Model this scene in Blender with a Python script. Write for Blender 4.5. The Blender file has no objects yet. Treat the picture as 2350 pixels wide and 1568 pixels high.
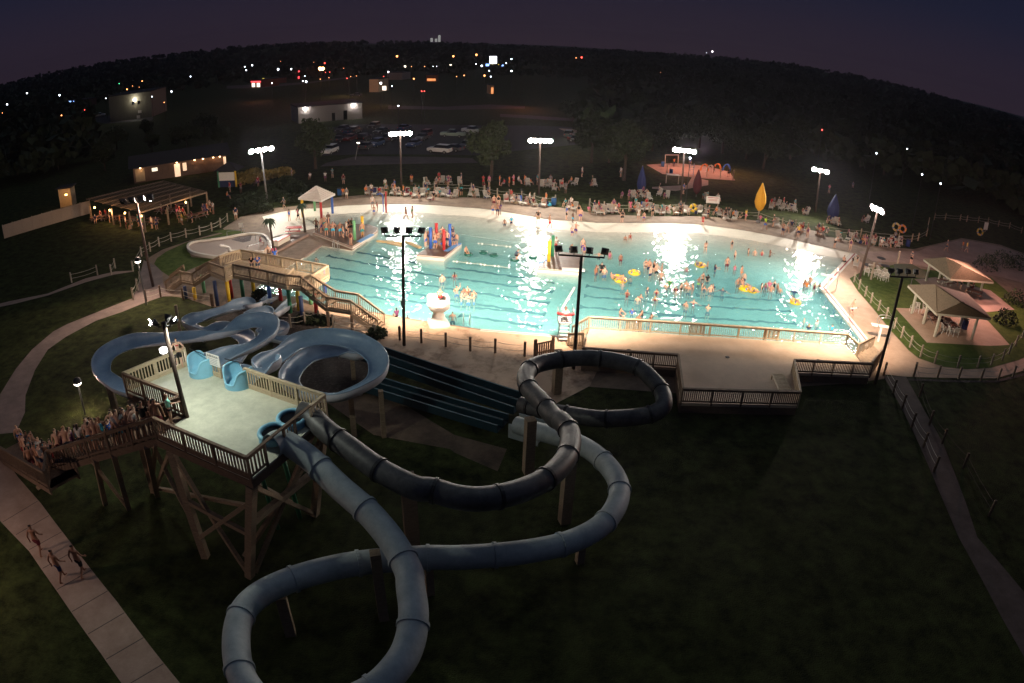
import bpy, bmesh, math, random
from mathutils import Vector, Matrix
R = math.radians
rnd = random.Random(7)
sc = bpy.context.scene
COL = sc.collection
# ------------------------------------------------------------------ camera, world, light
CAM_H = 21.0
FPX, PITCH, ROLL = 1556.0, R(25.23), R(1.86)
cd = bpy.data.cameras.new('camera')
cam = bpy.data.objects.new('camera', cd); COL.objects.link(cam)
cam.location = (0, 0, CAM_H)
cam.rotation_euler = (Matrix.Rotation(R(90) - PITCH, 4, 'X') @ Matrix.Rotation(ROLL, 4, 'Z')).to_euler()
cd.type = 'PANO'
cd.sensor_width = 36.0
cd.sensor_fit = 'HORIZONTAL'
cd.lens = 36.0 * FPX / 2350
cd.clip_start = 0.1; cd.clip_end = 12000
cd.panorama_type = 'FISHEYE_LENS_POLYNOMIAL'
cd.fisheye_fov = R(180)
cd.fisheye_polynomial_k0 = 0.0
cd.fisheye_polynomial_k1 = -1.0 / (36.0 * FPX / 2350)
cd.fisheye_polynomial_k2 = 0; cd.fisheye_polynomial_k3 = 0; cd.fisheye_polynomial_k4 = 0
sc.camera = cam
sc.view_settings.view_transform = 'Standard'
sc.view_settings.look = 'None'
sc.view_settings.exposure = 0.0
sc.view_settings.gamma = 1.0
sc.render.engine = 'CYCLES'
sc.cycles.use_denoising = True
sc.cycles.max_bounces = 5
sc.cycles.diffuse_bounces = 2
sc.cycles.glossy_bounces = 3
sc.cycles.transparent_max_bounces = 10
sc.cycles.sample_clamp_indirect = 4.0
sc.cycles.caustics_reflective = False
sc.cycles.caustics_refractive = False

w = bpy.data.worlds.new('World'); sc.world = w; w.use_nodes = True
nt = w.node_tree; nt.nodes.clear()
out = nt.nodes.new('ShaderNodeOutputWorld'); bg = nt.nodes.new('ShaderNodeBackground')
tc = nt.nodes.new('ShaderNodeTexCoord'); sp = nt.nodes.new('ShaderNodeSeparateXYZ')
rp = nt.nodes.new('ShaderNodeValToRGB')
sky = nt.nodes.new('ShaderNodeTexSky'); sky.sky_type = 'NISHITA'; sky.sun_disc = False
sky.sun_elevation = R(-4.5); sky.sun_rotation = R(200)
mx = nt.nodes.new('ShaderNodeMix'); mx.data_type = 'RGBA'; mx.blend_type = 'ADD'; mx.inputs[0].default_value = 0.12
nt.links.new(tc.outputs['Generated'], sp.inputs[0]); nt.links.new(sp.outputs['Z'], rp.inputs[0])
cr = rp.color_ramp
cr.elements[0].position = 0.0; cr.elements[0].color = (.0270, .0165, .0250, 1)
cr.elements[1].position = 0.12; cr.elements[1].color = (.0112, .0120, .0270, 1)
e = cr.elements.new(0.3); e.color = (.0045, .0085, .0260, 1)
e = cr.elements.new(1.0); e.color = (.0150, .0180, .0300, 1)
nt.links.new(rp.outputs[0], mx.inputs[6]); nt.links.new(sky.outputs[0], mx.inputs[7])
nt.links.new(mx.outputs[2], bg.inputs[0]); nt.links.new(bg.outputs[0], out.inputs[0])
bg.inputs[1].default_value = 1.05
# last dusk light from high in the sky, very soft
sl = bpy.data.lights.new('dusk_light', 'SUN'); sl.energy = 0.15; sl.angle = R(50); sl.color = (.72, .85, 1.0)
so = bpy.data.objects.new('dusk_light', sl); COL.objects.link(so); so.rotation_euler = (R(-20), R(12), 0)

# ------------------------------------------------------------------ placing: a spot in the photograph -> a point at height z
FR = dict(a=(800,700,900/2350),b=(1600,700,900/2350),c=(2400,700,900/2350),d=(3196,700,900/2350),e=(0,700,900/2350),f=(1000,100,1100/2350),g=(2000,100,1100/2350),h=(0,0,1100/2350),i=(2996,100,1100/2350),j=(0,1250,1000/2350),k=(350,1150,900/2350),l=(1000,1200,900/2350),m=(1900,1200,900/2350),n=(2600,1150,1000/2350),o=(3200,950,896/2350),p=(0,1550,1100/2350),q=(700,1600,1100/2350),r=(1700,1600,1100/2350),s=(800,2000,1100/2350),t=(0,2000,1000/2139),u=(2996,1400,1100/2350),U=(0,0,1.743))
CR, SR, CP, SP = math.cos(ROLL), math.sin(ROLL), math.cos(PITCH), math.sin(PITCH)
def ray(f, x, y):
    X, Y, s = FR[f]
    a = (X + x*s)/1.743 - 1175; b = 784 - (Y + y*s)/1.743
    q = math.hypot(a, b); t = q/FPX; k = math.sin(t)/q if q else 1/FPX
    dx, dy, dz = a*k, b*k, math.cos(t)
    X, Y = CR*dx - SR*dy, SR*dx + CR*dy
    return Vector((X, SP*Y + CP*dz, CP*Y - SP*dz))
def P(f, x, y, z=0.0):
    d = ray(f, x, y)
    if d.z > -0.004: d.z = -0.004
    t = (z - CAM_H)/d.z
    return Vector((d.x*t, d.y*t, z))
def PD(f, x, y, dist):
    d = ray(f, x, y); t = dist/math.hypot(d.x, d.y)
    return Vector((d.x*t, d.y*t, CAM_H + d.z*t))
def top_at(base, f, x, y):
    """height above the ground of the point seen at (x, y) standing over base"""
    d = ray(f, x, y); return CAM_H + d.z*math.hypot(base.x, base.y)/math.hypot(d.x, d.y)

# ------------------------------------------------------------------ materials
MATS = {}
def mat(name, col, rough=.7, var=.0, scale=3.0, bump=0.0, bscale=30.0, emit=None, metal=0.0, spec=.5, col2=None, stretch=None, detail=6, pos=(.35,.65)):
    if name in MATS: return MATS[name]
    m = bpy.data.materials.new(name); m.use_nodes = True; MATS[name] = m
    N = m.node_tree.nodes; L = m.node_tree.links; b = N['Principled BSDF']
    b.inputs['Base Color'].default_value = (*col, 1); b.inputs['Roughness'].default_value = rough
    b.inputs['Metallic'].default_value = metal; b.inputs['Specular IOR Level'].default_value = spec
    if emit:
        b.inputs['Emission Color'].default_value = (*emit[:3], 1); b.inputs['Emission Strength'].default_value = emit[3]
        return m
    g = N.new('ShaderNodeNewGeometry'); src = g.outputs['Position']
    if stretch:
        mp = N.new('ShaderNodeMapping'); mp.inputs['Scale'].default_value = stretch; L.new(src, mp.inputs[0]); src = mp.outputs[0]
    if var or col2:
        n = N.new('ShaderNodeTexNoise'); n.inputs['Scale'].default_value = scale; n.inputs['Detail'].default_value = detail; n.inputs['Roughness'].default_value = .75
        L.new(src, n.inputs['Vector'])
        r_ = N.new('ShaderNodeValToRGB'); L.new(n.outputs[0], r_.inputs[0]); L.new(r_.outputs[0], b.inputs['Base Color'])
        c2 = col2 or tuple(min(1, c*(1+var)) for c in col); c1 = col if col2 else tuple(c*(1-var) for c in col)
        r_.color_ramp.elements[0].position = pos[0]; r_.color_ramp.elements[0].color = (*c1, 1)
        r_.color_ramp.elements[1].position = pos[1]; r_.color_ramp.elements[1].color = (*c2, 1)
    if bump:
        n2 = N.new('ShaderNodeTexNoise'); n2.inputs['Scale'].default_value = bscale; n2.inputs['Detail'].default_value = 4
        L.new(src, n2.inputs['Vector'])
        bp = N.new('ShaderNodeBump'); bp.inputs['Strength'].default_value = bump; bp.inputs['Distance'].default_value = .05
        L.new(n2.outputs[0], bp.inputs['Height']); L.new(bp.outputs[0], b.inputs['Normal'])
    return m
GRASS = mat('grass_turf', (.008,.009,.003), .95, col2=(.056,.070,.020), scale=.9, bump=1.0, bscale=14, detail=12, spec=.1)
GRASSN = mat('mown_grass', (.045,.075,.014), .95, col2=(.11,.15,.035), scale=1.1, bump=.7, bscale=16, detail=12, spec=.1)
SAND = mat('deck_concrete', (.15,.10,.065), .85, col2=(.30,.21,.14), scale=.55, bump=.25, bscale=8, detail=12)
PINKC = mat('plaza_concrete', (.25,.17,.14), .9, col2=(.38,.27,.22), scale=.4, bump=.3, bscale=6, detail=12)
MUD = mat('bare_mud', (.05,.033,.022), .9, col2=(.17,.115,.075), scale=.6, bump=.5, detail=12)
CPATH = mat('grey_curved_path_concrete', (.17,.125,.11), .95, col2=(.28,.21,.18), scale=.7, bump=.3, detail=12)
RPATH = mat('brown_path_concrete', (.07,.05,.04), .95, col2=(.14,.10,.085), scale=.7, bump=.3, detail=12)
PATH = mat('path_concrete', (.32,.215,.165), .9, col2=(.46,.33,.26), scale=.7, bump=.3, bscale=9, detail=12)
APRON = mat('damp_concrete', (.22,.125,.065), .75, col2=(.56,.39,.26), scale=.35, bump=.2, bscale=9, detail=12, pos=(.38,.5))
WALK = mat('walkway_concrete', (.42,.28,.19), .85, col2=(.55,.38,.27), scale=.6, bump=.2, bscale=9, detail=12)
PLASTER = mat('pool_plaster', (.76,.71,.58), .6, var=.06, scale=1.2)
PLASTERW = mat('white_plaster', (.70,.66,.58), .6, var=.05, scale=2)
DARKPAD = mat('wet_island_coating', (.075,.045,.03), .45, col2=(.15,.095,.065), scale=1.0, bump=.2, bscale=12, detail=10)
TRIM = mat('red_tile_trim', (.30,.03,.03), .5, var=.15)
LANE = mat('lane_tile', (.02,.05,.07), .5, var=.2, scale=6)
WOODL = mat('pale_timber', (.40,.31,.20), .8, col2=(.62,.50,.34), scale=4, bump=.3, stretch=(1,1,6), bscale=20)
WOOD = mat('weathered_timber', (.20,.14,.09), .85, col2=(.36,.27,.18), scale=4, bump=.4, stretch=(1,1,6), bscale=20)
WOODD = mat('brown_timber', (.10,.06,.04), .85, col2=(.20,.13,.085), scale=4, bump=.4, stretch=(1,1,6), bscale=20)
TOWERDECK = mat('tower_deck_coating', (.42,.43,.34), .7, col2=(.62,.62,.50), scale=.9, bump=.1, bscale=18, detail=10)
RDECK = mat('raised_deck_coating', (.48,.36,.25), .8, col2=(.64,.49,.35), scale=.5, bump=.15, bscale=10, detail=12)
SLATE = mat('slide_bluegrey_fibreglass', (.20,.30,.42), .34, col2=(.32,.42,.52), scale=.8, detail=12, bump=.03, bscale=3)
SLATEOUT = mat('slide_outer_gelcoat', (.56,.58,.64), .45, var=.1, scale=1.2)
TUBEG = mat('tube_grey_fibreglass', (.27,.32,.33), .62, col2=(.45,.50,.50), scale=1.1, bump=.06, bscale=2.5, detail=12)
TUBED = mat('tube_charcoal_fibreglass', (.045,.045,.047), .50, col2=(.15,.145,.14), scale=1.1, bump=.06, bscale=2.5, detail=12, pos=(.4,.7))
TUBEB = mat('tube_joint_black', (.012,.012,.014), .4, var=.2)
TUB = mat('sky_blue_fibreglass', (.25,.55,.72), .3, var=.06, scale=2)
TEAL = mat('dark_teal_fibreglass', (.010,.036,.052), .4, var=.3, scale=1)
WHITEP = mat('white_paint', (.78,.76,.72), .5, var=.05)
STEEL = mat('brushed_steel', (.55,.55,.55), .3, var=.1, metal=.9)
BLACKM = mat('black_metal', (.012,.011,.012), .5, var=.2)
POLEM = mat('creosoted_pole', (.045,.028,.022), .9, col2=(.085,.055,.042), scale=6, bump=.4)
GREYP = mat('grey_metal_pole', (.20,.19,.18), .6, var=.15)
RED = mat('red_paint', (.50,.03,.03), .5, var=.1); BLUE = mat('blue_paint', (.04,.12,.45), .5, var=.1)
NAVY = mat('navy_paint', (.02,.04,.12), .6, var=.1); YEL = mat('yellow_paint', (.80,.50,.03), .5, var=.08)
GREEN = mat('green_paint', (.03,.20,.10), .5, var=.1); GREENL = mat('light_green_paint', (.16,.42,.20), .5, var=.1)
REDB = mat('red_tabletop', (.55,.04,.03), .45, var=.1); BLUETRIM = mat('light_blue_coping', (.10,.30,.62), .5, var=.1)
ROPE = mat('white_rope', (.55,.50,.42), .9, var=.1); POST = mat('fence_post_wood', (.26,.21,.16), .9, col2=(.42,.36,.28), scale=8)
ROOFT = mat('tan_shingles', (.13,.10,.065), .9, col2=(.20,.155,.10), scale=6, bump=.4, bscale=12)
ROOFW = mat('white_shingle_roof', (.70,.62,.54), .7, var=.06, scale=3)
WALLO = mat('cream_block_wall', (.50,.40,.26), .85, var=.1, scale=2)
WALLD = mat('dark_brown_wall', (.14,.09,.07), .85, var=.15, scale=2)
WALLG = mat('grey_metal_siding', (.20,.20,.16), .7, var=.1, scale=.6, stretch=(3,3,.2))
ROOFD = mat('dark_roof', (.02,.02,.025), .9, var=.2)
BARK = mat('bark', (.05,.035,.025), .95, var=.3, scale=6, bump=.5)
LEAF = mat('leaf_dark', (.022,.034,.012), .9, var=.45, scale=1.0, detail=8)
LEAFG = mat('leaf_green', (.026,.040,.012), .9, var=.45, scale=1.0, detail=8)
FROAD = mat('far_road_surface', (.045,.036,.034), .95, col2=(.09,.07,.065), scale=.5, detail=10)
ASPH = mat('asphalt', (.018,.017,.019), .95, col2=(.032,.030,.031), scale=.6, bump=.3, detail=12)
MULCH = mat('gravel_bed', (.03,.022,.018), .95, col2=(.14,.12,.11), scale=3.5, detail=12, bump=.8, bscale=8, pos=(.5,.7))
YTUBE = mat('yellow_vinyl', (.85,.58,.02), .35, var=.05); GTUBE = mat('dark_green_vinyl', (.012,.10,.08), .35, var=.1)
GLASSD = mat('dark_glass', (.01,.012,.015), .08, spec=.8)

def simple(name, c, r=.75): return mat(name, c, r, var=.10, scale=9)
SKIN = [simple('skin_fair', (.64,.38,.27), .55), simple('skin_tan', (.50,.27,.18), .55), simple('skin_medium', (.30,.14,.085), .55), simple('skin_brown', (.14,.065,.04), .55)]
HAIRM = {'b': simple('hair_dark_brown', (.018,.011,.008)), 'k': simple('hair_black', (.008,.007,.007)), 'y': simple('hair_blond', (.42,.24,.09)), 'r': simple('hair_auburn', (.14,.045,.02)), 'g': simple('hair_grey', (.3,.28,.26)), 'W': simple('cap_white', (.75,.72,.66)), 'R': simple('cap_red', (.40,.03,.03))}
CLOTH = {'black': (.010,.010,.012), 'navy': (.012,.022,.085), 'blue': (.03,.12,.50), 'cyan': (.06,.45,.68), 'teal': (.02,.28,.30), 'red': (.46,.02,.03), 'maroon': (.13,.01,.02), 'white': (.74,.70,.64), 'grey': (.18,.18,.19), 'purple': (.10,.05,.26), 'pink': (.68,.16,.28), 'green': (.05,.22,.06), 'olive': (.05,.07,.03), 'lime': (.50,.85,.06), 'yellow': (.75,.50,.07), 'mint': (.30,.72,.62), 'plum': (.17,.05,.13), 'orange': (.70,.20,.04), 'khaki': (.35,.28,.17), 'slate': (.06,.09,.13)}
def cloth(n): return simple('cloth_' + n, CLOTH[n], .9)

# ------------------------------------------------------------------ mesh helpers
class MB:
    def __init__(s): s.v = []; s.f = []
    def add(s, vs, fs):
        n = len(s.v); s.v += [tuple(v) for v in vs]; s.f += [tuple(i + n for i in f) for f in fs]; return s
    def box(s, c, d, rz=0, M=None):
        x, y, z = d[0]/2, d[1]/2, d[2]/2; c = Vector(c)
        Q = M or Matrix.Rotation(rz, 3, 'Z')
        vs = [c + Q @ Vector((i*x, j*y, k*z)) for i in (-1,1) for j in (-1,1) for k in (-1,1)]
        return s.add(vs, [(0,1,3,2),(4,6,7,5),(0,4,5,1),(2,3,7,6),(0,2,6,4),(1,5,7,3)])
    def bar(s, a, b, w_, h=None, up=(0,0,1)):
        a = Vector(a); b = Vector(b); d = b - a; L = d.length
        if L < 1e-6: return s
        z = d/L; u = Vector(up)
        if abs(z.dot(u)) > .98: u = Vector((0,1,0))
        x = u.cross(z).normalized(); y = z.cross(x)
        Q = Matrix((x, y, z)).transposed()
        return s.box((a+b)/2, (w_, h or w_, L), M=Q)
    def tube(s, pts, r, n=8, caps=True, rs=None):
        pts = [Vector(p_) for p_ in pts]; base = len(s.v); T = tangents(pts); up = Vector((0,0,1))
        if abs(T[0].z) > .95: up = Vector((0,1,0))
        x = up.cross(T[0]).normalized()
        for i, p_ in enumerate(pts):
            x = (x - T[i]*x.dot(T[i])).normalized(); y = T[i].cross(x); q = rs[i] if rs else r
            for k in range(n):
                a = 2*math.pi*k/n; s.v.append(tuple(p_ + (x*math.cos(a) + y*math.sin(a))*q))
        for i in range(len(pts)-1):
            for k in range(n):
                a = base + i*n + k; b = base + i*n + (k+1) % n
                s.f.append((a, b, b+n, a+n))
        if caps:
            s.f.append(tuple(base + k for k in reversed(range(n)))); s.f.append(tuple(base + (len(pts)-1)*n + k for k in range(n)))
        return s
    def prism(s, poly, z0, z1):
        n = len(poly); base = len(s.v)
        s.v += [(p_[0], p_[1], z0) for p_ in poly] + [(p_[0], p_[1], z1) for p_ in poly]
        s.f.append(tuple(base + n + i for i in range(n))); s.f.append(tuple(base + i for i in reversed(range(n))))
        for i in range(n): j = (i+1) % n; s.f.append((base+i, base+j, base+n+j, base+n+i))
        return s
    def build(s, name, m, parent=None, smooth=False, loc=None):
        me = bpy.data.meshes.new(name); 
        vs = s.v
        if loc is not None: vs = [(v[0]-loc[0], v[1]-loc[1], v[2]-loc[2]) for v in vs]
        me.from_pydata(vs, [], s.f)
        if len(s.f) < 60000 and not smooth:
            b = bmesh.new(); b.from_mesh(me); bmesh.ops.recalc_face_normals(b, faces=b.faces); b.to_mesh(me); b.free()
        if smooth:
            me.polygons.foreach_set('use_smooth', [True]*len(me.polygons))
        me.materials.append(m)
        o = bpy.data.objects.new(name, me); COL.objects.link(o)
        if parent: o.parent = parent
        if loc is not None: o.location = loc
        return o
def _each(s, name, m, parent):
    for i in range(len(s.v)//8): o = MB(); o.v = s.v[8*i:8*i+8]; o.f = [tuple(k-8*i for k in f) for f in s.f[6*i:6*i+6]]; o.build(name, m, parent)
MB.build_each = _each
def tangents(pts):
    T = []
    for i in range(len(pts)):
        a = pts[max(0, i-1)]; b = pts[min(len(pts)-1, i+1)]; T.append((b-a).normalized())
    return T
def ccw(poly):
    a = sum(poly[i][0]*poly[(i+1) % len(poly)][1] - poly[(i+1) % len(poly)][0]*poly[i][1] for i in range(len(poly)))
    return poly if a > 0 else poly[::-1]
def spline(pts, n=8, closed=False):
    """Catmull-Rom through pts"""
    pts = [Vector(p_) for p_ in pts]; L = len(pts); o = []
    for i in range(L if closed else L-1):
        g = (lambda k: pts[k % L]) if closed else (lambda k: pts[min(max(k, 0), L-1)])
        a, b, c, d = g(i-1), g(i), g(i+1), g(i+2)
        for k in range(n):
            t = k/n; o.append(.5*((2*b) + (c-a)*t + (2*a-5*b+4*c-d)*t*t + (3*b-a-3*c+d)*t**3))
    if not closed: o.append(pts[-1])
    return o
def tag(o, label=None, cat=None, group=None, kind=None):
    if label: o['label'] = label
    if cat: o['category'] = cat
    if group: o['group'] = group
    if kind: o['kind'] = kind
    return o
def thing(name, label, cat, loc=(0,0,0), rz=0, group=None):
    o = bpy.data.objects.new(name, None); COL.objects.link(o); o.location = loc; o.rotation_euler = (0,0,rz)
    return tag(o, label, cat, group)
CH = {}
def dup(root, loc, rz=0, label=None, group=None, scale=None):
    r_ = root.copy(); COL.objects.link(r_); r_.location = loc; r_.rotation_euler = (0,0,rz)
    if label: r_['label'] = label
    if group: r_['group'] = group
    if scale: r_.scale = (scale,)*3 if isinstance(scale, (int, float)) else scale
    kids = CH.setdefault(root.name, [c for c in COL.objects if c.parent == root])
    for ch in kids:
        c = ch.copy(); COL.objects.link(c); c.parent = r_
        for g in CH.setdefault(ch.name, [x for x in COL.objects if x.parent == ch]):
            d = g.copy(); COL.objects.link(d); d.parent = c
    return r_
ORD = 'first second third fourth fifth sixth seventh eighth ninth tenth eleventh twelfth thirteenth fourteenth fifteenth sixteenth seventeenth eighteenth nineteenth twentieth'.split()
ORD += ['twenty-' + x for x in ORD[:9]] + ['thirtieth'] + ['thirty-' + x for x in ORD[:9]] + ['fortieth'] + ['forty-' + x for x in ORD[:9]]
def sheet(name, outer, holes, z, m, sub=None):
    """flat polygon with holes"""
    b = bmesh.new(); es = []
    for lp in [outer] + holes:
        vs = [b.verts.new((p_[0], p_[1], z)) for p_ in lp]
        for i in range(len(vs)): es.append(b.edges.new((vs[i], vs[(i+1) % len(vs)])))
    bmesh.ops.triangle_fill(b, use_beauty=True, use_dissolve=False, edges=es, normal=(0,0,1))
    for f_ in b.faces:
        if f_.normal.z < 0: f_.normal_flip()
    me = bpy.data.meshes.new(name); b.to_mesh(me); b.free(); me.materials.append(m)
    o = bpy.data.objects.new(name, me); COL.objects.link(o); o['kind'] = 'structure'
    return o
def inside(p_, poly):
    c = False; x, y = p_[0], p_[1]; n = len(poly)
    for i in range(n):
        a, b = poly[i], poly[i-1]
        if (a[1] > y) != (b[1] > y) and x < (b[0]-a[0])*(y-a[1])/(b[1]-a[1]) + a[0]: c = not c
    return c
def dseg(p_, a, b):
    ax, ay = a[0], a[1]; dx, dy = b[0]-ax, b[1]-ay; q = dx*dx+dy*dy or 1e-9
    t = max(0, min(1, ((p_[0]-ax)*dx + (p_[1]-ay)*dy)/q))
    return math.hypot(p_[0]-ax-dx*t, p_[1]-ay-dy*t)
# ------------------------------------------------------------------ the setting
def PL(*a, z=0.0): return [P(q[0], q[1], q[2], z) for q in a]
NEAR = PL(('a',1180,1330),('a',1500,1375),('a',1920,1452),('b',0,1487),('b',540,1567),('m',60,305),('m',870,370),('o',770,1250))
RIGHT = PL(('o',195,515),('o',535,160))
SHORE = PL(('c',2350,752),('c',1900,655),('c',1500,580),('c',1100,526),('c',900,510),('c',440,500),('c',0,500),('b',2000,492),('b',1700,476),('b',1500,456),('b',1300,420),('b',900,357),('b',600,335),('b',300,312),('b',0,304),('a',1900,305),('a',1500,322),('a',1300,345),('a',1100,352),('a',850,387),('a',650,435))
SHORE = spline(SHORE, 4)
LEFTP = PL(('a',700,520),('a',748,652),('a',910,608),('a',1110,578),('a',1350,530),('a',1650,515),('a',1850,550),('a',1865,580),('a',1830,625),('a',1590,792),('a',1265,737),('a',1090,860),('a',900,970),('a',750,1062),('a',590,1170),('a',600,1215),('a',870,1262),('a',1000,1272))
POOL = [(v.x, v.y) for v in NEAR + RIGHT + SHORE + LEFTP]
SHL = SHORE + LEFTP[:3]
WL = -0.10
def depth(x, y):
    d = min(dseg((x, y), SHL[i], SHL[i+1]) for i in range(len(SHL)-1))
    return .02 + 1.3*(1-math.exp(-(d/17.0)**1.9)) 
# ground: one sheet with the pool basin cut out, then land rising to wooded hills
RG = 330.0
NSEG = 96
ring = [(RG*math.cos(2*math.pi*i/NSEG), RG*math.sin(2*math.pi*i/NSEG)) for i in range(NSEG)]
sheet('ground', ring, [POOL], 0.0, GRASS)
HORZ = [(-60,.0),(-42,.1),(-37,.35),(-30,.40),(-22,.40),(-14,.25),(-6,0),(0,-.2),(6,-.15),(12,.0),(18,.2),(25,.35),(30,.2),(36,-.1),(44,-.4),(60,-.5)]
def horizon(az):
    for (a, x), (b, y) in zip(HORZ, HORZ[1:]):
        if a <= az <= b: return x + (y-x)*(az-a)/(b-a)
    return -.3
def hill_z(x, y):
    r_ = math.hypot(x, y); az = math.degrees(math.atan2(x, y))
    h = CAM_H + 1800*math.tan(R(horizon(max(-60, min(60, az))) )) - 9
    t = max(0, min(1, (r_-900)/900)); t = t*t*(3-2*t)
    return h*t
b = bmesh.new(); rows = []
for r_ in (RG, 450, 600, 750, 900, 1000, 1100, 1200, 1350, 1500, 1650, 1800, 2200, 3500, 6000):
    row = []
    for i in range(NSEG):
        a = 2*math.pi*i/NSEG; x, y = r_*math.cos(a), r_*math.sin(a)
        z = hill_z(x, y) + (3*math.sin(a*17) + 2*math.sin(a*41+2))*(r_ >= 1350)
        row.append(b.verts.new((x, y, z)))
    rows.append(row)
for k in range(len(rows)-1):
    for i in range(NSEG): b.faces.new((rows[k][i], rows[k][(i+1) % NSEG], rows[k+1][(i+1) % NSEG], rows[k+1][i]))
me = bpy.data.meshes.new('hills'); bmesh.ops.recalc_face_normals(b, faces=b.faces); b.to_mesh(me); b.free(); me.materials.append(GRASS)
tag(bpy.data.objects.new('hills', me), kind='structure'); COL.objects.link(bpy.data.objects['hills'])

# pool: floor, walls, water
def near_poly(x, y): return inside((x, y), POOL) or min(dseg((x, y), POOL[i], POOL[i-1]) for i in range(0, len(POOL))) < 1.6
xs = [v[0] for v in POOL]; ys = [v[1] for v in POOL]; G1 = 1.0
fl = MB(); idx = {}
nx = int((max(xs)-min(xs))/G1)+5; ny = int((max(ys)-min(ys))/G1)+5
for i in range(nx):
    for j in range(ny):
        x = min(xs)-2+i*G1; y = min(ys)-2+j*G1
        if near_poly(x, y): idx[i, j] = len(fl.v); fl.v.append((x, y, -.005-depth(x, y)))
for (i, j), v in idx.items():
    q = [idx.get(t) for t in ((i,j),(i+1,j),(i+1,j+1),(i,j+1))]
    if None not in q: fl.f.append(tuple(q))
tag(fl.build('pool_floor', PLASTER, smooth=True), kind='structure')
wl = MB(); n = len(POOL)
for i in range(n):
    a, c = POOL[i-1], POOL[i]
    mid = ((a[0]+c[0])/2, (a[1]+c[1])/2); dd = depth(*mid)+.3
    if dd < .45: continue
    wl.add([(a[0],a[1],-.002),(c[0],c[1],-.002),(c[0],c[1],-dd),(a[0],a[1],-dd)], [(0,1,2,3)])
tag(wl.build('pool_wall', PLASTERW), kind='structure')
wm = bpy.data.materials.new('pool_water'); wm.use_nodes = True; MATS['pool_water'] = wm
N = wm.node_tree.nodes; L = wm.node_tree.links; N.clear()
mo = N.new('ShaderNodeOutputMaterial'); ms = N.new('ShaderNodeMixShader'); tr = N.new('ShaderNodeBsdfTransparent'); gl = N.new('ShaderNodeBsdfGlossy')
fr = N.new('ShaderNodeFresnel'); fr.inputs[0].default_value = 1.33
gl.inputs['Roughness'].default_value = .02
geo = N.new('ShaderNodeNewGeometry')
n1 = N.new('ShaderNodeTexNoise'); n1.inputs['Scale'].default_value = .95; n1.inputs['Detail'].default_value = 1.6; n1.inputs['Distortion'].default_value = .9
bp = N.new('ShaderNodeBump'); bp.inputs['Strength'].default_value = 1.0; bp.inputs['Distance'].default_value = .17
L.new(geo.outputs['Position'], n1.inputs['Vector']); L.new(n1.outputs[0], bp.inputs['Height'])
L.new(bp.outputs[0], gl.inputs['Normal']); L.new(bp.outputs[0], fr.inputs['Normal'])
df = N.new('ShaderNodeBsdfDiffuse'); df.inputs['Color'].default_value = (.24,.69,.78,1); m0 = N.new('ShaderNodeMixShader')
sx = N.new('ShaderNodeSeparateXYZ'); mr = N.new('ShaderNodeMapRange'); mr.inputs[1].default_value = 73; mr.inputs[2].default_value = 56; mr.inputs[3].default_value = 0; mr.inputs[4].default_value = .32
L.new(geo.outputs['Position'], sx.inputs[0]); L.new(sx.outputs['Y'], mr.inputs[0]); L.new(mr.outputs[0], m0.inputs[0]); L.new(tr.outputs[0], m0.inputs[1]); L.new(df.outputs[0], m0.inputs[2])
mn = N.new('ShaderNodeMath'); mn.operation = 'MINIMUM'; mn.inputs[1].default_value = .2; L.new(fr.outputs[0], mn.inputs[0]); L.new(mn.outputs[0], ms.inputs[0]); L.new(m0.outputs[0], ms.inputs[1]); L.new(gl.outputs[0], ms.inputs[2]); L.new(ms.outputs[0], mo.inputs[0])
ab = N.new('ShaderNodeVolumeAbsorption'); ab.inputs['Color'].default_value = (.06,.76,.87,1); ab.inputs['Density'].default_value = .30
L.new(ab.outputs[0], mo.inputs['Volume'])
tag(MB().prism(ccw(POOL), -2.2, WL).build('pool_water', wm), kind='structure')

# lane lines on the pool floor, tile bands with water refraction wobble shaped in
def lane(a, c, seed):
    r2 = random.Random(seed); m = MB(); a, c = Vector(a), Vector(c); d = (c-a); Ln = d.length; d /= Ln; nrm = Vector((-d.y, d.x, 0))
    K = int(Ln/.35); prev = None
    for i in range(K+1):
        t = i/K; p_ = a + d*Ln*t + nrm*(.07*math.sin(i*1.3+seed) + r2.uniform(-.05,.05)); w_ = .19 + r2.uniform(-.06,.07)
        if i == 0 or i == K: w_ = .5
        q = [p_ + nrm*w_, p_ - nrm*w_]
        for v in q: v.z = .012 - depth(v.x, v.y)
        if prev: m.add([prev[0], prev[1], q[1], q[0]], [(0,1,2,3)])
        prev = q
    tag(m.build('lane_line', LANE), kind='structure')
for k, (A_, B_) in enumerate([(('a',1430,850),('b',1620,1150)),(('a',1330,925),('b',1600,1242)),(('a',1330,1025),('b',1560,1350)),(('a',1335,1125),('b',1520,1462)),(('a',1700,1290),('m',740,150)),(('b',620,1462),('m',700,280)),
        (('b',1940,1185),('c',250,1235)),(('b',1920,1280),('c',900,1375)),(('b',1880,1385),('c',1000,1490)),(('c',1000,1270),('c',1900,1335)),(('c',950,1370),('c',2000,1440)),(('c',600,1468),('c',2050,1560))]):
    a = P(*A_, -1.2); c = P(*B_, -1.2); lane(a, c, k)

def band(pts, w0, w1, z, m, name):
    """flat strip beside a line, from w0 to w1 metres to its right"""
    pts = [Vector((p_[0], p_[1], 0)) for p_ in pts]; T = tangents(pts); mb = MB()
    for i in range(len(pts)-1):
        q = []
        for j in (i, i+1):
            nr = Vector((T[j].y, -T[j].x, 0)); q += [pts[j]+nr*w0, pts[j]+nr*w1]
        mb.add([(v.x, v.y, z) for v in (q[0], q[2], q[3], q[1])], [(0,1,2,3)])
    return tag(mb.build(name, m), kind='structure')

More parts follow.
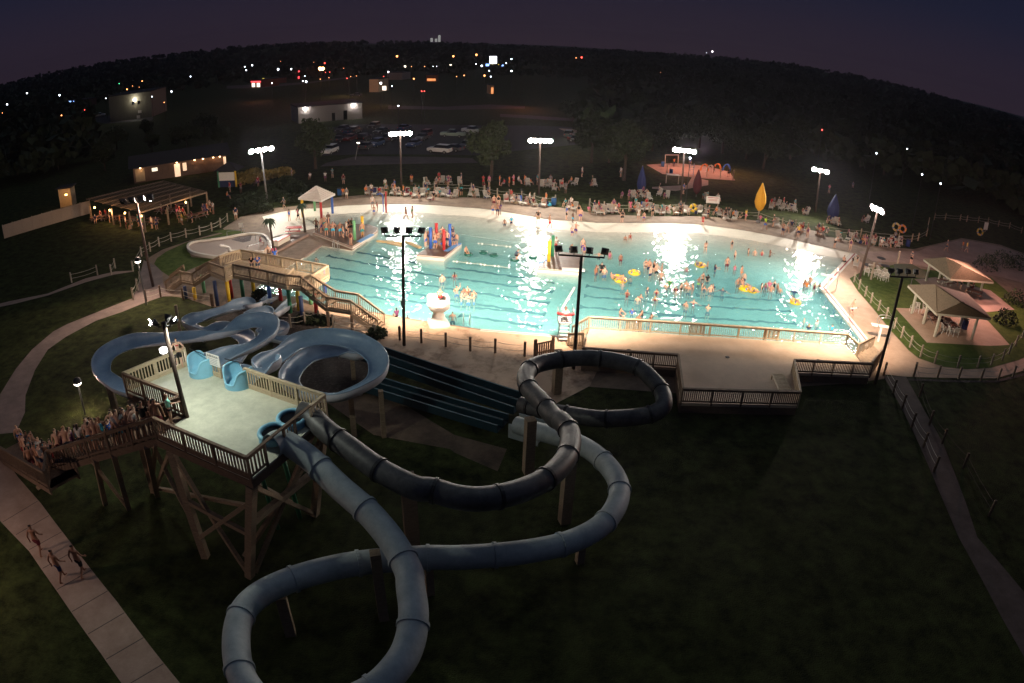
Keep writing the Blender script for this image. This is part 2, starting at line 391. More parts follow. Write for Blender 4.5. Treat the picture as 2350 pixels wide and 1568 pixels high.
# paved areas
deck = PL(('a',240,560),('a',420,440),('a',560,405),('a',730,350),('a',950,330),('a',1250,290),('a',1400,240),('a',1700,210),('b',0,225),('b',500,232),('b',900,240),('b',1300,305),('b',1700,345),('c',0,410),('c',500,432),('c',1000,432),('c',1500,460),('c',1900,520),('c',2350,605),('d',200,620),('d',500,685),('d',800,745),('d',1200,775),('d',1330,745),('d',1700,660),('d',2100,730),('d',2700,950),
          ('o',2700,1300),('o',2300,1412),('o',2050,1480),('o',1500,1475),('o',1100,1462),('o',900,1440),('n',2200,860),('n',1900,900),('n',300,1000),('m',1100,900),('m',850,1085),('m',540,1050),('l',2350,860),('l',1430,560),('l',1300,420),('l',1150,320),('l',700,310),('l',300,200),('a',150,1380),('e',2250,1390),('e',1950,1290),('e',1740,1262),('e',1600,1290),('e',1560,1180),('e',1500,950),('e',1560,860),('e',1700,780),('e',2000,680),('e',2350,590))
sheet('pool_deck', deck, [POOL], .004, SAND)
nearside = PL(('a',1180,1345),('a',1500,1390),('a',1915,1462),('b',0,1497),('b',535,1577),('m',60,318),('m',870,384),('m',1400,480),('m',1200,900),('m',850,1080),('m',540,1045),('l',2350,855),('l',1430,558),('l',1300,418),('l',1150,315),('l',720,300))
sheet('pool_apron', nearside, [], .008, APRON)
walk_o = PL(('o',540,180),('o',720,320),('o',520,430),('o',600,560),('o',740,720),('o',950,980),('o',1140,1190),('o',1240,1270),('o',1500,1360),('o',1750,1388),('o',2000,1372),('o',2300,1290),('o',2500,1200),('o',2700,1290),('o',2300,1410),('o',2050,1478),('o',1500,1473),('o',1100,1460),('o',905,1440),('o',800,1400),('n',2060,640))
walk_i = PL(('o',755,1262),('n',1935,470),('o',170,518),('o',500,200)) 
rgt = [Vector(NEAR[-1]), Vector(RIGHT[0]), Vector(RIGHT[1])]
sheet('walkway', [rgt[1]+Vector((.75,0,0)), rgt[2]+Vector((.8,0,0))] + walk_o + [rgt[0]+Vector((.9,0,0))], [], .008, WALK)
band([rgt[2], rgt[1], rgt[0]], -.02, -.42, .012, PLASTERW, 'pool_coping'); band([rgt[2], rgt[1], rgt[0]], -.42, -.60, .012, TRIM, 'coping_trim'); band([rgt[2], rgt[1], rgt[0]], -.60, -.85, .012, PLASTERW, 'pool_coping')
band(NEAR[5:8], 0.02, .14, .012, PLASTERW, 'pool_coping'); band(NEAR[5:8], .14, .22, .012, TRIM, 'coping_trim'); band(NEAR[5:8], .22, .38, .012, PLASTERW, 'pool_coping')
tg = MB()
for q in ((235,650),(300,755),(375,858),(455,965)):   # tile crosses where the lanes meet the side wall
    v = P('o', q[0], q[1], -.3); d = (rgt[0]-rgt[1]).normalized(); nn = Vector((-d.y, d.x, 0)); 
    if nn.x > 0: nn = -nn
    t = (v-rgt[1]).dot(d); c_ = rgt[1] + d*t + nn*.02
    c_.z = -.42
    tg.box(c_, (.03,.24,.66), rz=math.atan2(d.y, d.x)-math.pi/2); tg.box(c_ + nn*.004, (.03,.7,.2), rz=math.atan2(d.y, d.x)-math.pi/2)
tag(tg.build('lane_target', NAVY), kind='structure')
sheet('plaza', PL(('d',1250,800),('d',1330,760),('d',1700,675),('d',2100,745),('d',2690,960),('o',2690,560),('o',1900,370),('o',1500,340),('o',1020,262),('o',760,250),('o',620,150)), [], .008, PINKC)
sheet('lawn', PL(('o',522,430),('o',700,330),('o',1020,285),('o',1250,330),('o',1500,360),('o',2000,420),('o',2330,700),('o',2600,1000),('o',2500,1190),('o',2300,1285),('o',2000,1368),('o',1750,1384),('o',1500,1356),('o',1245,1267),('o',1145,1188),('o',955,978),('o',745,718),('o',605,560)), [], .014, GRASSN)
sheet('pavilion_floor', PL(('o',1000,742),('o',1340,755),('o',1900,800),('o',2200,1130),('o',1990,1140),('o',1330,1105),('o',1180,940)), [], .020, WALK)
sheet('pavilion_floor', PL(('o',1200,440),('o',1420,420),('o',2000,560),('o',2250,760),('o',1900,790),('o',1400,600)), [], .020, PINKC)
sheet('lawn', PL(('e',1640,870),('e',1740,800),('e',1950,705),('e',2330,612),('a',100,590),('a',300,570),('a',480,600),('a',0,690),('e',1950,760),('e',2000,860),('e',2250,880),('e',1960,1000),('e',1900,1052),('e',1780,1066),('e',1690,1010),('e',1610,930)), [], .012, GRASSN)
# paths
sheet('path', PL(('e',1500,890),('e',1430,1200),('e',1380,1290),('e',1000,1440),('e',700,1560),('j',500,180),('j',300,350),('j',150,530),('j',20,740),('j',-80,900),('j',-80,1150),('j',150,1130),('j',235,940),('j',240,780),('j',330,540),('j',450,350),('j',620,230),('e',1000,1525),('e',1280,1430),('e',1500,1340),('e',1700,1270),('e',1790,1268),('e',1700,1130),('e',1700,1000),('e',1620,950)), [], .006, CPATH)
sheet('path', PL(('e',1380,1000),('e',1200,1010),('e',900,1080),('e',500,1240),('e',100,1320),('e',-100,1370),('e',-100,1400),('e',140,1350),('e',500,1260),('e',900,1120),('e',1200,1040),('e',1400,1010)), [], .007, PATH)
sheet('path', PL(('t',-120,-250),('t',0,180),('t',250,440),('t',500,800),('t',860,1310),('t',1040,1568),('t',1150,1740),('t',1680,1740),('t',1540,1568),('t',1000,870),('t',600,360),('t',350,30),('t',150,-200),('t',0,-420)), [], .010, PATH)
sheet('path', PL(('u',1150,225),('u',1250,400),('u',1330,550),('u',1450,800),('u',1620,1200),('u',1790,1600),('U',2300,1420),('U',2400,1600),('U',2520,1600),('U',2400,1420),('u',1950,1600),('u',1850,1300),('u',1650,780),('u',1500,520),('u',1340,228)), [], .007, RPATH)
band([P('u',1345,245),P('u',1800,262),P('u',2100,262),P('u',2350,200)], 0, .35, .02, MULCH, 'gravel_edge')
sheet('gravel_bed', PL(('l',700,1000),('l',1430,980),('r',250,300),('r',700,420),('r',620,610),('r',250,450),('q',2350,420),('q',1700,300)), [], .006, MUD)
sheet('mulch_bed', PL(('a',0,1480),('a',500,1350),('a',900,1400),('a',1250,1480),('l',1300,330),('l',1380,420),('l',1300,900),('l',700,1000),('l',300,700),('l',200,330)), [], .0075, MULCH)
# far paving: service road, car park, playground, roads of the town
sheet('road', PL(('f',650,1180),('f',900,1125),('f',1600,1130),('f',1900,1140),('f',1950,1180),('f',1500,1185),('f',900,1200),('f',600,1210)), [], .006, FROAD)
sheet('car_park', PL(('f',600,1120),('f',640,880),('f',900,850),('f',1400,850),('f',2000,860),('g',300,860),('g',700,880),('g',900,1000),('f',1950,1115),('f',900,1108)), [], .004, ASPH)
sheet('playground_surface', PL(('g',1250,1195),('g',1480,1180),('g',1750,1205),('g',1960,1255),('g',2010,1330),('g',1700,1310),('g',1390,1275)), [], .006, PINKC)
sheet('path', PL(('g',500,885),('g',640,890),('g',790,925),('g',740,955),('g',600,930)), [], .006, PINKC)
sheet('path', PL(('g',1640,1300),('g',1780,1330),('g',1780,1370),('g',1500,1420),('g',1300,1400),('g',1300,1385),('g',1600,1370)), [], .006, PATH)
sheet('road', PL(('f',1180,690),('f',1650,700),('f',2050,680),('f',2350,695),('f',2350,715),('f',1700,726),('f',1180,720)), [], .006, FROAD)
sheet('road', PL(('g',0,760),('g',500,790),('g',830,815),('g',830,832),('g',400,812),('g',0,785)), [], .006, FROAD)
sheet('road', PL(('f',-200,545),('f',90,540),('f',470,505),('f',900,450),('f',900,438),('f',500,488),('f',200,505),('f',-200,520)), [], .006, FROAD)
sheet('car_park', PL(('h',700,1010),('h',900,1060),('h',1300,1030),('h',1330,960),('h',900,990)), [], .006, ASPH)

# saw-cut joints across the walks
def joints(left, right, step, w_=.05):
    L1 = spline([P(*q) for q in left], 20); R1 = spline([P(*q) for q in right], 20); C1 = [(L1[int(k*(len(L1)-1)/80)]+R1[int(k*(len(R1)-1)/80)])/2 for k in range(81)]
    m = MB(); acc = 0
    for k in range(1, 81):
        acc += (C1[k]-C1[k-1]).length
        if acc < step: continue
        acc = 0; d = (C1[k]-C1[k-1]).normalized(); nn = Vector((-d.y, d.x, 0)); hw = []
        for s_ in (1, -1):
            hw.append(min((abs((e_-C1[k]).dot(nn)) for e_ in (L1 if ((L1[len(L1)//2]-C1[40]).dot(nn))*s_ > 0 else R1) if abs((e_-C1[k]).dot(d)) < .6), default=.8)*.97)
        a, c = C1[k]+nn*hw[0], C1[k]-nn*hw[1]; t_ = d*w_/2
        m.add([(v.x, v.y, .016) for v in (a-t_, c-t_, c+t_, a+t_)], [(0,1,2,3)])
    tag(m.build('path_joint', mat('joint_dark', (.10,.08,.07), .95)), kind='structure')
joints([('t',0,180),('t',250,440),('t',500,800),('t',860,1310),('t',1040,1568)], [('t',150,-200),('t',350,30),('t',600,360),('t',1000,870),('t',1540,1568)], 1.7)

# ------------------------------------------------------------------ railings and timber structures
def rail_mb(pts, h=1.0, gap=.13, post=1.8, bw=.04, board=0.0, top=.14, first=True, last=True):
    """posts, rails and balusters along a 3D line of deck-level points"""
    m = MB(); pts = [Vector(p_) for p_ in pts]
    for s_ in range(len(pts)-1):
        a, c = pts[s_], pts[s_+1]; L_ = (c-a).length; K = max(1, round(L_/post)); up = Vector((0,0,1))
        m.bar(a+up*h, c+up*h, top, .045); m.bar(a+up*(h-.10), c+up*(h-.10), .045, .12); m.bar(a+up*.12, c+up*.12, .045, .10 if not board else .26)
        for i in range(K+1):
            if (i == 0 and s_ > 0): continue
            q = a.lerp(c, i/K); m.box(q+up*(h/2-.08), (.10,.10,h+.16), rz=math.atan2(c.y-a.y, c.x-a.x))
        n_ = max(1, int(L_/gap))
        for i in range(1, n_):
            q = a.lerp(c, i/n_); m.box(q+up*(h/2-.02), (bw,.03,h-.16), rz=math.atan2(c.y-a.y, c.x-a.x))
    return m
def rail(pts, parent, m=None, **k): return rail_mb(pts, **k).build('railing', m or WOOD, parent)
def legmb(a, c, w_=.25): return MB().bar(a, c, w_, w_)
ZT = 6.0
N_ = P('q',650,680,ZT); A_ = P('p',1345,430,ZT); B_ = P('k',1035,1345,ZT); Lc = P('k',412,1090,ZT); BL = P('k',1045,818,ZT); Rc = P('l',800,1205,ZT)
T = thing('slide_tower', 'tall timber slide tower with lit tan deck and blue slide tubs', 'tower', (0,0,0))
poly = [(v.x, v.y) for v in (N_, A_, B_, Lc, BL, Rc)]
MB().prism(ccw(poly), ZT-.06, ZT).build('deck_floor', TOWERDECK, T)
def offs(poly, d):
    c = sum((Vector(p_) for p_ in poly), Vector((0,0)))/len(poly)
    return [tuple(c + (Vector(p_)-c)*(1+d/ (Vector(p_)-c).length)) for p_ in poly]
MB().prism(ccw(offs(poly, .07)), ZT-.42, ZT-.065).build('deck_frame', WOODD, T)
tub1 = P('k',1190,900,ZT); tub2 = P('k',1570,1020,ZT)
bdir = (Rc-BL).normalized()
def onb(f,x,y): v = P(f,x,y,ZT); return BL + bdir*(v-BL).dot(bdir)
t1a, t1b, t2a, t2b = onb('k',1065,830), onb('k',1318,905), onb('k',1432,930), onb('k',1712,1020)
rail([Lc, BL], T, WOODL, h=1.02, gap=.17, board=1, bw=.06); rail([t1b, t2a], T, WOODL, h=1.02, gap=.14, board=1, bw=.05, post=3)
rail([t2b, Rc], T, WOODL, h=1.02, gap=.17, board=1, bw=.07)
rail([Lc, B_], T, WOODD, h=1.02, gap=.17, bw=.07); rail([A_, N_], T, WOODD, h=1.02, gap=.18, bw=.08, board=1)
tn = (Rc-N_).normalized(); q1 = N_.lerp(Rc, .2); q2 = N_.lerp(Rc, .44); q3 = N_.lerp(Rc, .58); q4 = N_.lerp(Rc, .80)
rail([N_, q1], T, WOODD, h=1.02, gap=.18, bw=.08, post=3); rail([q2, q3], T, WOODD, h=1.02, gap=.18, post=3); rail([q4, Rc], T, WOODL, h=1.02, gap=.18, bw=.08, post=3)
MB().bar(q1+Vector((0,0,1.02)), q4+Vector((0,0,1.02)), .14, .05).build('handrail', WOODD, T)
MB().bar(P('k',1065,640,7.0), P('k',1310,745,7.0), .03).bar(P('k',1432,745,7.0), P('k',1712,815,7.0), .03).build('chain', BLACKM, T)
# legs and braces
bases = [P('p',1760,1450), P('q',640,1510), P('q',1195,985), P('p',900,1000), P('p',1100,1040), P('p',1345,930), P('k',470,1400)]
ctr = sum((v for v in (N_, Lc, BL, Rc)), Vector())/4
def attach(v, f=.97): c = Vector((ctr.x, ctr.y, 0)); return Vector((c.x+(v.x-c.x)*f, c.y+(v.y-c.y)*f, ZT-.42))
tops = [attach(A_.lerp(N_, .12)), attach(N_), attach(Rc), attach(Lc), attach(BL)]
gb = [bases[0], bases[1], bases[2], Vector((Lc.x, Lc.y, 0)), Vector((BL.x, BL.y, 0))]
for a, c in zip(tops, gb): legmb(c, a, .34).build('leg', WOOD, T)
mid = MB()
for a, c in ((0,1),(1,2)):
    legmb(gb[c]+Vector((0,0,.1)), tops[a], .18).build('brace', WOOD, T)
    legmb(gb[a]+Vector((0,0,1.2)), tops[c].lerp(gb[c], .15), .18).build('brace', WOOD, T)
legmb(gb[1].lerp(tops[1], .62), gb[2].lerp(tops[2], .55), .26).build('crossbeam', WOOD, T)
legmb(gb[1]+Vector((.2,.2,.1)), tops[2]+Vector((-.3,-.2,0)), .18).build('brace', WOOD, T)
legmb(gb[2], tops[3].lerp(gb[3], .1), .16).build('brace', WOOD, T); legmb(gb[3]+Vector((0,0,.3)), tops[1].lerp(gb[1], .2), .16).build('brace', WOOD, T); legmb(gb[0].lerp(tops[0], .55), gb[1].lerp(tops[1], .5), .2).build('crossbeam', WOOD, T)
legmb(gb[0].lerp(tops[0], .3), tops[3], .18).build('brace', WOOD, T); legmb(gb[3], tops[0], .18).build('brace', WOOD, T)
for v in (P('q',880,1100), P('q',1070,1010)): MB().tube([v, Vector((v.x-.35, v.y-.1, 4.6))], .11, 10).build('pipe', GREEN, T, smooth=True)
# rule board
sb = thing('rules_sign', 'white rules board on the tower railing between the two blue tubs', 'sign')
c0 = P('k',1305,735,7.1); c1 = P('k',1418,758,7.1); dd_ = (c1-c0); rz = math.atan2(dd_.y, dd_.x)
cc = (t1b+t2a)/2 + Vector((0,-.08,.98)); cc.z = 6.93
MB().box(cc, (.95,.03,.62), rz=math.atan2(bdir.y, bdir.x)).build('board', WHITEP, sb)
def text(name, s_, loc, size, m, parent, rot, align='CENTER', ext=.004):
    cu = bpy.data.curves.new(name, 'FONT'); cu.body = s_; cu.size = size; cu.align_x = align; cu.align_y = 'CENTER'; cu.extrude = ext
    o = bpy.data.objects.new(name, cu); COL.objects.link(o); me = bpy.data.meshes.new_from_object(o); bpy.data.objects.remove(o)
    me.materials.clear(); me.materials.append(m); o = bpy.data.objects.new(name, me); COL.objects.link(o); o.location = loc; o.rotation_euler = rot
    if parent: o.parent = parent
    return o
nrm = Vector((bdir.y, -bdir.x, 0)); ra = math.atan2(bdir.y, bdir.x)
text('lettering', 'SLIDE RULES', cc + nrm*.022 + Vector((0,0,.20)), .145, BLACKM, sb, (R(90), 0, ra))
m = MB()
for k in range(4): m.box(cc + nrm*.02 + bdir*((-.05) if k == 3 else 0) + Vector((0,0,.06-.09*k)), (.7-.1*(k % 3),.01,.022), rz=ra)
m.build('fine_print', simple('print_grey', (.3,.3,.32)), sb)

# stairs: tower -> landing -> ground
SW = (B_ - A_); SW.z = 0; wdt = SW.length; swd = SW.normalized()
la = P('p',440,690,3.0); lb = la + swd*wdt*.9
S = thing('tower_stairs', 'long dark timber stairs packed with people, climbing to the slide tower', 'stairs')
def flight(a0, a1, b0, b1, parent, m, n=None, rails=(1,1), solid=True, tread=None):
    """a0,a1: bottom edge (left,right); b0,b1: top edge"""
    n = n or max(3, int(abs(b0.z-a0.z)/.18)); mb = MB()
    for i in range(n):
        t0, t1 = i/n, (i+1)/n
        p0, p1, p2, p3 = a0.lerp(b0, t0), a1.lerp(b1, t0), a1.lerp(b1, t1), a0.lerp(b0, t1)
        z = a0.z + (b0.z-a0.z)*t1
        mb.add([(v.x, v.y, zz) for zz in (z-.05, z) for v in (p0, p1, p2, p3)], [(3,2,1,0),(4,5,6,7),(0,1,5,4),(1,2,6,5),(2,3,7,6),(3,0,4,7)])
    mb.build_each('tread', tread or m, parent)
    MB().bar(a0-Vector((0,0,.18)), b0-Vector((0,0,.18)), .07, .3).bar(a1-Vector((0,0,.18)), b1-Vector((0,0,.18)), .07, .3).build_each('stringer', m, parent)
    if rails[0]: rail([a0, b0], parent, m, h=1.0, bw=.05, gap=.2)
    if rails[1]: rail([a1, b1], parent, m, h=1.0, bw=.05, gap=.2)
STL, STR = la.copy(), lb.copy(); TA_, TB_ = A_.copy(), B_.copy()
flight(la, lb, A_.copy(), B_.copy(), S, WOODD)
v0, v1 = P('p',370,720,4.0), P('p',0,450,2.4); e0 = Vector((v0.x, v0.y, 3.0)); ds = v1-v0; ds.z = 0; ds.normalize(); l2 = Vector((-ds.y, ds.x, 0))
if l2.dot(swd) < 0: l2 = -l2
e1 = e0 + l2*1.7
cl_ = (la+lb+e0+e1)/4
MB().prism(ccw([(v.x, v.y) for v in sorted((la, lb, e1, e0), key=lambda v: math.atan2(v.y-cl_.y, v.x-cl_.x))]), 2.85, 3.0).build('landing', WOODD, S)
flight(e0 + ds*11 - Vector((0,0,3.0)), e1 + ds*11 - Vector((0,0,3.0)), e0, e1, S, WOODD)
rail([la, e0], S, WOODD, h=1.0, bw=.05, gap=.2)
for bx_, tx_ in ((bases[3], la.lerp(A_, .45)), (bases[4], la.lerp(A_, .62)), (bases[5], la.lerp(A_, .9)), (P('p',330,860), la)):
    legmb(bx_, Vector((tx_.x, tx_.y, tx_.z-.25)), .26).build('leg', WOOD, S)
legmb(bases[4], la.lerp(A_, .42)-Vector((0,0,.3)), .14).build('brace', WOOD, S); legmb(bases[5]+Vector((0,0,1)), la.lerp(A_, .97)-Vector((0,0,.3)), .16).build('brace', WOOD, S)

# ------------------------------------------------------------------ water slides
def centred(rows, n=8): return spline([P(r_[0], r_[1], r_[2], r_[3]) for r_ in rows], n)
def flume(name, rows, label, rad=.62, wall=.05, m_in=SLATE, m_out=SLATEOUT, bank=26, rows_pts=None, joints=True, high=115):
    pts = rows_pts or centred(rows); Tn = tangents(pts); t = thing(name, label, 'water slide'); up = Vector((0,0,1))
    inn, ou, rim = MB(), MB(), MB(); K = 16; prev = None; S_ = 0
    curv = []
    for i in range(len(pts)):
        a = Tn[max(0, i-3)]; c = Tn[min(len(pts)-1, i+3)]
        ln = sum((pts[j+1]-pts[j]).length for j in range(max(0, i-3), min(len(pts)-1, i+3))) or 1
        curv.append((a.x*c.y - a.y*c.x)/ln)
    secs = []
    for i, p_ in enumerate(pts):
        x = Tn[i].cross(up).normalized(); y = x.cross(Tn[i]); cv = sum(curv[max(0,i-4):i+5])/len(curv[max(0,i-4):i+5]); k = max(-1, min(1, cv*3.2))
        lo, hi = -high + (24*k if k < 0 else 8*k*-1), high + (24*k if k > 0 else -8*k*-1)
        # outside wall is higher; k>0 turns left so the right wall rises
        lo = -(78 - 30*k); hi = 78 + 30*k
        si, so_ = [], []
        for j in range(K+1):
            a = R(lo + (hi-lo)*j/K) 
            dv = x*math.sin(a)*1.0 - y*math.cos(a)*.85
            si.append(p_ + dv*rad); so_.append(p_ + dv*(rad+wall))
        secs.append((si, so_))
    for i, (si, so_) in enumerate(secs):
        inn.v += [tuple(v) for v in si]; ou.v += [tuple(v) for v in so_]
    for i in range(len(secs)-1):
        for j in range(K):
            a = i*(K+1)+j; f_ = (a, a+1, a+K+2, a+K+1); inn.f.append(f_); ou.f.append(f_[::-1])
    inn.build('chute', m_in, t, smooth=True); ou.build('shell', m_out, t, smooth=True)
    for e_ in (0, K): rim.tube([(s_[0][e_]+s_[1][e_])/2 for s_ in secs], .045, 6)
    rim.build('rim', m_in, t, smooth=True)
    if joints:
        jm = MB(); acc = 0
        for i in range(1, len(pts)):
            acc += (pts[i]-pts[i-1]).length
            if acc > 2.6:
                acc = 0; si, so_ = secs[i]; d_ = Tn[i]*.035; B2 = []
                for j in range(K+1):
                    v = pts[i] + (so_[j]-pts[i])*1.07; B2 += [v-d_, v+d_]
                MB().add(B2, [(2*j, 2*j+1, 2*j+3, 2*j+2) for j in range(K)]).build('joint_flange', m_out, t)
    return t
def tubeslide(name, rows, label, rad=.5, m_=TUBEG, mj=None, step=2.6, n=8):
    pts = centred(rows, n); t = thing(name, label, 'water slide')
    MB().tube(pts, rad, 24, caps=False).build('tube', m_, t, smooth=True)
    acc = 0; jm = MB(); Tn = tangents(pts)
    for i in range(1, len(pts)-1):
        acc += (pts[i]-pts[i-1]).length
        if acc > step:
            acc = 0; MB().tube([pts[i]-Tn[i]*.07, pts[i]-Tn[i]*.065, pts[i]+Tn[i]*.065, pts[i]+Tn[i]*.07], rad+.05, 24, rs=[rad-.01, rad+.05, rad+.05, rad-.01], caps=False).build('joint_flange', mj or m_, t)
    return t
# open flumes
fa = [('k',1262,790,6.02),('k',1300,735,5.85),('k',1480,650,5.5),('k',1700,570,5.2),('k',1860,470,4.9),('k',1880,350,4.7),('k',1700,330,4.5),('k',1400,435,4.3),('k',1100,480,4.1),('k',780,510,4.0),('k',430,560,3.9),('k',200,680,3.8),('k',150,830,3.6),('k',270,960,3.4),('k',480,1060,3.2),('k',900,1090,3.0),('k',1300,960,2.6),('k',1600,640,2.1),('k',1640,500,1.9),('k',1400,400,1.7),('k',1180,400,1.55),('k',1065,345,1.4),('k',1180,290,1.2),('k',1420,215,1.0),('k',1650,150,.8),('a',560,1340,.65),('a',770,1240,.5)]
flume('open_flume_slide', fa, 'blue-grey open flume slide with a wide loop left of the tower', rad=.62)
fb = [('k',1650,905,6.02),('k',1720,850,5.85),('k',1900,770,5.6),('l',150,640,5.2),('l',380,500,4.9),('l',560,400,4.7),('l',830,370,4.5),('l',1100,420,4.3),('l',1300,560,4.0),('l',1310,740,3.8),('l',1130,870,3.6),('l',850,960,3.4),('l',500,900,3.1),('l',420,760,2.9),('l',600,570,2.7),('l',900,500,2.5),('l',1120,540,2.3),('l',1000,470,2.1),('l',700,400,1.9),('l',380,380,1.6),('l',150,330,1.4),('k',2020,420,1.3),('k',1750,320,1.1),('k',1720,285,1.0),('k',1850,245,.9),('a',760,1430,.75),('a',980,1290,.5)]
flume('open_flume_slide', fb, 'blue-grey open flume slide looping right of the tower above the dark bed', rad=.62)
for v, lb_ in ((tub1, 'sky blue entry tub nearer the woman watching from the corner'), (tub2, 'sky blue entry tub just right of the rules board')):
    t = thing('slide_entry_tub', lb_, 'slide tub', (0,0,0), 0, 'entry tubs of the open flumes')
    r_ = .66; inn, lip = MB(), MB(); n_ = 40; d_ = Vector((-bdir.y, bdir.x, 0)); c_ = v + d_*.15
    rings = []
    def wallh(a):
        s_ = math.sin(a); c2 = abs(math.cos(a))
        side = 1/(1+math.exp(-(c2-.62)*14)); hh = .80*side + .14*(1-side)
        if s_ > 0: hh = .80*side + .03*(1-side)
        return .10 + hh
    AA = [2*math.pi*k/n_ for k in range(n_)]
    for q, zf in ((.0,None),(.45,0),(.86,0),(.97,.25),(1.0,.7),(1.03,1)):
        rings.append([c_ + (bdir*math.cos(a) + d_*math.sin(a)*1.05)*r_*max(q,.01) + Vector((0,0, .085 if not zf else .085+(wallh(a)-.085)*zf)) for a in AA])
    vs = [p_ for r2 in rings for p_ in r2]; fs = []
    for i in range(len(rings)-1):
        for k in range(n_): a, c = i*n_+k, i*n_+(k+1) % n_; fs.append((a, c, c+n_, a+n_))
    inn.add(vs, fs); inn.tube(rings[-1] + [rings[-1][0]], .05, 8, caps=False)
    base_ = [c_ + (bdir*math.cos(a) + d_*math.sin(a)*1.05)*r_*1.10 + Vector((0,0,.02)) for a in AA]
    vs2 = base_ + [p_ + (p_-c_)*.03 for p_ in rings[-1]]; inn.add(vs2, [(k, (k+1) % n_, n_+(k+1) % n_, n_+k) for k in range(n_)])
    inn.build('tub', TUB, t, smooth=True)
    MB().prism(ccw([(p_.x, p_.y) for p_ in base_]), ZT+.002, ZT+.05).build('base_ring', TUB, t)
# closed tubes
Dir = lambda a, c: (c-a).normalized()
cT = [('q',820,400,6.3),('q',930,360,6.2),('q',1150,500,5.8),('q',1400,740,5.4),('q',1650,960,5.1),('q',1850,1200,4.8),('q',1990,1450,4.55),('s',1800,750,4.4),('s',1825,980,4.2),('s',1790,1220,4.0),('s',1680,1430,3.9),('s',1450,1640,3.7),('s',1050,1790,3.5),('s',620,1780,3.35),('s',380,1560,3.2),('s',310,1260,3.1),('s',350,990,3.0),('s',500,820,2.9),('s',760,690,2.8),('s',1100,590,2.7),('s',1450,530,2.6),('s',1900,495,2.5),('r',350,1345,2.4),('r',850,1300,2.3),('r',1250,1210,2.2),('r',1520,1060,2.1),('r',1650,860,2.0),('r',1640,680,1.9),('r',1500,500,1.75),('r',1300,370,1.5),('r',1080,300,1.2),('r',900,250,.95),('r',780,215,.85)]
tubeslide('tube_slide', cT, 'long grey enclosed tube slide looping out of frame at the bottom', .50, TUBEG)
dT = [('l',520,1170,6.3),('l',640,1220,6.2),('q',1300,270,6.0),('q',1500,420,5.8),('q',1750,600,5.6),('q',2050,750,5.4),('r',60,770,5.3),('r',300,835,5.2),('r',550,840,5.1),('r',850,765,4.9),('r',1080,640,4.7),('r',1220,470,4.5),('r',1240,290,4.3),('r',1160,180,4.2),('m',830,1230,4.1),('m',690,1060,4.0),('m',560,920,3.9),('m',530,790,3.8),('m',620,690,3.7),('m',850,630,3.6),('m',1150,605,3.5),('m',1450,635,3.4),('m',1700,705,3.2),('m',1850,830,3.0),('m',1950,960,2.8),('m',1970,1100,2.6),('m',1850,1190,2.3),('m',1600,1230,2.0),('m',1300,1240,1.7),('m',1000,1200,1.4),('m',700,1150,1.1),('m',480,1090,.9)]
tubeslide('tube_slide', dT, 'dark charcoal enclosed tube slide circling the timber post near the pool', .48, TUBED, TUBEB, 2.3)
for v, l_ in ((P('k',2090,1410,ZT), 'sky blue round mouth of the charcoal tube at the deck edge'), (P('k',1900,1560,ZT), 'sky blue round mouth of the grey tube at the deck edge')):
    t = thing('tube_entry_hood', l_, 'slide tub', (0,0,0), 0, 'mouths of the enclosed tubes')
    v = v + Vector((.25,-.1,0)); d_ = Vector((tn.y, -tn.x, 0)); c_ = v + Vector((0,0,.30))
    pts = [c_ + (tn*math.cos(a)*.62 - d_*math.sin(a)*.55 + Vector((0,0,1))*(.10 + .28*abs(math.cos(a)) if False else .05*math.sin(a))) for a in [2*math.pi*k/28 for k in range(29)]]
    MB().tube(pts, .10, 10, caps=False).build('lip', TUB, t, smooth=True)
    r0 = [p_ for p_ in pts[:-1]]; r1 = [Vector((p_.x, p_.y, ZT+.02)) + (p_-c_)*.12 for p_ in r0]; r2 = [c_ + (p_-c_)*.5 - Vector((0,0,.24)) for p_ in r0]
    MB().add(r0+r1, [(k, (k+1) % 28, 28+(k+1) % 28, 28+k) for k in range(28)]).build('skirt', TUB, t, smooth=True)
    MB().add(r0+r2, [(k, (k+1) % 28, 28+(k+1) % 28, 28+k) for k in range(28)] + [tuple(28+k for k in range(28))]).build('bowl', BLACKM, t, smooth=True)
# slide support columns (foot pixel, height)
for i, (f, x, y, h, s_, lb_) in enumerate([('q',2030,1250,4.0,.62,'thick square timber post under the charcoal tube beside the grey crossing'),('r',1190,1040,4.0,.50,'timber post inside the big bend of the grey tube'),('r',880,620,3.3,.50,'timber post beside the grey tube outlet box'),('m',850,970,2.95,.50,'timber post inside the charcoal tube ring'),
    ('s',775,1140,2.2,.42,'short timber post holding the low bend at the bottom left'),('s',1570,1010,3.7,.40,'dark timber post behind the grey tube descent'),('s',1970,800,2.0,.32,'short post under the grey tube right of the crossing'),('r',1320,1385,1.6,.34,'stub post below the lowest right bend of the grey tube'),
    ('l',1090,1420,3.0,.30,'post below the right flume loop, closest to the tower'),('l',1400,1430,3.0,.26,'slim post under the outer edge of the right flume loop'),('l',1085,830,2.0,.28,'slim post seen through the right flume loop'),('k',300,1300,2.9,.4,'angled timber post under the left flume loop'),('k',1000,640,3.5,.2,'thin post inside the left flume loop')]):
    v = P(f, x, y); MB().box((v.x, v.y, h/2), (s_, s_, h), rz=.3).build('post', WOOD, thing('slide_support', lb_, 'post', (0,0,0), 0, 'timber posts holding up the slides'))
v = P('m',900,600); 
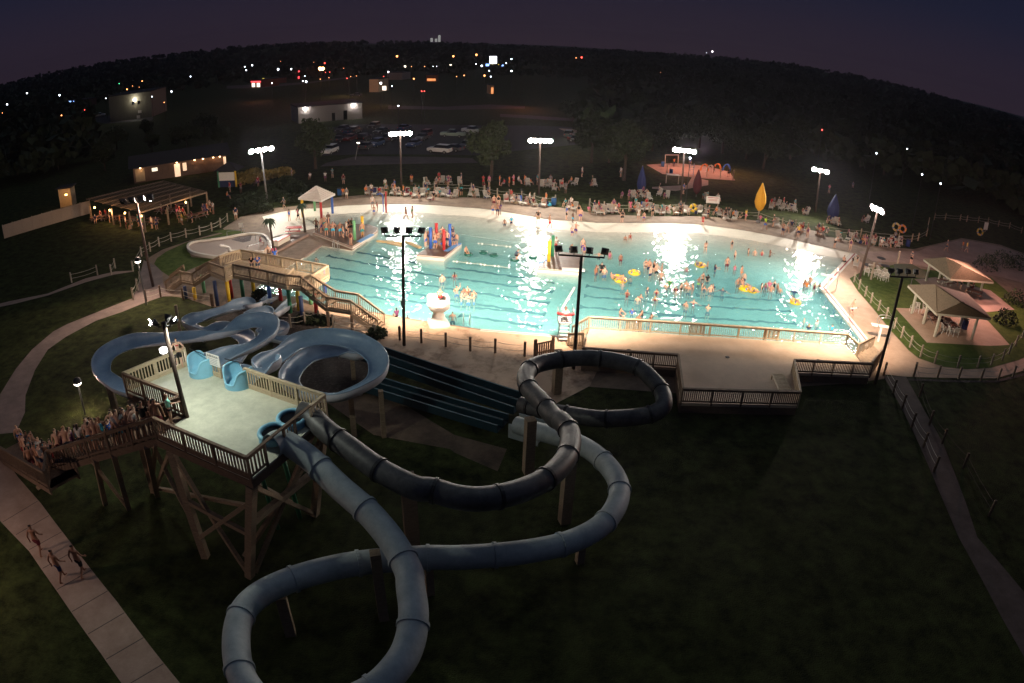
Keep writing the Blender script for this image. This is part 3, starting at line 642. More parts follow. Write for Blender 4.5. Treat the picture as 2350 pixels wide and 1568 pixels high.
# teal racing lanes
def trough(f0, f1, wpx, label):
    a, c = P(*f0, .3), P(*f1, .3); d_ = Dir(a, c); nr = Vector((d_.y, -d_.x, 0)); t = thing('racing_lane_slide', label, 'water slide', (0,0,0), 0, 'teal racing lanes beside the pool apron')
    w_ = (P(*wpx, .3)-a).dot(nr); w_ = abs(w_)
    for k in range(2):
        o0 = nr*(w_*k/2 + .02); o1 = nr*(w_*(k+1)/2 - .02); z = Vector((0,0,1)); m = MB()
        m.add([a+o0, a+o1, c+o1, c+o0], [(0,1,2,3)])
        m.bar(a+o0+z*.22, c+o0+z*.22, .07, .5); m.bar(a+o1+z*.22, c+o1+z*.22, .07, .5)
        m.build('lane', TEAL, t)
        MB().bar(a+o0+z*.48, c+o0+z*.48, .10, .03).bar(a+o1+z*.48, c+o1+z*.48, .10, .03).build('lip', simple('teal_lip', (.03,.09,.12)), t)
    return a, c, nr, w_
trough(('l',1300,520),('m',560,1060),('l',1380,712), 'pair of dark teal racing lanes along the tan concrete apron')
trough(('l',1290,850),('m',350,1268),('l',1320,1000), 'pair of dark teal racing lanes nearer the dark gravel bed')
t = thing('slide_outlet_box', 'pale grey open box where the grey tube runs out beside a timber post', 'slide outlet')
a = P('r',760,215,.5); c = P('r',1010,290,.5); d_ = Dir(a, c); nr = Vector((d_.y, -d_.x, 0)); z = Vector((0,0,1))
MB().bar(a+nr*.65, c+nr*.65, .06, .9).bar(a-nr*.65, c-nr*.65, .06, .9).add([a+nr*.65-z*.3, a-nr*.65-z*.3, c-nr*.65-z*.3, c+nr*.65-z*.3], [(0,1,2,3)]).build('walls', TUBEG, t)

# ------------------------------------------------------------------ boardwalk bridge with painted pillars
ZB = 2.55
Bt = thing('boardwalk_bridge', 'raised timber boardwalk on painted pillars over the flume ends', 'footbridge')
def W(x, y, z=ZB): return P('a', x, y, z)
fl_ = [W(225,925), W(430,880), W(1345,1070), W(1190,1165), W(1060,1090), W(915,1165), W(360,1050), W(265,1090)]
f0, f1, f2 = W(215,960), W(430,890), W(1345,1065)     # back rail line
n0, n1, n2, n3 = W(105,1020), W(265,1085), W(350,1045), W(910,1165)
n4 = W(985,1095); n5 = W(1060,1180); r1_ = W(1175,1175)
MB().prism(ccw([(v.x, v.y) for v in (f0, f1, f2, r1_, n5, n3, n2, n1, n0)]), ZB-.3, ZB).build('floor', WOODL, Bt)
rail([f0, f1], Bt, WOODL, h=1.0, gap=.16, bw=.07); rail([f1, f2], Bt, WOODL, h=1.0, gap=.16, bw=.07); rail([f2, r1_], Bt, WOODL, h=1.0, gap=.16, bw=.07)
rail([n0, n1], Bt, WOOD, h=1.0, gap=.16, bw=.06); rail([n1, n2], Bt, WOODL, h=1.0, gap=.16, bw=.06); rail([n2, n3], Bt, WOOD, h=1.0, gap=.16, bw=.06); rail([n3, n4], Bt, WOODL, h=1.0, gap=.2, post=9); rail([n3, n5], Bt, WOOD, h=1.0, gap=.16)
for x, y, m_ in ((185,1365,NAVY),(310,1350,YEL),(335,1285,RED),(455,1300,GREEN),(565,1245,YEL),(735,1340,BLUE),(845,1310,RED),(945,1440,GREEN),(1035,1410,YEL),(1075,1545,NAVY),(1220,1470,RED),(1310,1230,BLUE),(1160,1350,GREENL)):
    v = P('a', x, y); MB().tube([v, Vector((v.x, v.y, ZB-.31))], .17, 14).build('pillar', m_, Bt, smooth=True)
# stairs of the bridge
Sr = thing('boardwalk_stairs', 'timber stairs falling from the boardwalk to the near pool edge', 'stairs')
m1 = P('a',1330,1400,1.5); m2 = P('a',1420,1330,1.5); m3 = P('a',1580,1440,1.5); m4 = P('a',1660,1370,1.5); g1 = P('l',1335,330); g2 = P('l',1405,262)
flight(m1, m2, n5, r1_, Sr, WOOD); MB().prism(ccw([(v.x, v.y) for v in (m1, m2, m4, m3)]), 1.3, 1.5).build('landing', WOOD, Sr)
rail([m1, m3], Sr, WOOD, h=1.0, gap=.18); rail([m2, m4], Sr, WOOD, h=1.0, gap=.18)
flight(g1, g2, m3, m4, Sr, WOOD)
for v in (m1, m3): legmb(Vector((v.x, v.y, 0)), v-Vector((0,0,.2)), .2).build('leg', WOODD, Sr)
Sl = thing('boardwalk_stairs', 'timber stairs climbing from the grey path to the boardwalk', 'stairs')
a1, a2 = P('e',1740,1215), P('e',1790,1150); b1, b2 = P('e',1890,1110,1.25), P('e',1930,1045,1.25); c1, c2 = P('e',2020,1140,1.25), P('e',2060,1080,1.25); d1_, d2_ = P('e',2190,1035,2.5), P('e',2215,1000,2.5)
flight(a1, a2, b1, b2, Sl, WOOD); MB().prism(ccw([(v.x, v.y) for v in (b1, b2, c2, c1)]), 1.05, 1.25).build('landing', WOOD, Sl); rail([b1, c1], Sl, WOOD, gap=.18)
flight(c1, c2, n0, Vector((f0.x, f0.y, ZB)), Sl, WOOD)
for f, x, y, m_ in (('e',1945,1285,NAVY),('e',2040,1300,YEL),('e',2135,1230,GREENL)):
    v = P(f, x, y); MB().tube([v, Vector((v.x, v.y, 1.1 if f == 'e' and x < 2100 else 1.7))], .17, 14).build('pillar', m_, Sl, smooth=True)

# ------------------------------------------------------------------ raised viewing deck over the near right corner
ZD = .75
D = thing('viewing_deck', 'wide tan deck with timber railings over the near right pool corner', 'deck')
o1_, o2_, o3_, o4_ = P('m',1190,305,ZD), P('n',1835,545,ZD), P('n',1935,640,ZD), P('n',2065,830,ZD)
o5_, o6_, o7_, o8_, o9_ = P('n',1330,800,ZD), P('n',1385,1110,ZD), P('n',290,1085,ZD), P('m',2105,710,ZD), P('m',1115,640,ZD)
dpoly = [o1_, o2_, o3_, o4_, o5_, o6_, o7_, o8_, o9_]
MB().prism(ccw([(v.x, v.y) for v in dpoly]), ZD-.2, ZD).build('floor', RDECK, D)
sk = MB()
for a, c in ((o4_, o5_), (o5_, o6_), (o6_, o7_), (o7_, o8_), (o8_, o9_)):
    i_ = Vector((0,.1,0)); sk.bar(a+i_-Vector((0,0,.48)), c+i_-Vector((0,0,.48)), .06, .54)
sk.build('skirt_wall', WOODD, D)
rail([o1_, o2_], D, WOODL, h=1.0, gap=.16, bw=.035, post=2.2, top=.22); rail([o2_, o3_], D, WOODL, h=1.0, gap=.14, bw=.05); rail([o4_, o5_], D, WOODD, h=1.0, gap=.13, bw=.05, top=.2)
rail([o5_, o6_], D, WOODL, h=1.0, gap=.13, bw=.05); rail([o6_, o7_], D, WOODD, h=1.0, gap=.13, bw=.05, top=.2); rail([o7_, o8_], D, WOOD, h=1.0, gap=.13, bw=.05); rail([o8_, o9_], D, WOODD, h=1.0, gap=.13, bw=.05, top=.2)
for t0 in (.135, .37, .66):
    a = o1_.lerp(o2_, t0) + Vector((0,.12,0)); c = o1_.lerp(o2_, t0+.055) + Vector((0,.12,0))
    rail_mb([a, c], h=.95, gap=.11, bw=.07, post=9, top=.05).build('planter_panel', WOODL, D)
lw = P('m',1000,420,0); lw2 = P('m',1130,330,0)
St = thing('deck_stairs', 'short timber ramp at the left end of the viewing deck', 'stairs')
flight(P('m',970,480), P('m',1010,400), P('m',1120,480,ZD), o1_ + Vector((-.05,.0,0)), St, WOOD, n=4)
St2 = thing('deck_stairs', 'short timber ramp at the right end of the viewing deck', 'stairs')
flight(P('n',2180,650), P('n',2090,560), o4_+Vector((.1,.3,0)), o3_+Vector((.1,0,0)), St2, WOOD, n=4)
t = thing('lattice_bench', 'slatted bench at the near right corner of the viewing deck', 'bench')
a, c = P('n',1150,815,ZD+.4), P('n',1215,965,ZD+.4); a2_, c2_ = P('n',1250,815,ZD+.4), P('n',1330,965,ZD+.4); m = MB()
for k in range(13): m.bar(a.lerp(c, k/12), a2_.lerp(c2_, k/12), .12, .04)
m.bar(a, c, .08, .08).bar(a2_, c2_, .08, .08).build('seat', WOODL, t)
m = MB()
for v in (a, c, a2_, c2_): m.box((v.x, v.y, ZD+.2), (.08,.08,.4))
m.build_each('leg', WOODL, t)
for q in (('m',1607,527),('n',1585,687),('n',728,657)):
    v = P(*q, ZD+.004); tag(MB().tube([v, v+Vector((0,0,.03))], .16, 16).build('deck_drain', BLACKM), {'m': 'dark drain cap in the deck nearest the short ramp by the lifeguard', 'n': 'dark drain cap in the middle of the tan deck' if q[1] < 1000 else 'dark drain cap near the right end of the tan deck'}[q[0]], 'drain', 'drain caps in the viewing deck')

# ------------------------------------------------------------------ islands in the pool
def island(name, pts, zt, label, trim=True, blue=None):
    t = thing(name, label, 'platform'); pp = [(v.x, v.y) for v in pts]; pp = ccw(pp)
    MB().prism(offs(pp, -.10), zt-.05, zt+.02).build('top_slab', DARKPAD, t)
    MB().prism(pp, -1.5, zt).build('side_wall', PLASTERW, t)
    if trim: MB().prism(offs(pp, .015), zt-.10, zt-.05).build('trim', TRIM, t)
    if blue: a, c = blue; MB().bar(a, c, .5, .1).build('blue_coping', BLUETRIM, t)
    return t
Z1 = .30
i1 = island('pool_island', spline(PL(('a',1590,752),('a',1850,590),('a',1860,550),('a',1750,515),('a',1500,508),('a',1250,545),('a',1180,600),('a',1255,712), z=Z1), 1)[:-1], Z1, 'dark round-ended slab on the left pool edge crowded with waiting people', blue=(P('a',1655,700,Z1), P('a',1800,622,Z1)))
i2 = island('pool_island', PL(('b',170,835),('b',460,862),('b',645,710),('b',560,700),('b',300,745), z=Z1), Z1, 'dark slab island in mid pool with red and blue posts', blue=(P('b',480,800,Z1), P('b',620,715,Z1)))
i3 = island('pool_island', PL(('b',1425,975),('b',1880,1010),('b',1925,830),('b',1580,790),('b',1540,880), z=Z1), Z1, 'dark slab island with yellow and green posts right of the lily pads', blue=(P('b',1450,925,Z1), P('b',1540,870,Z1)))
MB().box(P('b',1810,990,Z1+.1), (2.1,.5,.18)).build('step', WHITEP, i3)
def post(f, x, y, ytop, m_, label, z=Z1, r_=.16):
    v = P(f, x, y, z); h = top_at(v, f, x, ytop); t = thing('painted_post', label, 'post', (0,0,0), 0, 'painted posts on the pool islands')
    MB().tube([v, Vector((v.x, v.y, h))], r_, 16).build('post', m_, t, smooth=True); MB().tube([Vector((v.x, v.y, h)), Vector((v.x, v.y, h+.04))], r_+.02, 16).build('cap', m_, t)
post('b',320,770,555,BLUE,'blue post at the left front of the middle island'); post('b',381,720,508,RED,'red post at the back of the middle island'); post('b',459,785,575,RED,'red post at the front of the middle island'); post('b',520,740,518,BLUE,'blue post at the right back of the middle island')
post('b',1553,905,685,YEL,'yellow post on the right island'); post('b',1590,850,632,GREEN,'green post right behind the yellow one on the right island'); post('a',1617,680,480,GREENL,'light green post at the front of the left slab'); post('a',1700,625,435,YEL,'yellow post at the tip of the left slab')
for x, y, l_ in ((715,830,'dark green lily pad float under the seated boy'),(870,810,'empty dark green lily pad float nearest the seated boy'),(980,838,'empty dark green lily pad float in the middle of the row'),(1200,885,'dark green lily pad float under the crouching man'),(1390,855,'empty dark green lily pad float nearest the right island')):
    v = P('b', x, y, WL+.06); t = thing('lily_pad_float', l_, 'pool float', (0,0,0), 0, 'lily pad floats between the islands')
    pts = [v + Vector((math.cos(a)*.34, math.sin(a)*.34, 0)) for a in [2*math.pi*k/20 for k in range(21)]]
    MB().tube(pts, .13, 10, caps=False).build('ring', GTUBE, t, smooth=True); MB().tube([v-Vector((0,0,.02)), v+Vector((0,0,.08))], .30, 20).build('pad', GTUBE, t)
t = thing('floating_log', 'pale timber beam seesaw floating left of the middle island', 'pool float')
MB().bar(P('a',1850,690,.05), P('a',2110,715,.05), .4, .18).bar(P('a',1960,710,.1), P('a',2120,745,.1), .3,.1).build('beam', YEL if False else simple('tan_beam', (.55,.40,.20)), t)
t = thing('floating_log', 'pale timber beam leaning off the front left of the middle island', 'pool float')
MB().bar(P('b',70,700,.08), P('b',210,760,.12), .4, .18).build('beam', simple('tan_beam', (.55,.40,.20)), t)
t = thing('climbing_net', 'fine rope net hanging over the lily pad crossing', 'net'); m = MB()
for k in range(10):
    a = P('b',560,610,2.4).lerp(P('b',1500,750,2.4), k/9)
    if k < 9: a2_ = P('b',560,610,2.4).lerp(P('b',1500,750,2.4), (k+1)/9); m.bar(a, a2_, .02)
m.build('rope', simple('grey_rope', (.25,.3,.3)), t)
# swim lines
for (q0, q1, l_, cols) in ((('b',560,903),('b',1140,968),'float line of white bobs in front of the lily pads', 1),(('b',820,715),('b',1150,750),'float line of pale bobs behind the lily pads', 1),(('b',1820,1180),('b',1690,1400),'float line running from the lifeguard chair to the right island', 2)):
    a, c = P(*q0, WL+.02), P(*q1, WL+.02); t = thing('float_line', l_, 'float line'); m = MB().bar(a, c, .03); m.build('line', ROPE, t); m = MB(); K = int((c-a).length/.35)
    for k in range(K+1):
        if cols == 1 and k % 4 > 1: continue
        q = a.lerp(c, k/max(1, K)); m.box(q, (.16,.16,.13))
    m.build('float_rope', WHITEP, t)
def ladder(f, x, y, label, h=.8, dx=.5, face=0):
    v = P(f, x, y, .3 if f == 'a' else 0.0); t = thing('pool_ladder', label, 'ladder', (v.x, v.y, v.z), face); m = MB()
    for s_ in (-dx/2, dx/2): m.tube(spline([Vector((s_,-.5,0)), Vector((s_,-.45,.6)), Vector((s_,-.15,h)), Vector((s_,.15,.6)), Vector((s_,.2,-.9))], 5), .03, 6)
    m.build('handrail', STEEL, t, smooth=True); m = MB()
    for k in range(3): m.box((0,.2,-.15-.28*k), (dx,.08,.03))
    m.build_each('rung', STEEL, t)
ladder('a',1425,765,'steel pool ladder on the front wall of the left slab'); ladder('b',1475,975,'steel pool ladder on the front wall of the right island'); ladder('m',-85,240,'steel pool ladder on the near pool edge', face=0)
for x in (160,):
    pass

# ------------------------------------------------------------------ shelter, palms, kids' basin, tables
def post_h(base, h, r_, m_, parent, name='post'): return MB().tube([base, Vector((base.x, base.y, h))], r_, 12).build(name, m_, parent, smooth=True)
Sh = thing('shade_shelter', 'white shingled square shelter on yellow green red and blue posts', 'shelter')
c_ = [P('a',1075,440), P('a',1200,375), P('a',1385,402), P('a',1270,465)]
for v, m_ in zip(c_, (YEL, GREENL, BLUE, RED)): post_h(v, 2.5, .16, m_, Sh, 'post')
ctr_ = sum(c_, Vector())/4; ap = Vector((ctr_.x, ctr_.y, 3.75)); ev = [ctr_ + (v-ctr_)*1.22 + Vector((0,0,2.45)) for v in c_]
m = MB(); K = 9
for k in range(4):
    a, c = ev[k], ev[(k+1) % 4]
    for i in range(K):
        t0, t1 = i/K, (i+1)/K; p0, p1, p2, p3 = a.lerp(ap, t0), c.lerp(ap, t0), c.lerp(ap, t1), a.lerp(ap, t1); u_ = Vector((0,0,.085))
        m.add([p0+u_, p1+u_, p2, p3, p0, p1], [(0,1,2,3),(4,5,1,0)])
m.build('roof', ROOFW, Sh)
m = MB()
for k in range(4): m.bar(ev[k]-Vector((0,0,.08)), ev[(k+1) % 4]-Vector((0,0,.08)), .06, .2)
m.build('fascia', WHITEP, Sh)
def palm(f, x, y, ytop, label):
    v = P(f, x, y); h = top_at(v, f, x-25, ytop)+.15; t = thing('artificial_palm', label, 'palm', (v.x, v.y, 0)); b0 = Vector((0,0,0)); tp = Vector((-.25,.1,h))
    MB().tube([b0, Vector((-.05,0,h*.5)), tp], .13, 10, rs=[.17,.12,.09]).build('trunk', BARK, t, smooth=True); m = MB(); r2 = random.Random(x)
    for k in range(13):
        a = 2*math.pi*k/13 + r2.uniform(-.15,.15); L_ = r2.uniform(.75,1.0); up = r2.uniform(.1,.45); pr = None
        for i in range(7):
            s_ = i/6; c = tp + Vector((math.cos(a)*L_*s_, math.sin(a)*L_*s_, up*s_*1.6 - 1.25*s_*s_)); nn = Vector((-math.sin(a), math.cos(a), 0)); w_ = .17*math.sin(math.pi*min(1, .15+s_*.9)); q = (c+nn*w_-Vector((0,0,w_*.7)), c, c-nn*w_-Vector((0,0,w_*.7)))
            if pr: m.add([pr[0], pr[1], pr[2], q[0], q[1], q[2]], [(0,1,4,3),(1,2,5,4)])
            pr = q
    m.build('fronds', simple('palm_frond', (.03,.055,.03)), t)
palm('a',768,805,480,'artificial palm in the dark planter beside the children\'s basin'); palm('a',1097,598,320,'artificial palm in front of the white shelter, beside the wooden seats')
kb = thing('splash_basin', 'low white oval wading basin with shallow water', 'wading pool'); KO = spline(PL(('e',1950,745),('e',2010,700),('e',2200,675),('a',0,685),('a',250,655),('a',520,610),('a',700,640),('a',715,790),('a',430,790),('a',300,800),('a',200,850),('e',2200,850),('e',2000,810), z=.25), 4, True)
ko = [(v.x, v.y) for v in KO]; ki = offs(ko, -.28)
m = MB(); n_ = len(ko)
for i in range(n_):
    j = (i+1) % n_; m.add([(*ko[i],.0),(*ko[j],0),(*ko[j],.35),(*ko[i],.35),(*ki[i],.35),(*ki[j],.35),(*ki[i],.1),(*ki[j],.1)], [(0,1,2,3),(3,2,5,4),(4,5,7,6)])
m.build('rim', PLASTERW, kb); MB().prism(ccw(ki), .02, .14).build('basin_floor', simple('basin_pink_plaster', (.52,.40,.33)), kb)
sw_ = bpy.data.materials.new('shallow_water'); sw_.use_nodes = True; bs = sw_.node_tree.nodes['Principled BSDF']; bs.inputs['Base Color'].default_value = (.35,.33,.34,1); bs.inputs['Roughness'].default_value = .06; bs.inputs['Alpha'].default_value = .35
MB().prism(ccw([(v.x, v.y) for v in PL(('a',330,690),('a',400,660),('a',540,650),('a',530,700),('a',450,720))]), .145, .16).build('water', sw_, kb)
t = thing('toddler_slide', 'white curved toddler slide at the near rim of the wading basin', 'slide')
c_ = P('a',270,810,.2); MB().tube([c_+Vector((.5*math.cos(a), .5*math.sin(a), .15+.06*k)) for k, a in enumerate([math.pi*.1*i for i in range(14)])], .14, 8).build('chute', WHITEP, t, smooth=True)
t = thing('basin_handrail', 'steel handrails by the steps of the wading basin', 'handrail'); m = MB()
for pts_ in ([('a',580,700,0),('a',580,630,.9),('a',715,650,.9),('a',712,700,0)], [('a',495,760,0),('a',500,745,.9),('a',710,680,.9),('a',715,700,.2)], [('a',615,790,0),('a',612,700,.9)], [('a',285,670,0),('a',280,590,.9),('a',470,570,.9),('a',440,640,.0)]): m.tube([P(q[0], q[1], q[2]+ (0), q[3]) for q in pts_], .03, 6)
m.build('tube_rail', STEEL, t)
def picnic(v, rz, label, L_=2.2, m_=REDB, group='red picnic tables', nm='picnic_table'):
    t = thing(nm, label, 'table', (v.x, v.y, v.z), rz, group)
    MB().box((0,0,.74), (L_,.78,.06)).build('table_top', m_, t)
    for s_ in (-1, 1): MB().box((0,.62*s_,.44), (L_,.28,.05)).build('bench', m_, t)
    m = MB()
    for x in (-L_*.32, L_*.32): MB().bar((x,-.6,0), (x,.25,.72), .05).bar((x,.6,0), (x,-.25,.72), .05).bar((x,-.7,.4), (x,.7,.4), .05).build('leg_frame', GREYP, t)
    return t
picnic(P('a',985,610,.05), .1, 'short red picnic table beside the taller palm base', 1.8)
a = P('a',780,690,.6); c = P('a',915,625,.6); t = thing('red_bench_wall', 'long red-topped low wall beside the dark planter', 'bench'); 
MB().bar(a+Vector((.1,0,0)), c, .8, .07).build('seat', REDB, t); MB().bar(a+Vector((.12,-.02,-.33)), c+Vector((0,-.02,-.33)), .6, .52).build('base', PLASTERW, t)
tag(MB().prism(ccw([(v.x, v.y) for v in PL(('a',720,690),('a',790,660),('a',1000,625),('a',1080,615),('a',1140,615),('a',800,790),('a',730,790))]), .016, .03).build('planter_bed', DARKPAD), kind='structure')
tag(MB().bar(P('a',1130,625,.1), P('a',800,800,.1), .25, .2).build('step_kerb', PINKC), kind='structure')
tag(MB().bar(P('a',1262,738,.06), P('a',1095,858,.06), .25, .12).build('step_kerb', PINKC), kind='structure')
t = thing('outdoor_shower', 'blue shower arm and red post on the beach beside two bathers', 'shower')
v = P('a',1915,395); MB().tube([v, Vector((v.x, v.y, 2.2)), Vector((v.x-.3, v.y, 2.5)), Vector((v.x-.75, v.y, 2.3))], .07, 8).build('arm', BLUE, t)
v = P('a',1945,395); MB().tube([v, Vector((v.x, v.y, 2.7))], .09, 8).build('post', RED, t)
# launch chair, diving stands, lifeguard chair
t = thing('lifeguard_stand', 'large white moulded lifeguard stand on the near pool edge', 'lifeguard stand')
v = P('b',405,1560); v.z = 0; m = MB(); n_ = 20
prof = [(.95,0),(.9,.15),(.62,.35),(.5,.75),(.42,1.05),(.60,1.2),(.84,1.38),(.90,1.45),(.92,2.25),(.84,2.25),(.82,1.7)]
for k in range(n_):
    for (q, z) in prof: a = 2*math.pi*k/n_+.3; sq = 1/max(abs(math.cos(a-.3)), abs(math.sin(a-.3)))**.95; m.v.append((v.x+q*sq*.85*math.cos(a), v.y+q*sq*.85*math.sin(a), z))
for k in range(n_):
    for i in range(len(prof)-1): a, c = k*len(prof)+i, ((k+1) % n_)*len(prof)+i; m.f.append((a, c, c+1, a+1))
m.build('body', WHITEP, t, smooth=True)
MB().tube([v+Vector((0,0,1.68)), v+Vector((0,0,1.72))], .9, 16).build('floor', WHITEP, t)
t = thing('lifeguard_chair', 'white ladder lifeguard chair with red seat frame at the near edge', 'lifeguard chair')
v = P('m',925,435); MB().bar(v+Vector((-.38,-.1,0)), v+Vector((-.33,0,1.55)), .05).bar(v+Vector((.38,-.1,0)), v+Vector((.33,0,1.55)), .05).bar(v+Vector((-.38,1.0,0)), v+Vector((-.33,.6,1.55)), .05).bar(v+Vector((.38,1.0,0)), v+Vector((.33,.6,1.55)), .05).build('frame', STEEL, t)
m = MB()
for k in range(5): m.box(v+Vector((0,-.08+.02*k,.25+.28*k)), (.70,.14,.04))
m.build('steps', WHITEP, t); MB().box(v+Vector((0,.35,1.57)), (.95,1.0,.06)).build('footboard', WHITEP, t)
m = MB()
for s_ in (-.55,.55): m.tube(spline([v+Vector((s_*.8,-.3,1.55)), v+Vector((s_,-.25,1.9)), v+Vector((s_,-.25,2.6)), v+Vector((s_,.3,2.6)), v+Vector((s_*.9,.35,1.7))], 4), .03, 6)
m.build('armrest_frame', STEEL, t, smooth=True); MB().tube([v+Vector((-.62,-.28,2.35)), v+Vector((0,-.40,2.28)), v+Vector((.62,-.28,2.3))], .10, 10).build('rescue_tube', RED, t, smooth=True)
MB().box(v+Vector((0,.2,2.0)), (.5,.5,.05)).box(v+Vector((0,-.05,2.2)), (.5,.05,.4)).box(v+Vector((0,.2,1.78)), (.1,.1,.4)).build('seat', simple('seat_plastic', (.5,.5,.48)), t)
def divestand(f, x, y, face, label):
    v = P(f, x, y); t = thing('diving_board', label, 'diving board', (v.x, v.y, 0), face)
    MB().box((0,0,.7), (.16,.3,1.4)).build('pedestal', WHITEP, t); MB().box((.1,0,1.42), (1.6,.5,.07)).build('board', WHITEP, t); m = MB()
    for s_ in (-.32,.32): m.tube(spline([Vector((-.9,s_,0)), Vector((-.85,s_,1.2)), Vector((-.8,s_,2.2)), Vector((.3,s_,2.2)), Vector((.35,s_,1.45))], 4), .028, 6)
    m.build('handrail', STEEL, t, smooth=True); m = MB()
    for k in range(4): m.box((-.85,0,.3+.28*k), (.05,.64,.04))
    m.build_each('rung', STEEL, t)
divestand('o',285,545,R(150),'white diving board stand on the bend of the right pool edge'); divestand('o',815,1090,R(165),'white diving board stand beside the walkway near the tall dark light pole')
# ------------------------------------------------------------------ floodlight poles
LAMPW = mat('lamp_glass_lit', (1,1,1), emit=(1.0,.90,.84,110)); LAMPG = mat('lamp_glass_greenish', (1,1,1), emit=(.80,1.0,.84,110)); LAMPDIM = mat('lamp_glass_dim', (1,1,1), emit=(1.0,.95,.88,3))
LAMPO = mat('lamp_glass_orange', (1,1,1), emit=(1.0,.40,.10,14)); LAMPP = mat('globe_rim_lit', (1,1,1), emit=(1.0,.86,.72,9))
def spot(loc, tgt, power, size=110, blend=.6, col=(1,.9,.78), rad=.25):
    l = bpy.data.lights.new('floodlight', 'SPOT'); l.energy = power; l.spot_size = R(size); l.spot_blend = blend; l.color = col; l.shadow_soft_size = rad
    o = bpy.data.objects.new('floodlight', l); COL.objects.link(o); o.location = loc; d_ = Vector(tgt)-Vector(loc); o.rotation_euler = d_.to_track_quat('-Z', 'Y').to_euler(); return o
def point(loc, power, col=(1,.75,.6), rad=.15):
    l = bpy.data.lights.new('lamp_light', 'POINT'); l.energy = power; l.color = col; l.shadow_soft_size = rad
    o = bpy.data.objects.new('lamp_light', l); COL.objects.link(o); o.location = loc; return o
def flood_pole(base, top, label, n=4, tgt=(6,62,0), lit=None, m_=GREYP, r_=.12, span=2.6, power=0, col=(1,.9,.78), zb=0, head=.74, green=(), lean=None, group='floodlight poles around the pool', sz=132, dirs=None, box_at=None):
    b_ = P(*base, zb); h = top_at(b_, *top); t = thing('floodlight_pole', label, 'light pole', (0,0,0), 0, group)
    tv = P(top[0], top[1], top[2], h)
    tv = b_ + (tv-b_)*1.0
    MB().tube([b_, tv], r_, 10, rs=[r_*1.25, r_]).build('pole', m_, t, smooth=True)
    aim = Vector(tgt)-tv; aim.z = 0; aim.normalize(); sd = Vector((-aim.y, aim.x, 0))
    if sd.x < 0: sd = -sd
    MB().tube([tv-sd*span/2, tv, tv+sd*span/2], .06, 8).build('crossarm', BLACKM, t)
    if box_at: MB().box(b_.lerp(tv, box_at)+Vector((.0,-.18,0)), (.3,.2,.5)).build('switch_box', GREYP, t)
    for k in range(n):
        q = tv + sd*(-span/2 + span*k/(n-1) if n > 1 else 0); a2 = aim if not dirs else (Matrix.Rotation(R(dirs[k]), 3, 'Z') @ aim)
        d_ = (a2 - Vector((0,0,.55))).normalized(); hc = q + Vector((0,0,.30 if head > .5 else .42)); MQ = d_.to_track_quat('Z', 'Y').to_matrix()
        hm = MB(); s0, s1 = head*.32, head*.56
        hm.add([hc + MQ @ Vector((i*s_, j*s_*.9, z_)) for z_, s_ in ((-.24, s0), (-.05, s1), (.10, s1)) for i, j in ((-1,-1),(1,-1),(1,1),(-1,1))], [(0,3,2,1)] + [(4*l_+a, 4*l_+(a+1) % 4, 4*l_+4+(a+1) % 4, 4*l_+4+a) for l_ in (0,1) for a in range(4)])
        hm.bar(q, hc - d_*.1, .05)
        hm = hm.build('lamp_head', BLACKM, t)
        gl_ = MB().tube([hc + d_*.102, hc + d_*.12, hc + d_*.18, hc + d_*.22], s1, 14, rs=[s1*.93, s1*.93, s1*.7, s1*.2])
        on = lit is None or k in lit
        gl_.build('lens', (LAMPG if k in green else LAMPW) if on else GLASSD, hm)
    if power: spot(tv + Vector((0,0,.35)) + aim*.9, tgt, power, sz, 1.0, col, 1.0)
    return t, tv
PWR = 12500
flood_pole(('f',150,1520),('f',95,1085),'tall grey floodlight pole with four lit lamps behind the dark shrubs', power=PWR*.75, green=(0,), tgt=(-8,58,0), m_=GREYP, span=2.9)
flood_pole(('f',1293,1380),('f',1285,945),'floodlight pole with five lit lamps behind the left lounge chairs', power=PWR, n=5, green=(4,), tgt=(-4,57,0), m_=POLEM)
flood_pole(('g',330,1450),('g',345,1005),'floodlight pole with five lit lamps between the two leafy trees', power=PWR*1.3, n=5, green=(4,), tgt=(6,56,0), m_=POLEM)
flood_pole(('g',1545,1500),('g',1575,1090),'floodlight pole with five lit lamps in front of the playground', power=PWR*1.5, n=5, green=(4,), tgt=(14,56,0), m_=POLEM)
flood_pole(('d',170,390),('i',610,1260),'floodlight pole with three lit lamps right of the yellow umbrella', power=PWR*1.1, n=3, tgt=(20,56,0), m_=POLEM, span=1.9)
flood_pole(('d',630,1090),('d',818,385),'floodlight pole at the bend of the right walkway, one bright cluster', power=PWR*1.1, n=3, tgt=(20,58,0), m_=POLEM, span=1.3)
flood_pole(('e',1600,1165),('e',1430,290),'dark floodlight pole at the path junction with one lamp lit', n=4, lit=(3,), tgt=(-38,62,0), m_=POLEM, span=2.6, head=.6, dirs=(150,150,30,10))
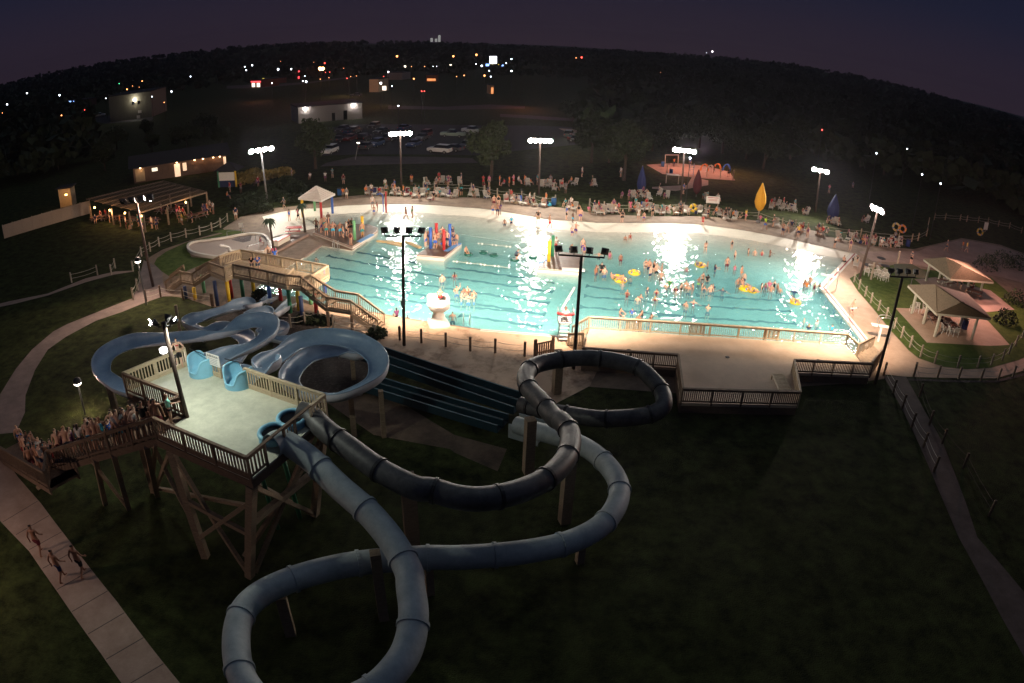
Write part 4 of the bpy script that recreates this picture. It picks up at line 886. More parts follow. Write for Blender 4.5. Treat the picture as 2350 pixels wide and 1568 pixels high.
# near poles: seen from behind, they flood the pool
_, ta = flood_pole(('l',1610,475),('a',2120,640),'dark floodlight pole standing left of the white lifeguard stand', n=4, tgt=(-8,66,0), m_=POLEM, span=2.5, head=.42, box_at=.42, r_=.10, dirs=(22,8,-8,-22), lit=())
_, tb = flood_pole(('m',1028,720),('b',1895,850),'dark floodlight pole standing just right of the lifeguard chair', n=4, tgt=(6,66,0), m_=POLEM, span=2.9, head=.42, r_=.10, dirs=(22,8,-8,-22), lit=())
_, tc_ = flood_pole(('n',2115,905),('o',1075,415),'dark leaning floodlight pole at the right corner of the viewing deck', n=4, tgt=(24,66,0), m_=POLEM, span=2.3, head=.36, r_=.10, dirs=(28,8,-8,-22), lit=())
spot(P('e',1540,250,8.4)+Vector((0,.3,0)), (-30,30,0), 6500, 140, .8, (1,.74,.58), .3); spot(ta+Vector((0,.5,.4)), (-10,74,0), 30000, 150, 1.0, (1,.76,.58), .4); spot(tb+Vector((0,.5,.4)), (6,74,0), 30000, 150, 1.0, (1,.76,.58), .4); spot(tc_+Vector((-.3,.5,.4)), (22,72,0), 27000, 150, 1.0, (1,.76,.58), .4)
# tower light
tp_ = P('k',1045,1355,ZT); tt = P('k',805,420,9.9); t = thing('tower_light_pole', 'dark pole on the tower deck carrying three small lamps', 'light pole')
h_ = top_at(tp_, 'k', 805, 420); tt = P('k',805,420,h_); tt = Vector((tp_.x + (tt.x-tp_.x), tp_.y + (tt.y-tp_.y), h_))
MB().tube([tp_ - Vector((0,0,.4)), tt], .10, 10).build('pole', POLEM, t, smooth=True)
MB().tube([tt+Vector((-.3,-.1,.05)), tt+Vector((0,0,.08)), tt+Vector((.34,.05,.05))], .035, 6).build('bracket', BLACKM, t)
MB().tube([tt, tt+Vector((0,.02,.25))], .12, 8).build('junction_box', BLACKM, t)
for k, (dx, dy, m_) in enumerate(((-.22,-.1,LAMPW),(.28,.05,LAMPW),(.0,.25,GLASSD))):
    q = tt + Vector((dx,dy,.12)); hd = MB().tube([q, q+Vector((dx*.9,dy*.9,.22))], .13, 10, rs=[.08,.17]).build('lamp_head', BLACKM, t, smooth=True)
    MB().tube([q+Vector((dx*.93,dy*.93,.222)), q+Vector((dx*.95,dy*.95,.235))], .15, 10).build('lens', GLASSD, hd)
    if k < 2: MB().tube(spline([q+Vector((dx*.9-.12,dy*.9-.1,.1)), q+Vector((dx*.9,dy*.9-.14,.22)), q+Vector((dx*1.3,dy*.9-.1,.36))], 4), .02, 6).build('glowing_rim', LAMPW, hd)
dc = (N_+Lc+BL+Rc)/4
lp_ = tt.lerp(Vector((dc.x, dc.y, tt.z)), .3) + Vector((0,0,.3)); spot(lp_, (dc.x+.3, dc.y, ZT), 1350, 150, .4, (.95,1.0,.86), .2)
lw_ = thing('deck_lamp', 'bright white lamp box outside the tower railing near the watching woman', 'lamp'); lv = P('k',795,655,7.0); MB().tube([lv-Vector((0,0,.14)), lv-Vector((0,0,.1)), lv+Vector((0,0,.08)), lv+Vector((0,0,.13))], .22, 14, rs=[.16,.22,.22,.15]).build('diffuser', mat('lamp_box_lit', (1,1,1), emit=(1,.97,.92,6)), lw_, smooth=True); MB().box(lv-Vector((.05,0,.5)), (.1,.1,.7)).build('bracket', BLACKM, lw_)
point(lv+Vector((-.5,.3,-.3)), 220, (.9,.92,1), .2)
def globe(f, x, y, yb, label, power, xb=None, r_=.3, col=(1,.68,.52), gb_=None):
    b_ = P(f, xb or x, yb); h = top_at(b_, f, x, y); t = thing('globe_lamp', label, 'street lamp', (0,0,0), 0, 'globe lamps along the paths')
    tv = P(f, x, y, h); tv.z = h
    MB().tube([b_, Vector((tv.x, tv.y, h-r_))], .06, 8).build('pole', GREYP, t); m = MB(); K = 10
    for (nm, lo, hi, m_) in (('shade', -.25, 1.57, BLACKM), ('globe', -1.5, -.26, LAMPP)):
        m = MB(); n_ = 16; vs = []; 
        for i in range(6):
            a = lo + (hi-lo)*i/5
            for k in range(n_): vs.append((tv.x + r_*math.cos(a)*math.cos(2*math.pi*k/n_), tv.y + r_*math.cos(a)*math.sin(2*math.pi*k/n_), h + r_*math.sin(a)*(.95)))
        m.add(vs, [(i*n_+k, i*n_+(k+1) % n_, (i+1)*n_+(k+1) % n_, (i+1)*n_+k) for i in range(5) for k in range(n_)]); m.build(nm, m_, t, smooth=True)
    point((tv.x, tv.y, h-.42), power, col, .08)
globe('j',725,650,960,'globe lamp with dark cap above the grass beside the queue', 1100, xb=800)
globe('e',1437,890,1355,'globe lamp with dark cap at the lower path junction', 800, xb=1530)
globe('f',925,1000,1150,'globe lamp with dark cap in the car park strip', 40, xb=900)
point((-27.5,13.5,4.2), 2200, (1,.70,.55), .12)
# globe lamp body for the light above the stairs path (outside the frame on the left)
t = thing('globe_lamp', 'globe lamp beyond the left edge of the path', 'street lamp', (0,0,0), 0, 'globe lamps along the paths')
MB().tube([(-27.5,13.5,0),(-27.5,13.5,4.3)], .06, 8).build('pole', GREYP, t); MB().tube([(-27.5,13.5,4.4),(-27.5,13.5,4.7)], .3, 12).build('shade', BLACKM, t)
# ------------------------------------------------------------------ rope fences, furniture
def fence(rows, label, h=1.1, ropes=(.45,.88), r_=.09, m_=POST, rope=ROPE, close=False, gap=None, z=0):
    pts = [P(*q, z) if isinstance(q[0], str) else Vector(q) for q in rows]; t = thing('rope_fence', label, 'fence')
    for v in pts: MB().tube([v, v+Vector((0,0,h))], r_, 8).build('post', m_, t)
    for z_ in ropes:
        m = MB(); r3 = []
        for i, (a, c) in enumerate(zip(pts, pts[1:])):
            if gap and i in gap: 
                if len(r3) > 1: m.tube(r3, .016, 4)
                r3 = []; continue
            for k in range(5): s_ = k/4; r3.append(a.lerp(c, s_) + Vector((0,0,z_-.10*4*s_*(1-s_))))
        if len(r3) > 1: m.tube(r3, .016, 4)
        if m.f: m.build('rope', rope, t)
    return t
fence([('o',565,470),('o',615,545),('o',680,620),('o',740,690),('o',820,770),('o',900,850),('o',985,960),('o',1060,1055),('o',1150,1155),('o',1260,1255),('o',1410,1320),('o',1650,1365),('o',1860,1365),('o',2000,1345),('o',2120,1290),('o',2190,1225),('o',2260,1140),('o',2330,1060)], 'rope and post fence wrapping the grass in front of the tan pavilions')
fence([('o',1190,1460),('o',1440,1475),('o',1660,1490),('o',1895,1500),('o',2075,1500),('o',2230,1470),('o',2345,1400)], 'post fence along the lower edge of the curved walkway at the right', m_=WOOD)
fence([('u',1408,215),('u',1455,400),('u',1540,640),('u',1650,800),('u',1830,1010),('u',2050,1420)], 'sagging rope fence right of the path running down out of frame', m_=WOODD, rope=POLEM)
fence([('u',1150,218),('u',1230,370),('u',1310,500),('u',1390,660),('u',1490,830),('u',1580,1040)], 'line of dark fence posts left of the path running down out of frame', m_=WOODD)
fence([('l',1565,420),('l',1790,450),('l',2045,490),('l',2300,535),('m',210,555),('m',518,590)], 'rope and post fence across the damp apron below the lifeguard stand', m_=WOODD)
t = thing('picket_gate', 'dark slatted gate between the apron fence and the viewing deck', 'gate'); a, c = P('m',625,598), P('m',808,560); m = MB(); m.bar(a+Vector((0,0,1.0)), c+Vector((0,0,1.0)), .08, .1).bar(a+Vector((0,0,.3)), c+Vector((0,0,.3)), .06, .1)
for k in range(9): q = a.lerp(c, k/8); m.box(q+Vector((0,0,.55)), (.12,.04,1.0))
m.build('pickets', WOODD, t)
for q in (a, c): MB().tube([q, q+Vector((0,0,1.35))], .12, 8).build('post', WOODD, t)
fence([('l',270,265),('l',425,290),('l',575,265),('l',720,245),('l',870,290),('l',1310,400)], 'rope fence in front of the flume ends below the boardwalk', m_=POST)
fence([('e',1395,1305),('e',1440,1210),('e',1470,1130)], 'short sagging rope fence at the lower path junction', h=1.2)
fence([('e',1530,1320),('e',1680,1275),('e',1915,1305),('e',2215,1370),('a',140,1370)], 'rope fence between the grass and the boardwalk stairs', m_=WOODD)
fence([('e',750,1125),('e',1020,1045),('e',1165,1040),('e',1205,975),('e',1390,1005),('e',1480,850),('e',1570,800),('e',1665,745),('e',1790,695),('e',1945,655),('e',2090,625),('e',2215,590),('e',2305,540)], 'long rope fence curving along the grey path below the pergola', gap=(1,3))
fence([('a',0,630),('a',125,590),('a',215,550),('a',290,490)], 'end of the rope fence by the dark shrubs')
fence([('b',245,155),('b',360,155),('b',615,165),('b',745,170),('b',880,195),('b',935,210),('b',1015,230),('b',1140,240),('b',1270,260),('b',1400,280),('b',1520,310),('b',1620,300)], 'rope fence behind the left row of lounge chairs', h=1.2)
fence([('c',-110,340),('c',-60,370),('c',40,370),('c',300,385),('c',510,390),('c',840,370),('c',870,380),('c',1090,400),('c',1360,440),('c',1650,460),('c',1900,540),('c',2035,560),('c',2165,590)], 'rope fence behind the middle row of lounge chairs', h=1.2)
fence([('d',235,600),('d',640,650),('d',1035,690),('d',1175,700),('d',1240,690),('d',1330,640),('d',1350,520)], 'rope fence behind the dim chairs at the right end', h=1.2, m_=WOOD)
fence([('d',1410,470),('d',1525,470),('d',1680,480),('d',1750,490),('d',1870,500),('d',1970,510),('d',2080,540),('d',2195,560),('d',2320,610)], 'far dim rope fence behind the pink plaza', h=1.2, m_=WOOD)
for f, x, y, l_ in (('d',750,1095,'dim upright post left of the jumble of chairs'),('d',1020,960,'dim upright post right of the jumble of chairs')):
    v = P(f, x, y); MB().tube([v, v+Vector((0,0,2.0))], .12, 8).build('post', POST, thing('wooden_post', l_, 'post'))

def lounge_proto():
    t = thing('lounge_chair', 'x', 'lounge chair', (0,0,-50)); fm = MB(); r_ = .022
    for s_ in (-.3,.3):
        fm.tube([(s_,-.75,.36),(s_,.35,.36),(s_,.72,.98)], r_, 6); fm.tube([(s_,-.55,.36),(s_,-.62,0)], r_, 5); fm.tube([(s_,.25,.36),(s_,.32,0)], r_, 5)
        fm.tube([(s_,-.1,.36),(s_*1.12,-.1,.56),(s_*1.12,.30,.58)], r_, 5)
    fm.bar((-.3,-.75,.36), (.3,-.75,.36), .04).bar((-.3,.72,.98), (.3,.72,.98), .04).bar((-.3,.32,.02), (.3,.32,.02), .03)
    fm.build('frame', simple('chair_frame_white', (.50,.48,.44)), t); sm = MB()
    for k in range(13): y = -.68 + .083*k; sm.box((0,y,.375), (.58,.062,.012))
    sm.build('seat_straps', simple('strap_cream', (.42,.39,.33)), t); bm_ = MB()
    for k in range(8):
        s_ = (k+.6)/8.4; bm_.box((0,.35+.37*s_,.375+.62*s_), (.58,.012,.062), M=Matrix.Rotation(R(-30), 3, 'X'))
    bm_.build('back_straps', simple('strap_cream', (.42,.39,.33)), t); return t
LP = lounge_proto(); used = [0]
TOWELC = {}
def place_lounge(f, x, y, rz, label, group, sc_=1.0):
    v = P(f, x, y)
    if not used[0]:
        used[0] = 1; LP.location = v; LP.rotation_euler = (0,0,rz); LP['label'] = label; LP['group'] = group; return LP
    return dup(LP, v, rz, label, group)
def face_cam(v, off=0): return math.atan2(v.y, v.x) - math.pi/2 + off  # local -Y towards the camera
rows = {
 'front row at the left shore': [('a',1750,205),('a',1825,212),('a',1903,210),('a',2015,208),('a',2070,215),('a',2165,218),('a',2240,232),('a',2320,225),('b',165,215),('b',232,220),('b',320,262),('b',385,215),('b',445,222),('b',508,235),('b',572,235),('b',740,222),('b',802,230),('b',905,245)],
 'run facing the middle of the beach': [('b',1110,290),('b',1175,290),('b',1250,305),('b',1320,312),('b',1400,320),('b',1500,330),('b',1765,352),('b',1820,368),('b',2035,392),('b',2060,408),('b',2125,408),('b',2190,395),('b',2245,395)],
 'run between the rope fence and the shore': [('c',20,395),('c',90,392),('c',372,372),('c',445,370),('c',505,372),('c',592,402),('c',655,412),('c',798,412),('c',892,402),('c',1042,402),('c',1095,440),('c',1238,430),('c',1315,465),('c',1405,470),('c',1845,535),('c',1990,560),('c',2105,590),('c',2312,628)],
 'dim row right of the beach corner': [('d',232,628),('d',412,672),('d',515,685),('d',592,688),('d',772,725),('d',855,740),('d',968,722),('d',920,750),('d',1020,755),('d',1052,728),('d',590,960)],
}
for nm, lst in rows.items():
    lst = sorted(lst, key=lambda q: FR[q[0]][0]+q[1]*FR[q[0]][2])
    for i, q in enumerate(lst):
        v = P(*q); rz = face_cam(v, rnd.uniform(-.35,.45))
        place_lounge(*q, rz, f'white lounge chair, {ORD[i]} from the left, {nm}', 'lounge chairs, ' + nm)
rows2 = {
 'scattered back rows on the dark grass': [('b',280,100),('b',440,85),('b',515,88),('b',625,95),('b',1335,110),('b',1475,125),('b',1528,125),('b',1580,125),('b',1610,162),('b',1690,130),('b',1825,105),('b',2030,115)],
 'dark grass below the umbrellas': [('c',350,240),('c',440,235),('c',515,262),('c',620,215),('c',700,240),('c',1110,260),('c',1200,290),('c',1785,355),('c',1855,330),('c',1895,368),('c',1965,372),('c',2030,385),('c',2150,408)],
 'dark area right of the poles': [('d',75,412),('d',350,512),('d',402,525),('d',700,495)],
}
for nm, lst in rows2.items():
    lst = sorted(lst, key=lambda q: FR[q[0]][0]+q[1]*FR[q[0]][2])
    for i, q in enumerate(lst):
        v = P(*q); place_lounge(*q, face_cam(v, rnd.uniform(-.5,.5)), f'dim lounge chair, {ORD[i]} from the left, {nm}', 'lounge chairs, ' + nm)
# towels lying over chairs
tw = [('a',1825,205,'navy'),('a',2165,210,'maroon'),('b',160,205,'blue'),('b',445,200,'navy'),('b',508,225,'purple'),('b',1250,290,'blue'),('b',1110,280,'red'),('b',1320,300,'maroon'),('b',1175,280,'navy'),('c',445,355,'blue'),('c',505,360,'cyan'),('c',655,395,'plum'),('c',1315,450,'black'),('c',1405,450,'blue'),('d',515,675,'black'),('d',1052,718,'black'),('c',1095,425,'navy'),('d',855,735,'navy'),('c',892,395,'white')]
tw.sort(key=lambda q: FR[q[0]][0]+q[1]*FR[q[0]][2])
for i, (f, x, y, cn) in enumerate(tw):
    v = P(f, x, y+8, 0); v2 = MB(); 
    rz = face_cam(v); Q = Matrix.Rotation(rz, 3, 'Z'); pts = [(-.27,.32,.43),(.27,.30,.43),(.25,.62,.92),(-.25,.65,.94),(-.26,-.1,.41),(.26,-.12,.41)]
    m = MB().add([v + Q @ Vector(p_) + Vector((0,0,.0)) for p_ in pts] + [v + Q @ Vector(p_) + Vector((0,0,.03)) for p_ in pts], [(0,1,2,3),(4,5,1,0),(6,9,8,7),(10,6,7,11),(3,2,8,9),(4,10,11,5),(0,3,9,6),(1,7,8,2),(4,0,6,10),(5,11,7,1)])
    tag(m.build('towel', cloth(cn)), f'{cn} towel draped on a lounge chair, {ORD[i]} of the draped towels from the left', 'towel', 'towels on the lounge chairs')
# jumbled patio chairs and tables by the right pole
def patio_proto():
    t = thing('patio_chair', 'x', 'chair', (0,0,-50)); fm = MB()
    for s_ in (-.25,.25): fm.tube([(s_,-.25,0),(s_,-.25,.62),(s_,.2,.62),(s_,.27,0)], .02, 6).tube([(s_,.18,.4),(s_,.32,.92)], .02, 6)
    fm.bar((-.25,.32,.92), (.25,.32,.92), .04).build('frame', WHITEP, t); MB().box((0,0,.42), (.5,.48,.03)).build('seat', simple('strap_cream', (.42,.39,.33)), t); MB().box((0,.27,.68), (.48,.02,.36), M=Matrix.Rotation(R(-15), 3, 'X')).build('back', simple('strap_cream', (.42,.39,.33)), t); return t
PP_ = patio_proto(); pu = [0]
def place_patio(f, x, y, rz, label, group):
    v = P(f, x, y, .02)
    if not pu[0]: pu[0] = 1; PP_.location = v; PP_.rotation_euler = (0,0,rz); PP_['label'] = label; PP_['group'] = group; return
    dup(PP_, v, rz, label, group)
for i, (f, x, y) in enumerate([('d',700,1050),('d',760,1060),('d',810,1080),('d',850,1100),('d',900,1110),('d',830,1030),('d',740,1010),('d',900,1060)]):
    place_patio(f, x, y, rnd.uniform(0,6), f'white patio chair, {ORD[i]} in the jumble left of the long dark crossarm', 'patio chairs jumbled behind the fence')
for i, (f, x, y) in enumerate([('o',1180,780),('o',1215,785),('o',1300,790),('o',1390,850),('o',1500,1005),('o',1570,1030),('o',1620,1035),('o',1540,960),('o',1640,985),('o',1340,860),('o',1510,500),('o',1560,505),('o',1780,570)]):
    place_patio(f, x, y, rnd.uniform(0,6), f'white patio chair, {ORD[i]} from the left under the tan pavilions', 'patio chairs under the pavilions')
for f, x, y, l_ in (('d',850,930,'dark folded table heaped in the jumble by the lit pole'),('d',890,1010,'tipped dark table with a pale leg in the jumble'),('d',700,1000,'low dark table at the left of the jumble')):
    v = P(f, x, y); t = thing('patio_table', l_, 'table', (v.x, v.y, 0), rnd.uniform(0,3)); MB().tube([(0,0,.68),(0,0,.74)], .55, 18).build('table_top', BLACKM, t); MB().tube([(0,0,0),(0,0,.7)], .05, 8).tube([(0,0,0),(0,0,.04)], .3, 12).build('pedestal', GREYP, t)
for i, (f, x, y, l_) in enumerate([('o',1370,870,'dark bag-laden table by the left pavilion posts'),('o',1560,960,'dark table in the middle of the near pavilion'),('o',1820,620,'dark red table at the right of the far pavilion'),('o',1520,500,'dark table under the left end of the far pavilion')]):
    picnic(P(f, x, y, .03), .5+i, l_, 1.9, simple('brown_table', (.16,.07,.05)), 'dark tables under the pavilions')
def pavilion(posts, eave, ridge, label, zh=2.35, zr=3.9):
    t = thing('picnic_pavilion', label, 'pavilion')
    for f, x, y in posts: v = P(f, x, y); MB().box((v.x, v.y, zh/2), (.2,.2,zh)).build('post', simple('post_pale', (.50,.48,.38)), t)
    ev = [P(f, x, y, zh) for f, x, y in eave]; rg = [P(f, x, y, zr) for f, x, y in ridge]; z = Vector((0,0,.08))
    a, b_, c, d_ = ev; r0, r1 = rg
    fs = [(0,1,4),(1,2,5,4),(2,3,5),(3,0,4,5)]; V = ev+rg
    m = MB().add([v+z for v in V], fs).add([v-z*.2 for v in V], [q[::-1] for q in fs]); m.add([v+z for v in ev]+[v-z*.9 for v in ev], [(i, (i+1) % 4, 4+(i+1) % 4, 4+i) for i in range(4)])
    m.build('roof', ROOFT, t); m = MB()
    for i in range(4): m.bar(ev[i]-z*1.2, ev[(i+1) % 4]-z*1.2, .08, .18)
    m.build('fascia', simple('post_pale', (.50,.48,.38)), t); return t
pavilion([('o',1170,800),('o',1290,910),('o',1410,1045),('o',1680,930),('o',1800,1070)], [('o',1135,505),('o',1430,795),('o',2005,850),('o',1760,600)], [('o',1420,500),('o',1690,680)], 'near tan-roofed picnic pavilion on pale posts above white patio chairs')
pavilion([('o',1320,460),('o',1450,470),('o',1580,510),('o',1760,520),('o',1880,620)], [('o',1300,232),('o',1580,435),('o',2030,470),('o',1760,275)], [('o',1525,215),('o',1700,300)], 'far tan-roofed picnic pavilion behind the first, partly in shadow')
t = thing('dark_parasol', 'dark green square canopy hung low behind the leaning floodlight pole', 'parasol')
q = [P('d',990,930,2.2), P('d',1010,1060,2.0), P('d',1320,1080,2.0), P('d',1330,1010,2.2), P('d',1180,930,2.4)]
MB().add(q + [v-Vector((0,0,.05)) for v in q], [(0,1,2,3,4),(9,8,7,6,5)] + [(i, (i+1) % 5, 5+(i+1) % 5, 5+i) for i in range(5)]).build('canopy', simple('canopy_dark_green', (.035,.045,.02)), t)
MB().tube([P('d',1160,1180), P('d',1160,1180)+Vector((0,0,2.1))], .04, 6).build('pole', GREYP, t)
# closed umbrellas
def umbrella(f, x, yb, ytip, m_, label, wd=.62, lift=.9):
    v = P(f, x, yb); h = top_at(v, f, x, ytip); t = thing('closed_umbrella', label, 'umbrella', (v.x, v.y, 0), 0, 'tall closed umbrellas behind the chairs')
    MB().tube([(0,0,0),(0,0,h)], .05, 8).build('pole', GREYP, t); m = MB(); n_ = 22; prof = [(0,.12),(.12,.7),(.3,1.0),(.55,.85),(.8,.42),(.97,.10),(1,.02)]
    for (s_, q) in prof:
        for k in range(n_): a = 2*math.pi*k/n_; rr = wd*q*(1+.18*math.cos(a*7)); m.v.append((rr*math.cos(a), rr*math.sin(a), lift + (h-lift)*s_))
    for i in range(len(prof)-1):
        for k in range(n_): m.f.append((i*n_+k, i*n_+(k+1) % n_, (i+1)*n_+(k+1) % n_, (i+1)*n_+k))
    m.build('canopy', m_, t, smooth=True)
umbrella('c',1655,420,72,simple('canvas_yellow', (.80,.42,.03)),'yellow closed umbrella', .75, .55); bpy.data.objects['closed_umbrella']['label'] = 'bright yellow closed umbrella standing behind the shore chairs'
umbrella('g',1675,1470,1228,simple('canvas_maroon', (.07,.008,.012)),'maroon closed umbrella in front of the playground', .62, .4)
umbrella('g',1200,1450,1200,simple('canvas_blue', (.006,.015,.09)),'blue closed umbrella left of the playground, half in darkness', .62, .2)
umbrella('d',340,490,190,simple('canvas_blue', (.006,.015,.09)),'blue closed umbrella behind the right floodlight poles', .85, .2)
t = thing('notice_board', 'white notice board on two legs behind the middle chairs', 'sign'); v = P('c',1165,390); MB().box((v.x, v.y, 1.75), (1.9,.05,.95)).build('board', WHITEP, t)
MB().box((v.x-.8, v.y+.05, .65), (.08,.08,1.3)).box((v.x+.8, v.y+.05, .65), (.08,.08,1.3)).build_each('leg', POST, t)
MB().box((v.x, v.y-.03, 2.05), (1.5,.012,.10)).box((v.x, v.y-.03, 1.8), (1.3,.012,.05)).box((v.x, v.y-.03, 1.65), (1.2,.012,.05)).build('printed_lines', simple('print_red', (.5,.2,.2)), t)
def ring_tube(v, R1, r1, m_, label, rot=None, group=None, nm='inner_tube', n=1):
    t = thing(nm, label, 'swim ring', (v.x, v.y, v.z), rnd.uniform(0,3), group)
    for k in range(n):
        c = Vector(((k-(n-1)/2)*R1*1.75, 0, 0)); MB().tube([c + Vector((math.cos(a)*R1, math.sin(a)*R1, 0)) for a in [2*math.pi*i/24 for i in range(25)]], r1, 12, caps=False).build('ring', m_, t, smooth=True)
        m = MB()
        for i in range(4):
            a = math.pi/2*i+.4; pts = [c + Vector(((R1+ r1*1.03*math.cos(b))*math.cos(a+s_), (R1+r1*1.03*math.cos(b))*math.sin(a+s_), r1*1.03*math.sin(b))) for s_ in (-.12,.12) for b in [R(10+20*j) for j in range(9)]]
            m.add(pts, [(j, j+1, j+10, j+9) for j in range(8)])
        m.build('printed_patch', simple('tube_blue_print', (.05,.15,.45)), t, smooth=True)
    if rot: t.rotation_euler = rot
    return t
for f, x, y, n_, l_ in (('c',200,1085,2,'yellow double inner tube carrying two riders left of the crowd'),('c',360,1020,1,'yellow single inner tube above the double one at the left'),('c',1048,940,1,'yellow inner tube in the middle of the pool beside the glare'),('c',1550,1195,2,'yellow double inner tube below the large chatting group'),('c',2040,1325,1,'yellow inner tube with one rider close to the right wall')):
    ring_tube(P(f, x, y, WL+.08), .42, .19, YTUBE, l_, None, 'yellow inner tubes in the pool', n=n_)
ring_tube(P('c',975,345,.75), .42, .17, YTUBE, 'yellow and blue inner tube propped upright on a chair row', (R(80), 0, .3))
for k, (f, x, y, l_, m_) in enumerate([('d',1003,545,'dim tan swim ring hung on the far slope', simple('ring_tan', (.5,.38,.15))),('d',1070,565,'dim orange and red swim ring beside the tan one', simple('ring_orange', (.6,.22,.04))),('d',1880,590,'dim yellow round float by the white sign at the far right', simple('ring_mustard', (.5,.35,.05)))]):
    v = P(f, x, y+60); v.z = .9; ring_tube(v, .5, .16, m_, l_, (R(70), 0, -.2))
t = thing('notice_board', 'small dim white sign beyond the pink plaza', 'sign'); v = P('d',1940,600); MB().box((v.x, v.y, 1.1), (.9,.05,1.3)).build('board', WHITEP, t); MB().box((v.x, v.y, .3), (.08,.08,.6)).build('leg', POST, t)
def bin_(f, x, y, m_, label): v = P(f, x, y); t = thing('litter_bin', label, 'bin', (v.x, v.y, 0)); MB().tube([(0,0,0),(0,0,.95)], .32, 14).build('drum', m_, t, smooth=True); MB().tube([(0,0,.95),(0,0,1.02)], .34, 14).build('rim', BLACKM, t)
bin_('b',1605,312,simple('bin_blue', (.02,.10,.28)),'blue litter bin at the end of the left fence'); bin_('a',1458,212,simple('bin_blue', (.02,.10,.28)),'blue litter bin beside two people behind the shelter'); bin_('g',1460,1280,simple('bin_blue', (.02,.10,.28)),'blue litter bin on the playground surface'); bin_('o',1720,960,simple('bin_navy', (.012,.025,.12)),'navy litter bin at the back of the near pavilion')
bin_('d',1135,745,simple('bin_navy', (.012,.025,.12)),'navy litter bin at the end of the dim chairs'); bin_('e',2140,380,simple('bin_navy', (.012,.025,.12)),'navy litter bin at the right end of the pergola'); bin_('g',1388,1210,simple('bin_blue', (.02,.10,.28)),'blue litter bin at the back left of the playground')
t = thing('small_sign', 'small white box sign on a post beside the wading basin', 'sign'); v = P('a',435,600); MB().box((v.x, v.y, .85), (.55,.05,.5)).build('board', WHITEP, t); MB().box((v.x, v.y, .3), (.06,.06,.6)).build('leg', STEEL, t)
# steel starting platforms rail beside the right pole are part of the diving stands
# scattered bags on the deck
bg_ = [('a',2195,215,'maroon'),('b',60,215,'white'),('b',200,245,'grey'),('b',330,260,'plum'),('b',900,243,'navy'),('b',1460,330,'grey'),('b',1560,325,'cyan'),('c',345,385,'black'),('c',1000,405,'navy'),('c',1300,465,'white'),('c',130,395,'maroon'),('c',720,400,'white'),('d',640,715,'navy'),('d',700,725,'plum'),('d',620,700,'white'),('c',1650,500,'grey'),('b',1215,300,'khaki')]
bg_.sort(key=lambda q: FR[q[0]][0]+q[1]*FR[q[0]][2])
for i, (f, x, y, cn) in enumerate(bg_):
    v = P(f, x, y); t = thing('beach_bag', f'{cn} beach bag on the deck, {ORD[i]} of the deck bags from the left', 'bag', (v.x, v.y, 0), rnd.uniform(0,3), 'bags among the lounge chairs'); m = MB()
    b0 = [(math.cos(a)*.30, math.sin(a)*.18) for a in [2*math.pi*k/10 for k in range(10)]]
    for z, q in ((0,.9),(.15,1.1),(.32,.8),(.38,.5)):
        for (x_, y_) in b0: m.v.append((x_*q, y_*q, z))
    for k in range(3):
        for i_ in range(10): m.f.append((k*10+i_, k*10+(i_+1) % 10, k*10+10+(i_+1) % 10, k*10+10+i_))
    m.f.append(tuple(30+i_ for i_ in range(10))); m.build('body', cloth(cn), t, smooth=True); MB().tube(spline([Vector((-.15,0,.36)), Vector((0,0,.55)), Vector((.15,0,.36))], 4), .015, 5).build('strap', cloth(cn), t)
# playground
t = thing('swing_frame', 'pale timber swing frame on the pink-lit playground', 'swing'); a, c = P('g',1410,1215), P('g',1520,1215); m = MB()
for v in (a, c): m.bar(v-Vector((0,.0,0)), v+Vector((0,.5,2.2)), .12)
m.bar(a+Vector((0,.5,2.2)), c+Vector((0,.5,2.2)), .12).build('frame', POST, t)
for k in (.3,.7): q = a.lerp(c, k)+Vector((0,.5,0)); MB().bar(q+Vector((-.25,0,.5)), q+Vector((-.25,0,2.2)), .03).bar(q+Vector((.25,0,.5)), q+Vector((.25,0,2.2)), .03).box(q+Vector((0,0,.5)), (.6,.25,.05)).build('swing_seat', BLACKM, t)
t = thing('play_table', 'pale flat-topped play frame in front of the swings', 'play equipment'); a, c = P('g',1425,1275,1.5), P('g',1530,1283,1.5); MB().bar(a, c, 1.0, .1).build('top', WHITEP, t); m = MB()
for v in (a, c): m.box((v.x, v.y, .75), (.12,.12,1.5))
m.build_each('leg', POST, t)
t = thing('climbing_ladder', 'blue-grey climbing ladders in the middle of the playground', 'play equipment'); m = MB()
for x in (1610,1650): v = P('g',x,1290); m.bar(v, v+Vector((0,0,2.2)), .1)
a, c = P('g',1610,1290), P('g',1650,1290)
for k in range(5): m.bar(a+Vector((0,0,.4*k+.3)), c+Vector((0,0,.4*k+.3)), .07)
m.build('frame', simple('blue_grey_paint', (.2,.28,.42)), t)
for i, (x, y, m_) in enumerate([(1740,1250,'orange'),(1790,1260,'white'),(1850,1245,'orange'),(1930,1250,'blue')]):
    t = thing('spring_rider', f'small play climber of curved bars, {ORD[i]} from the left on the playground', 'play equipment', (0,0,0), 0, 'curved bar climbers on the playground'); v = P('g',x,y); m = MB()
    for k in range(3): m.tube([v+Vector((.7*math.cos(a)+.2*k,.3*k,1.3*math.sin(a))) for a in [math.pi*j/8 for j in range(9)]], .05, 6)
    m.build('bars', cloth(m_), t)
for i, (x, y) in enumerate([(1765,1300),(1880,1310),(1990,1325),(1425,1275),(1560,1290)]):
    v = P('g',x,y); MB().box((v.x, v.y, .9), (.15,.15,1.8)).build('post', POST, thing('play_post', f'thin playground post, {ORD[i]} in the loose line of posts', 'post', (0,0,0), 0, 'playground posts'))
p0 = P('g',1640,1250); spot(p0+Vector((-2,1,7)), p0, 3800, 150, .6, (1,.40,.27), .3); spot(p0+Vector((8,1,7)), p0+Vector((8,0,0)), 3000, 150, .6, (1,.40,.27), .3)
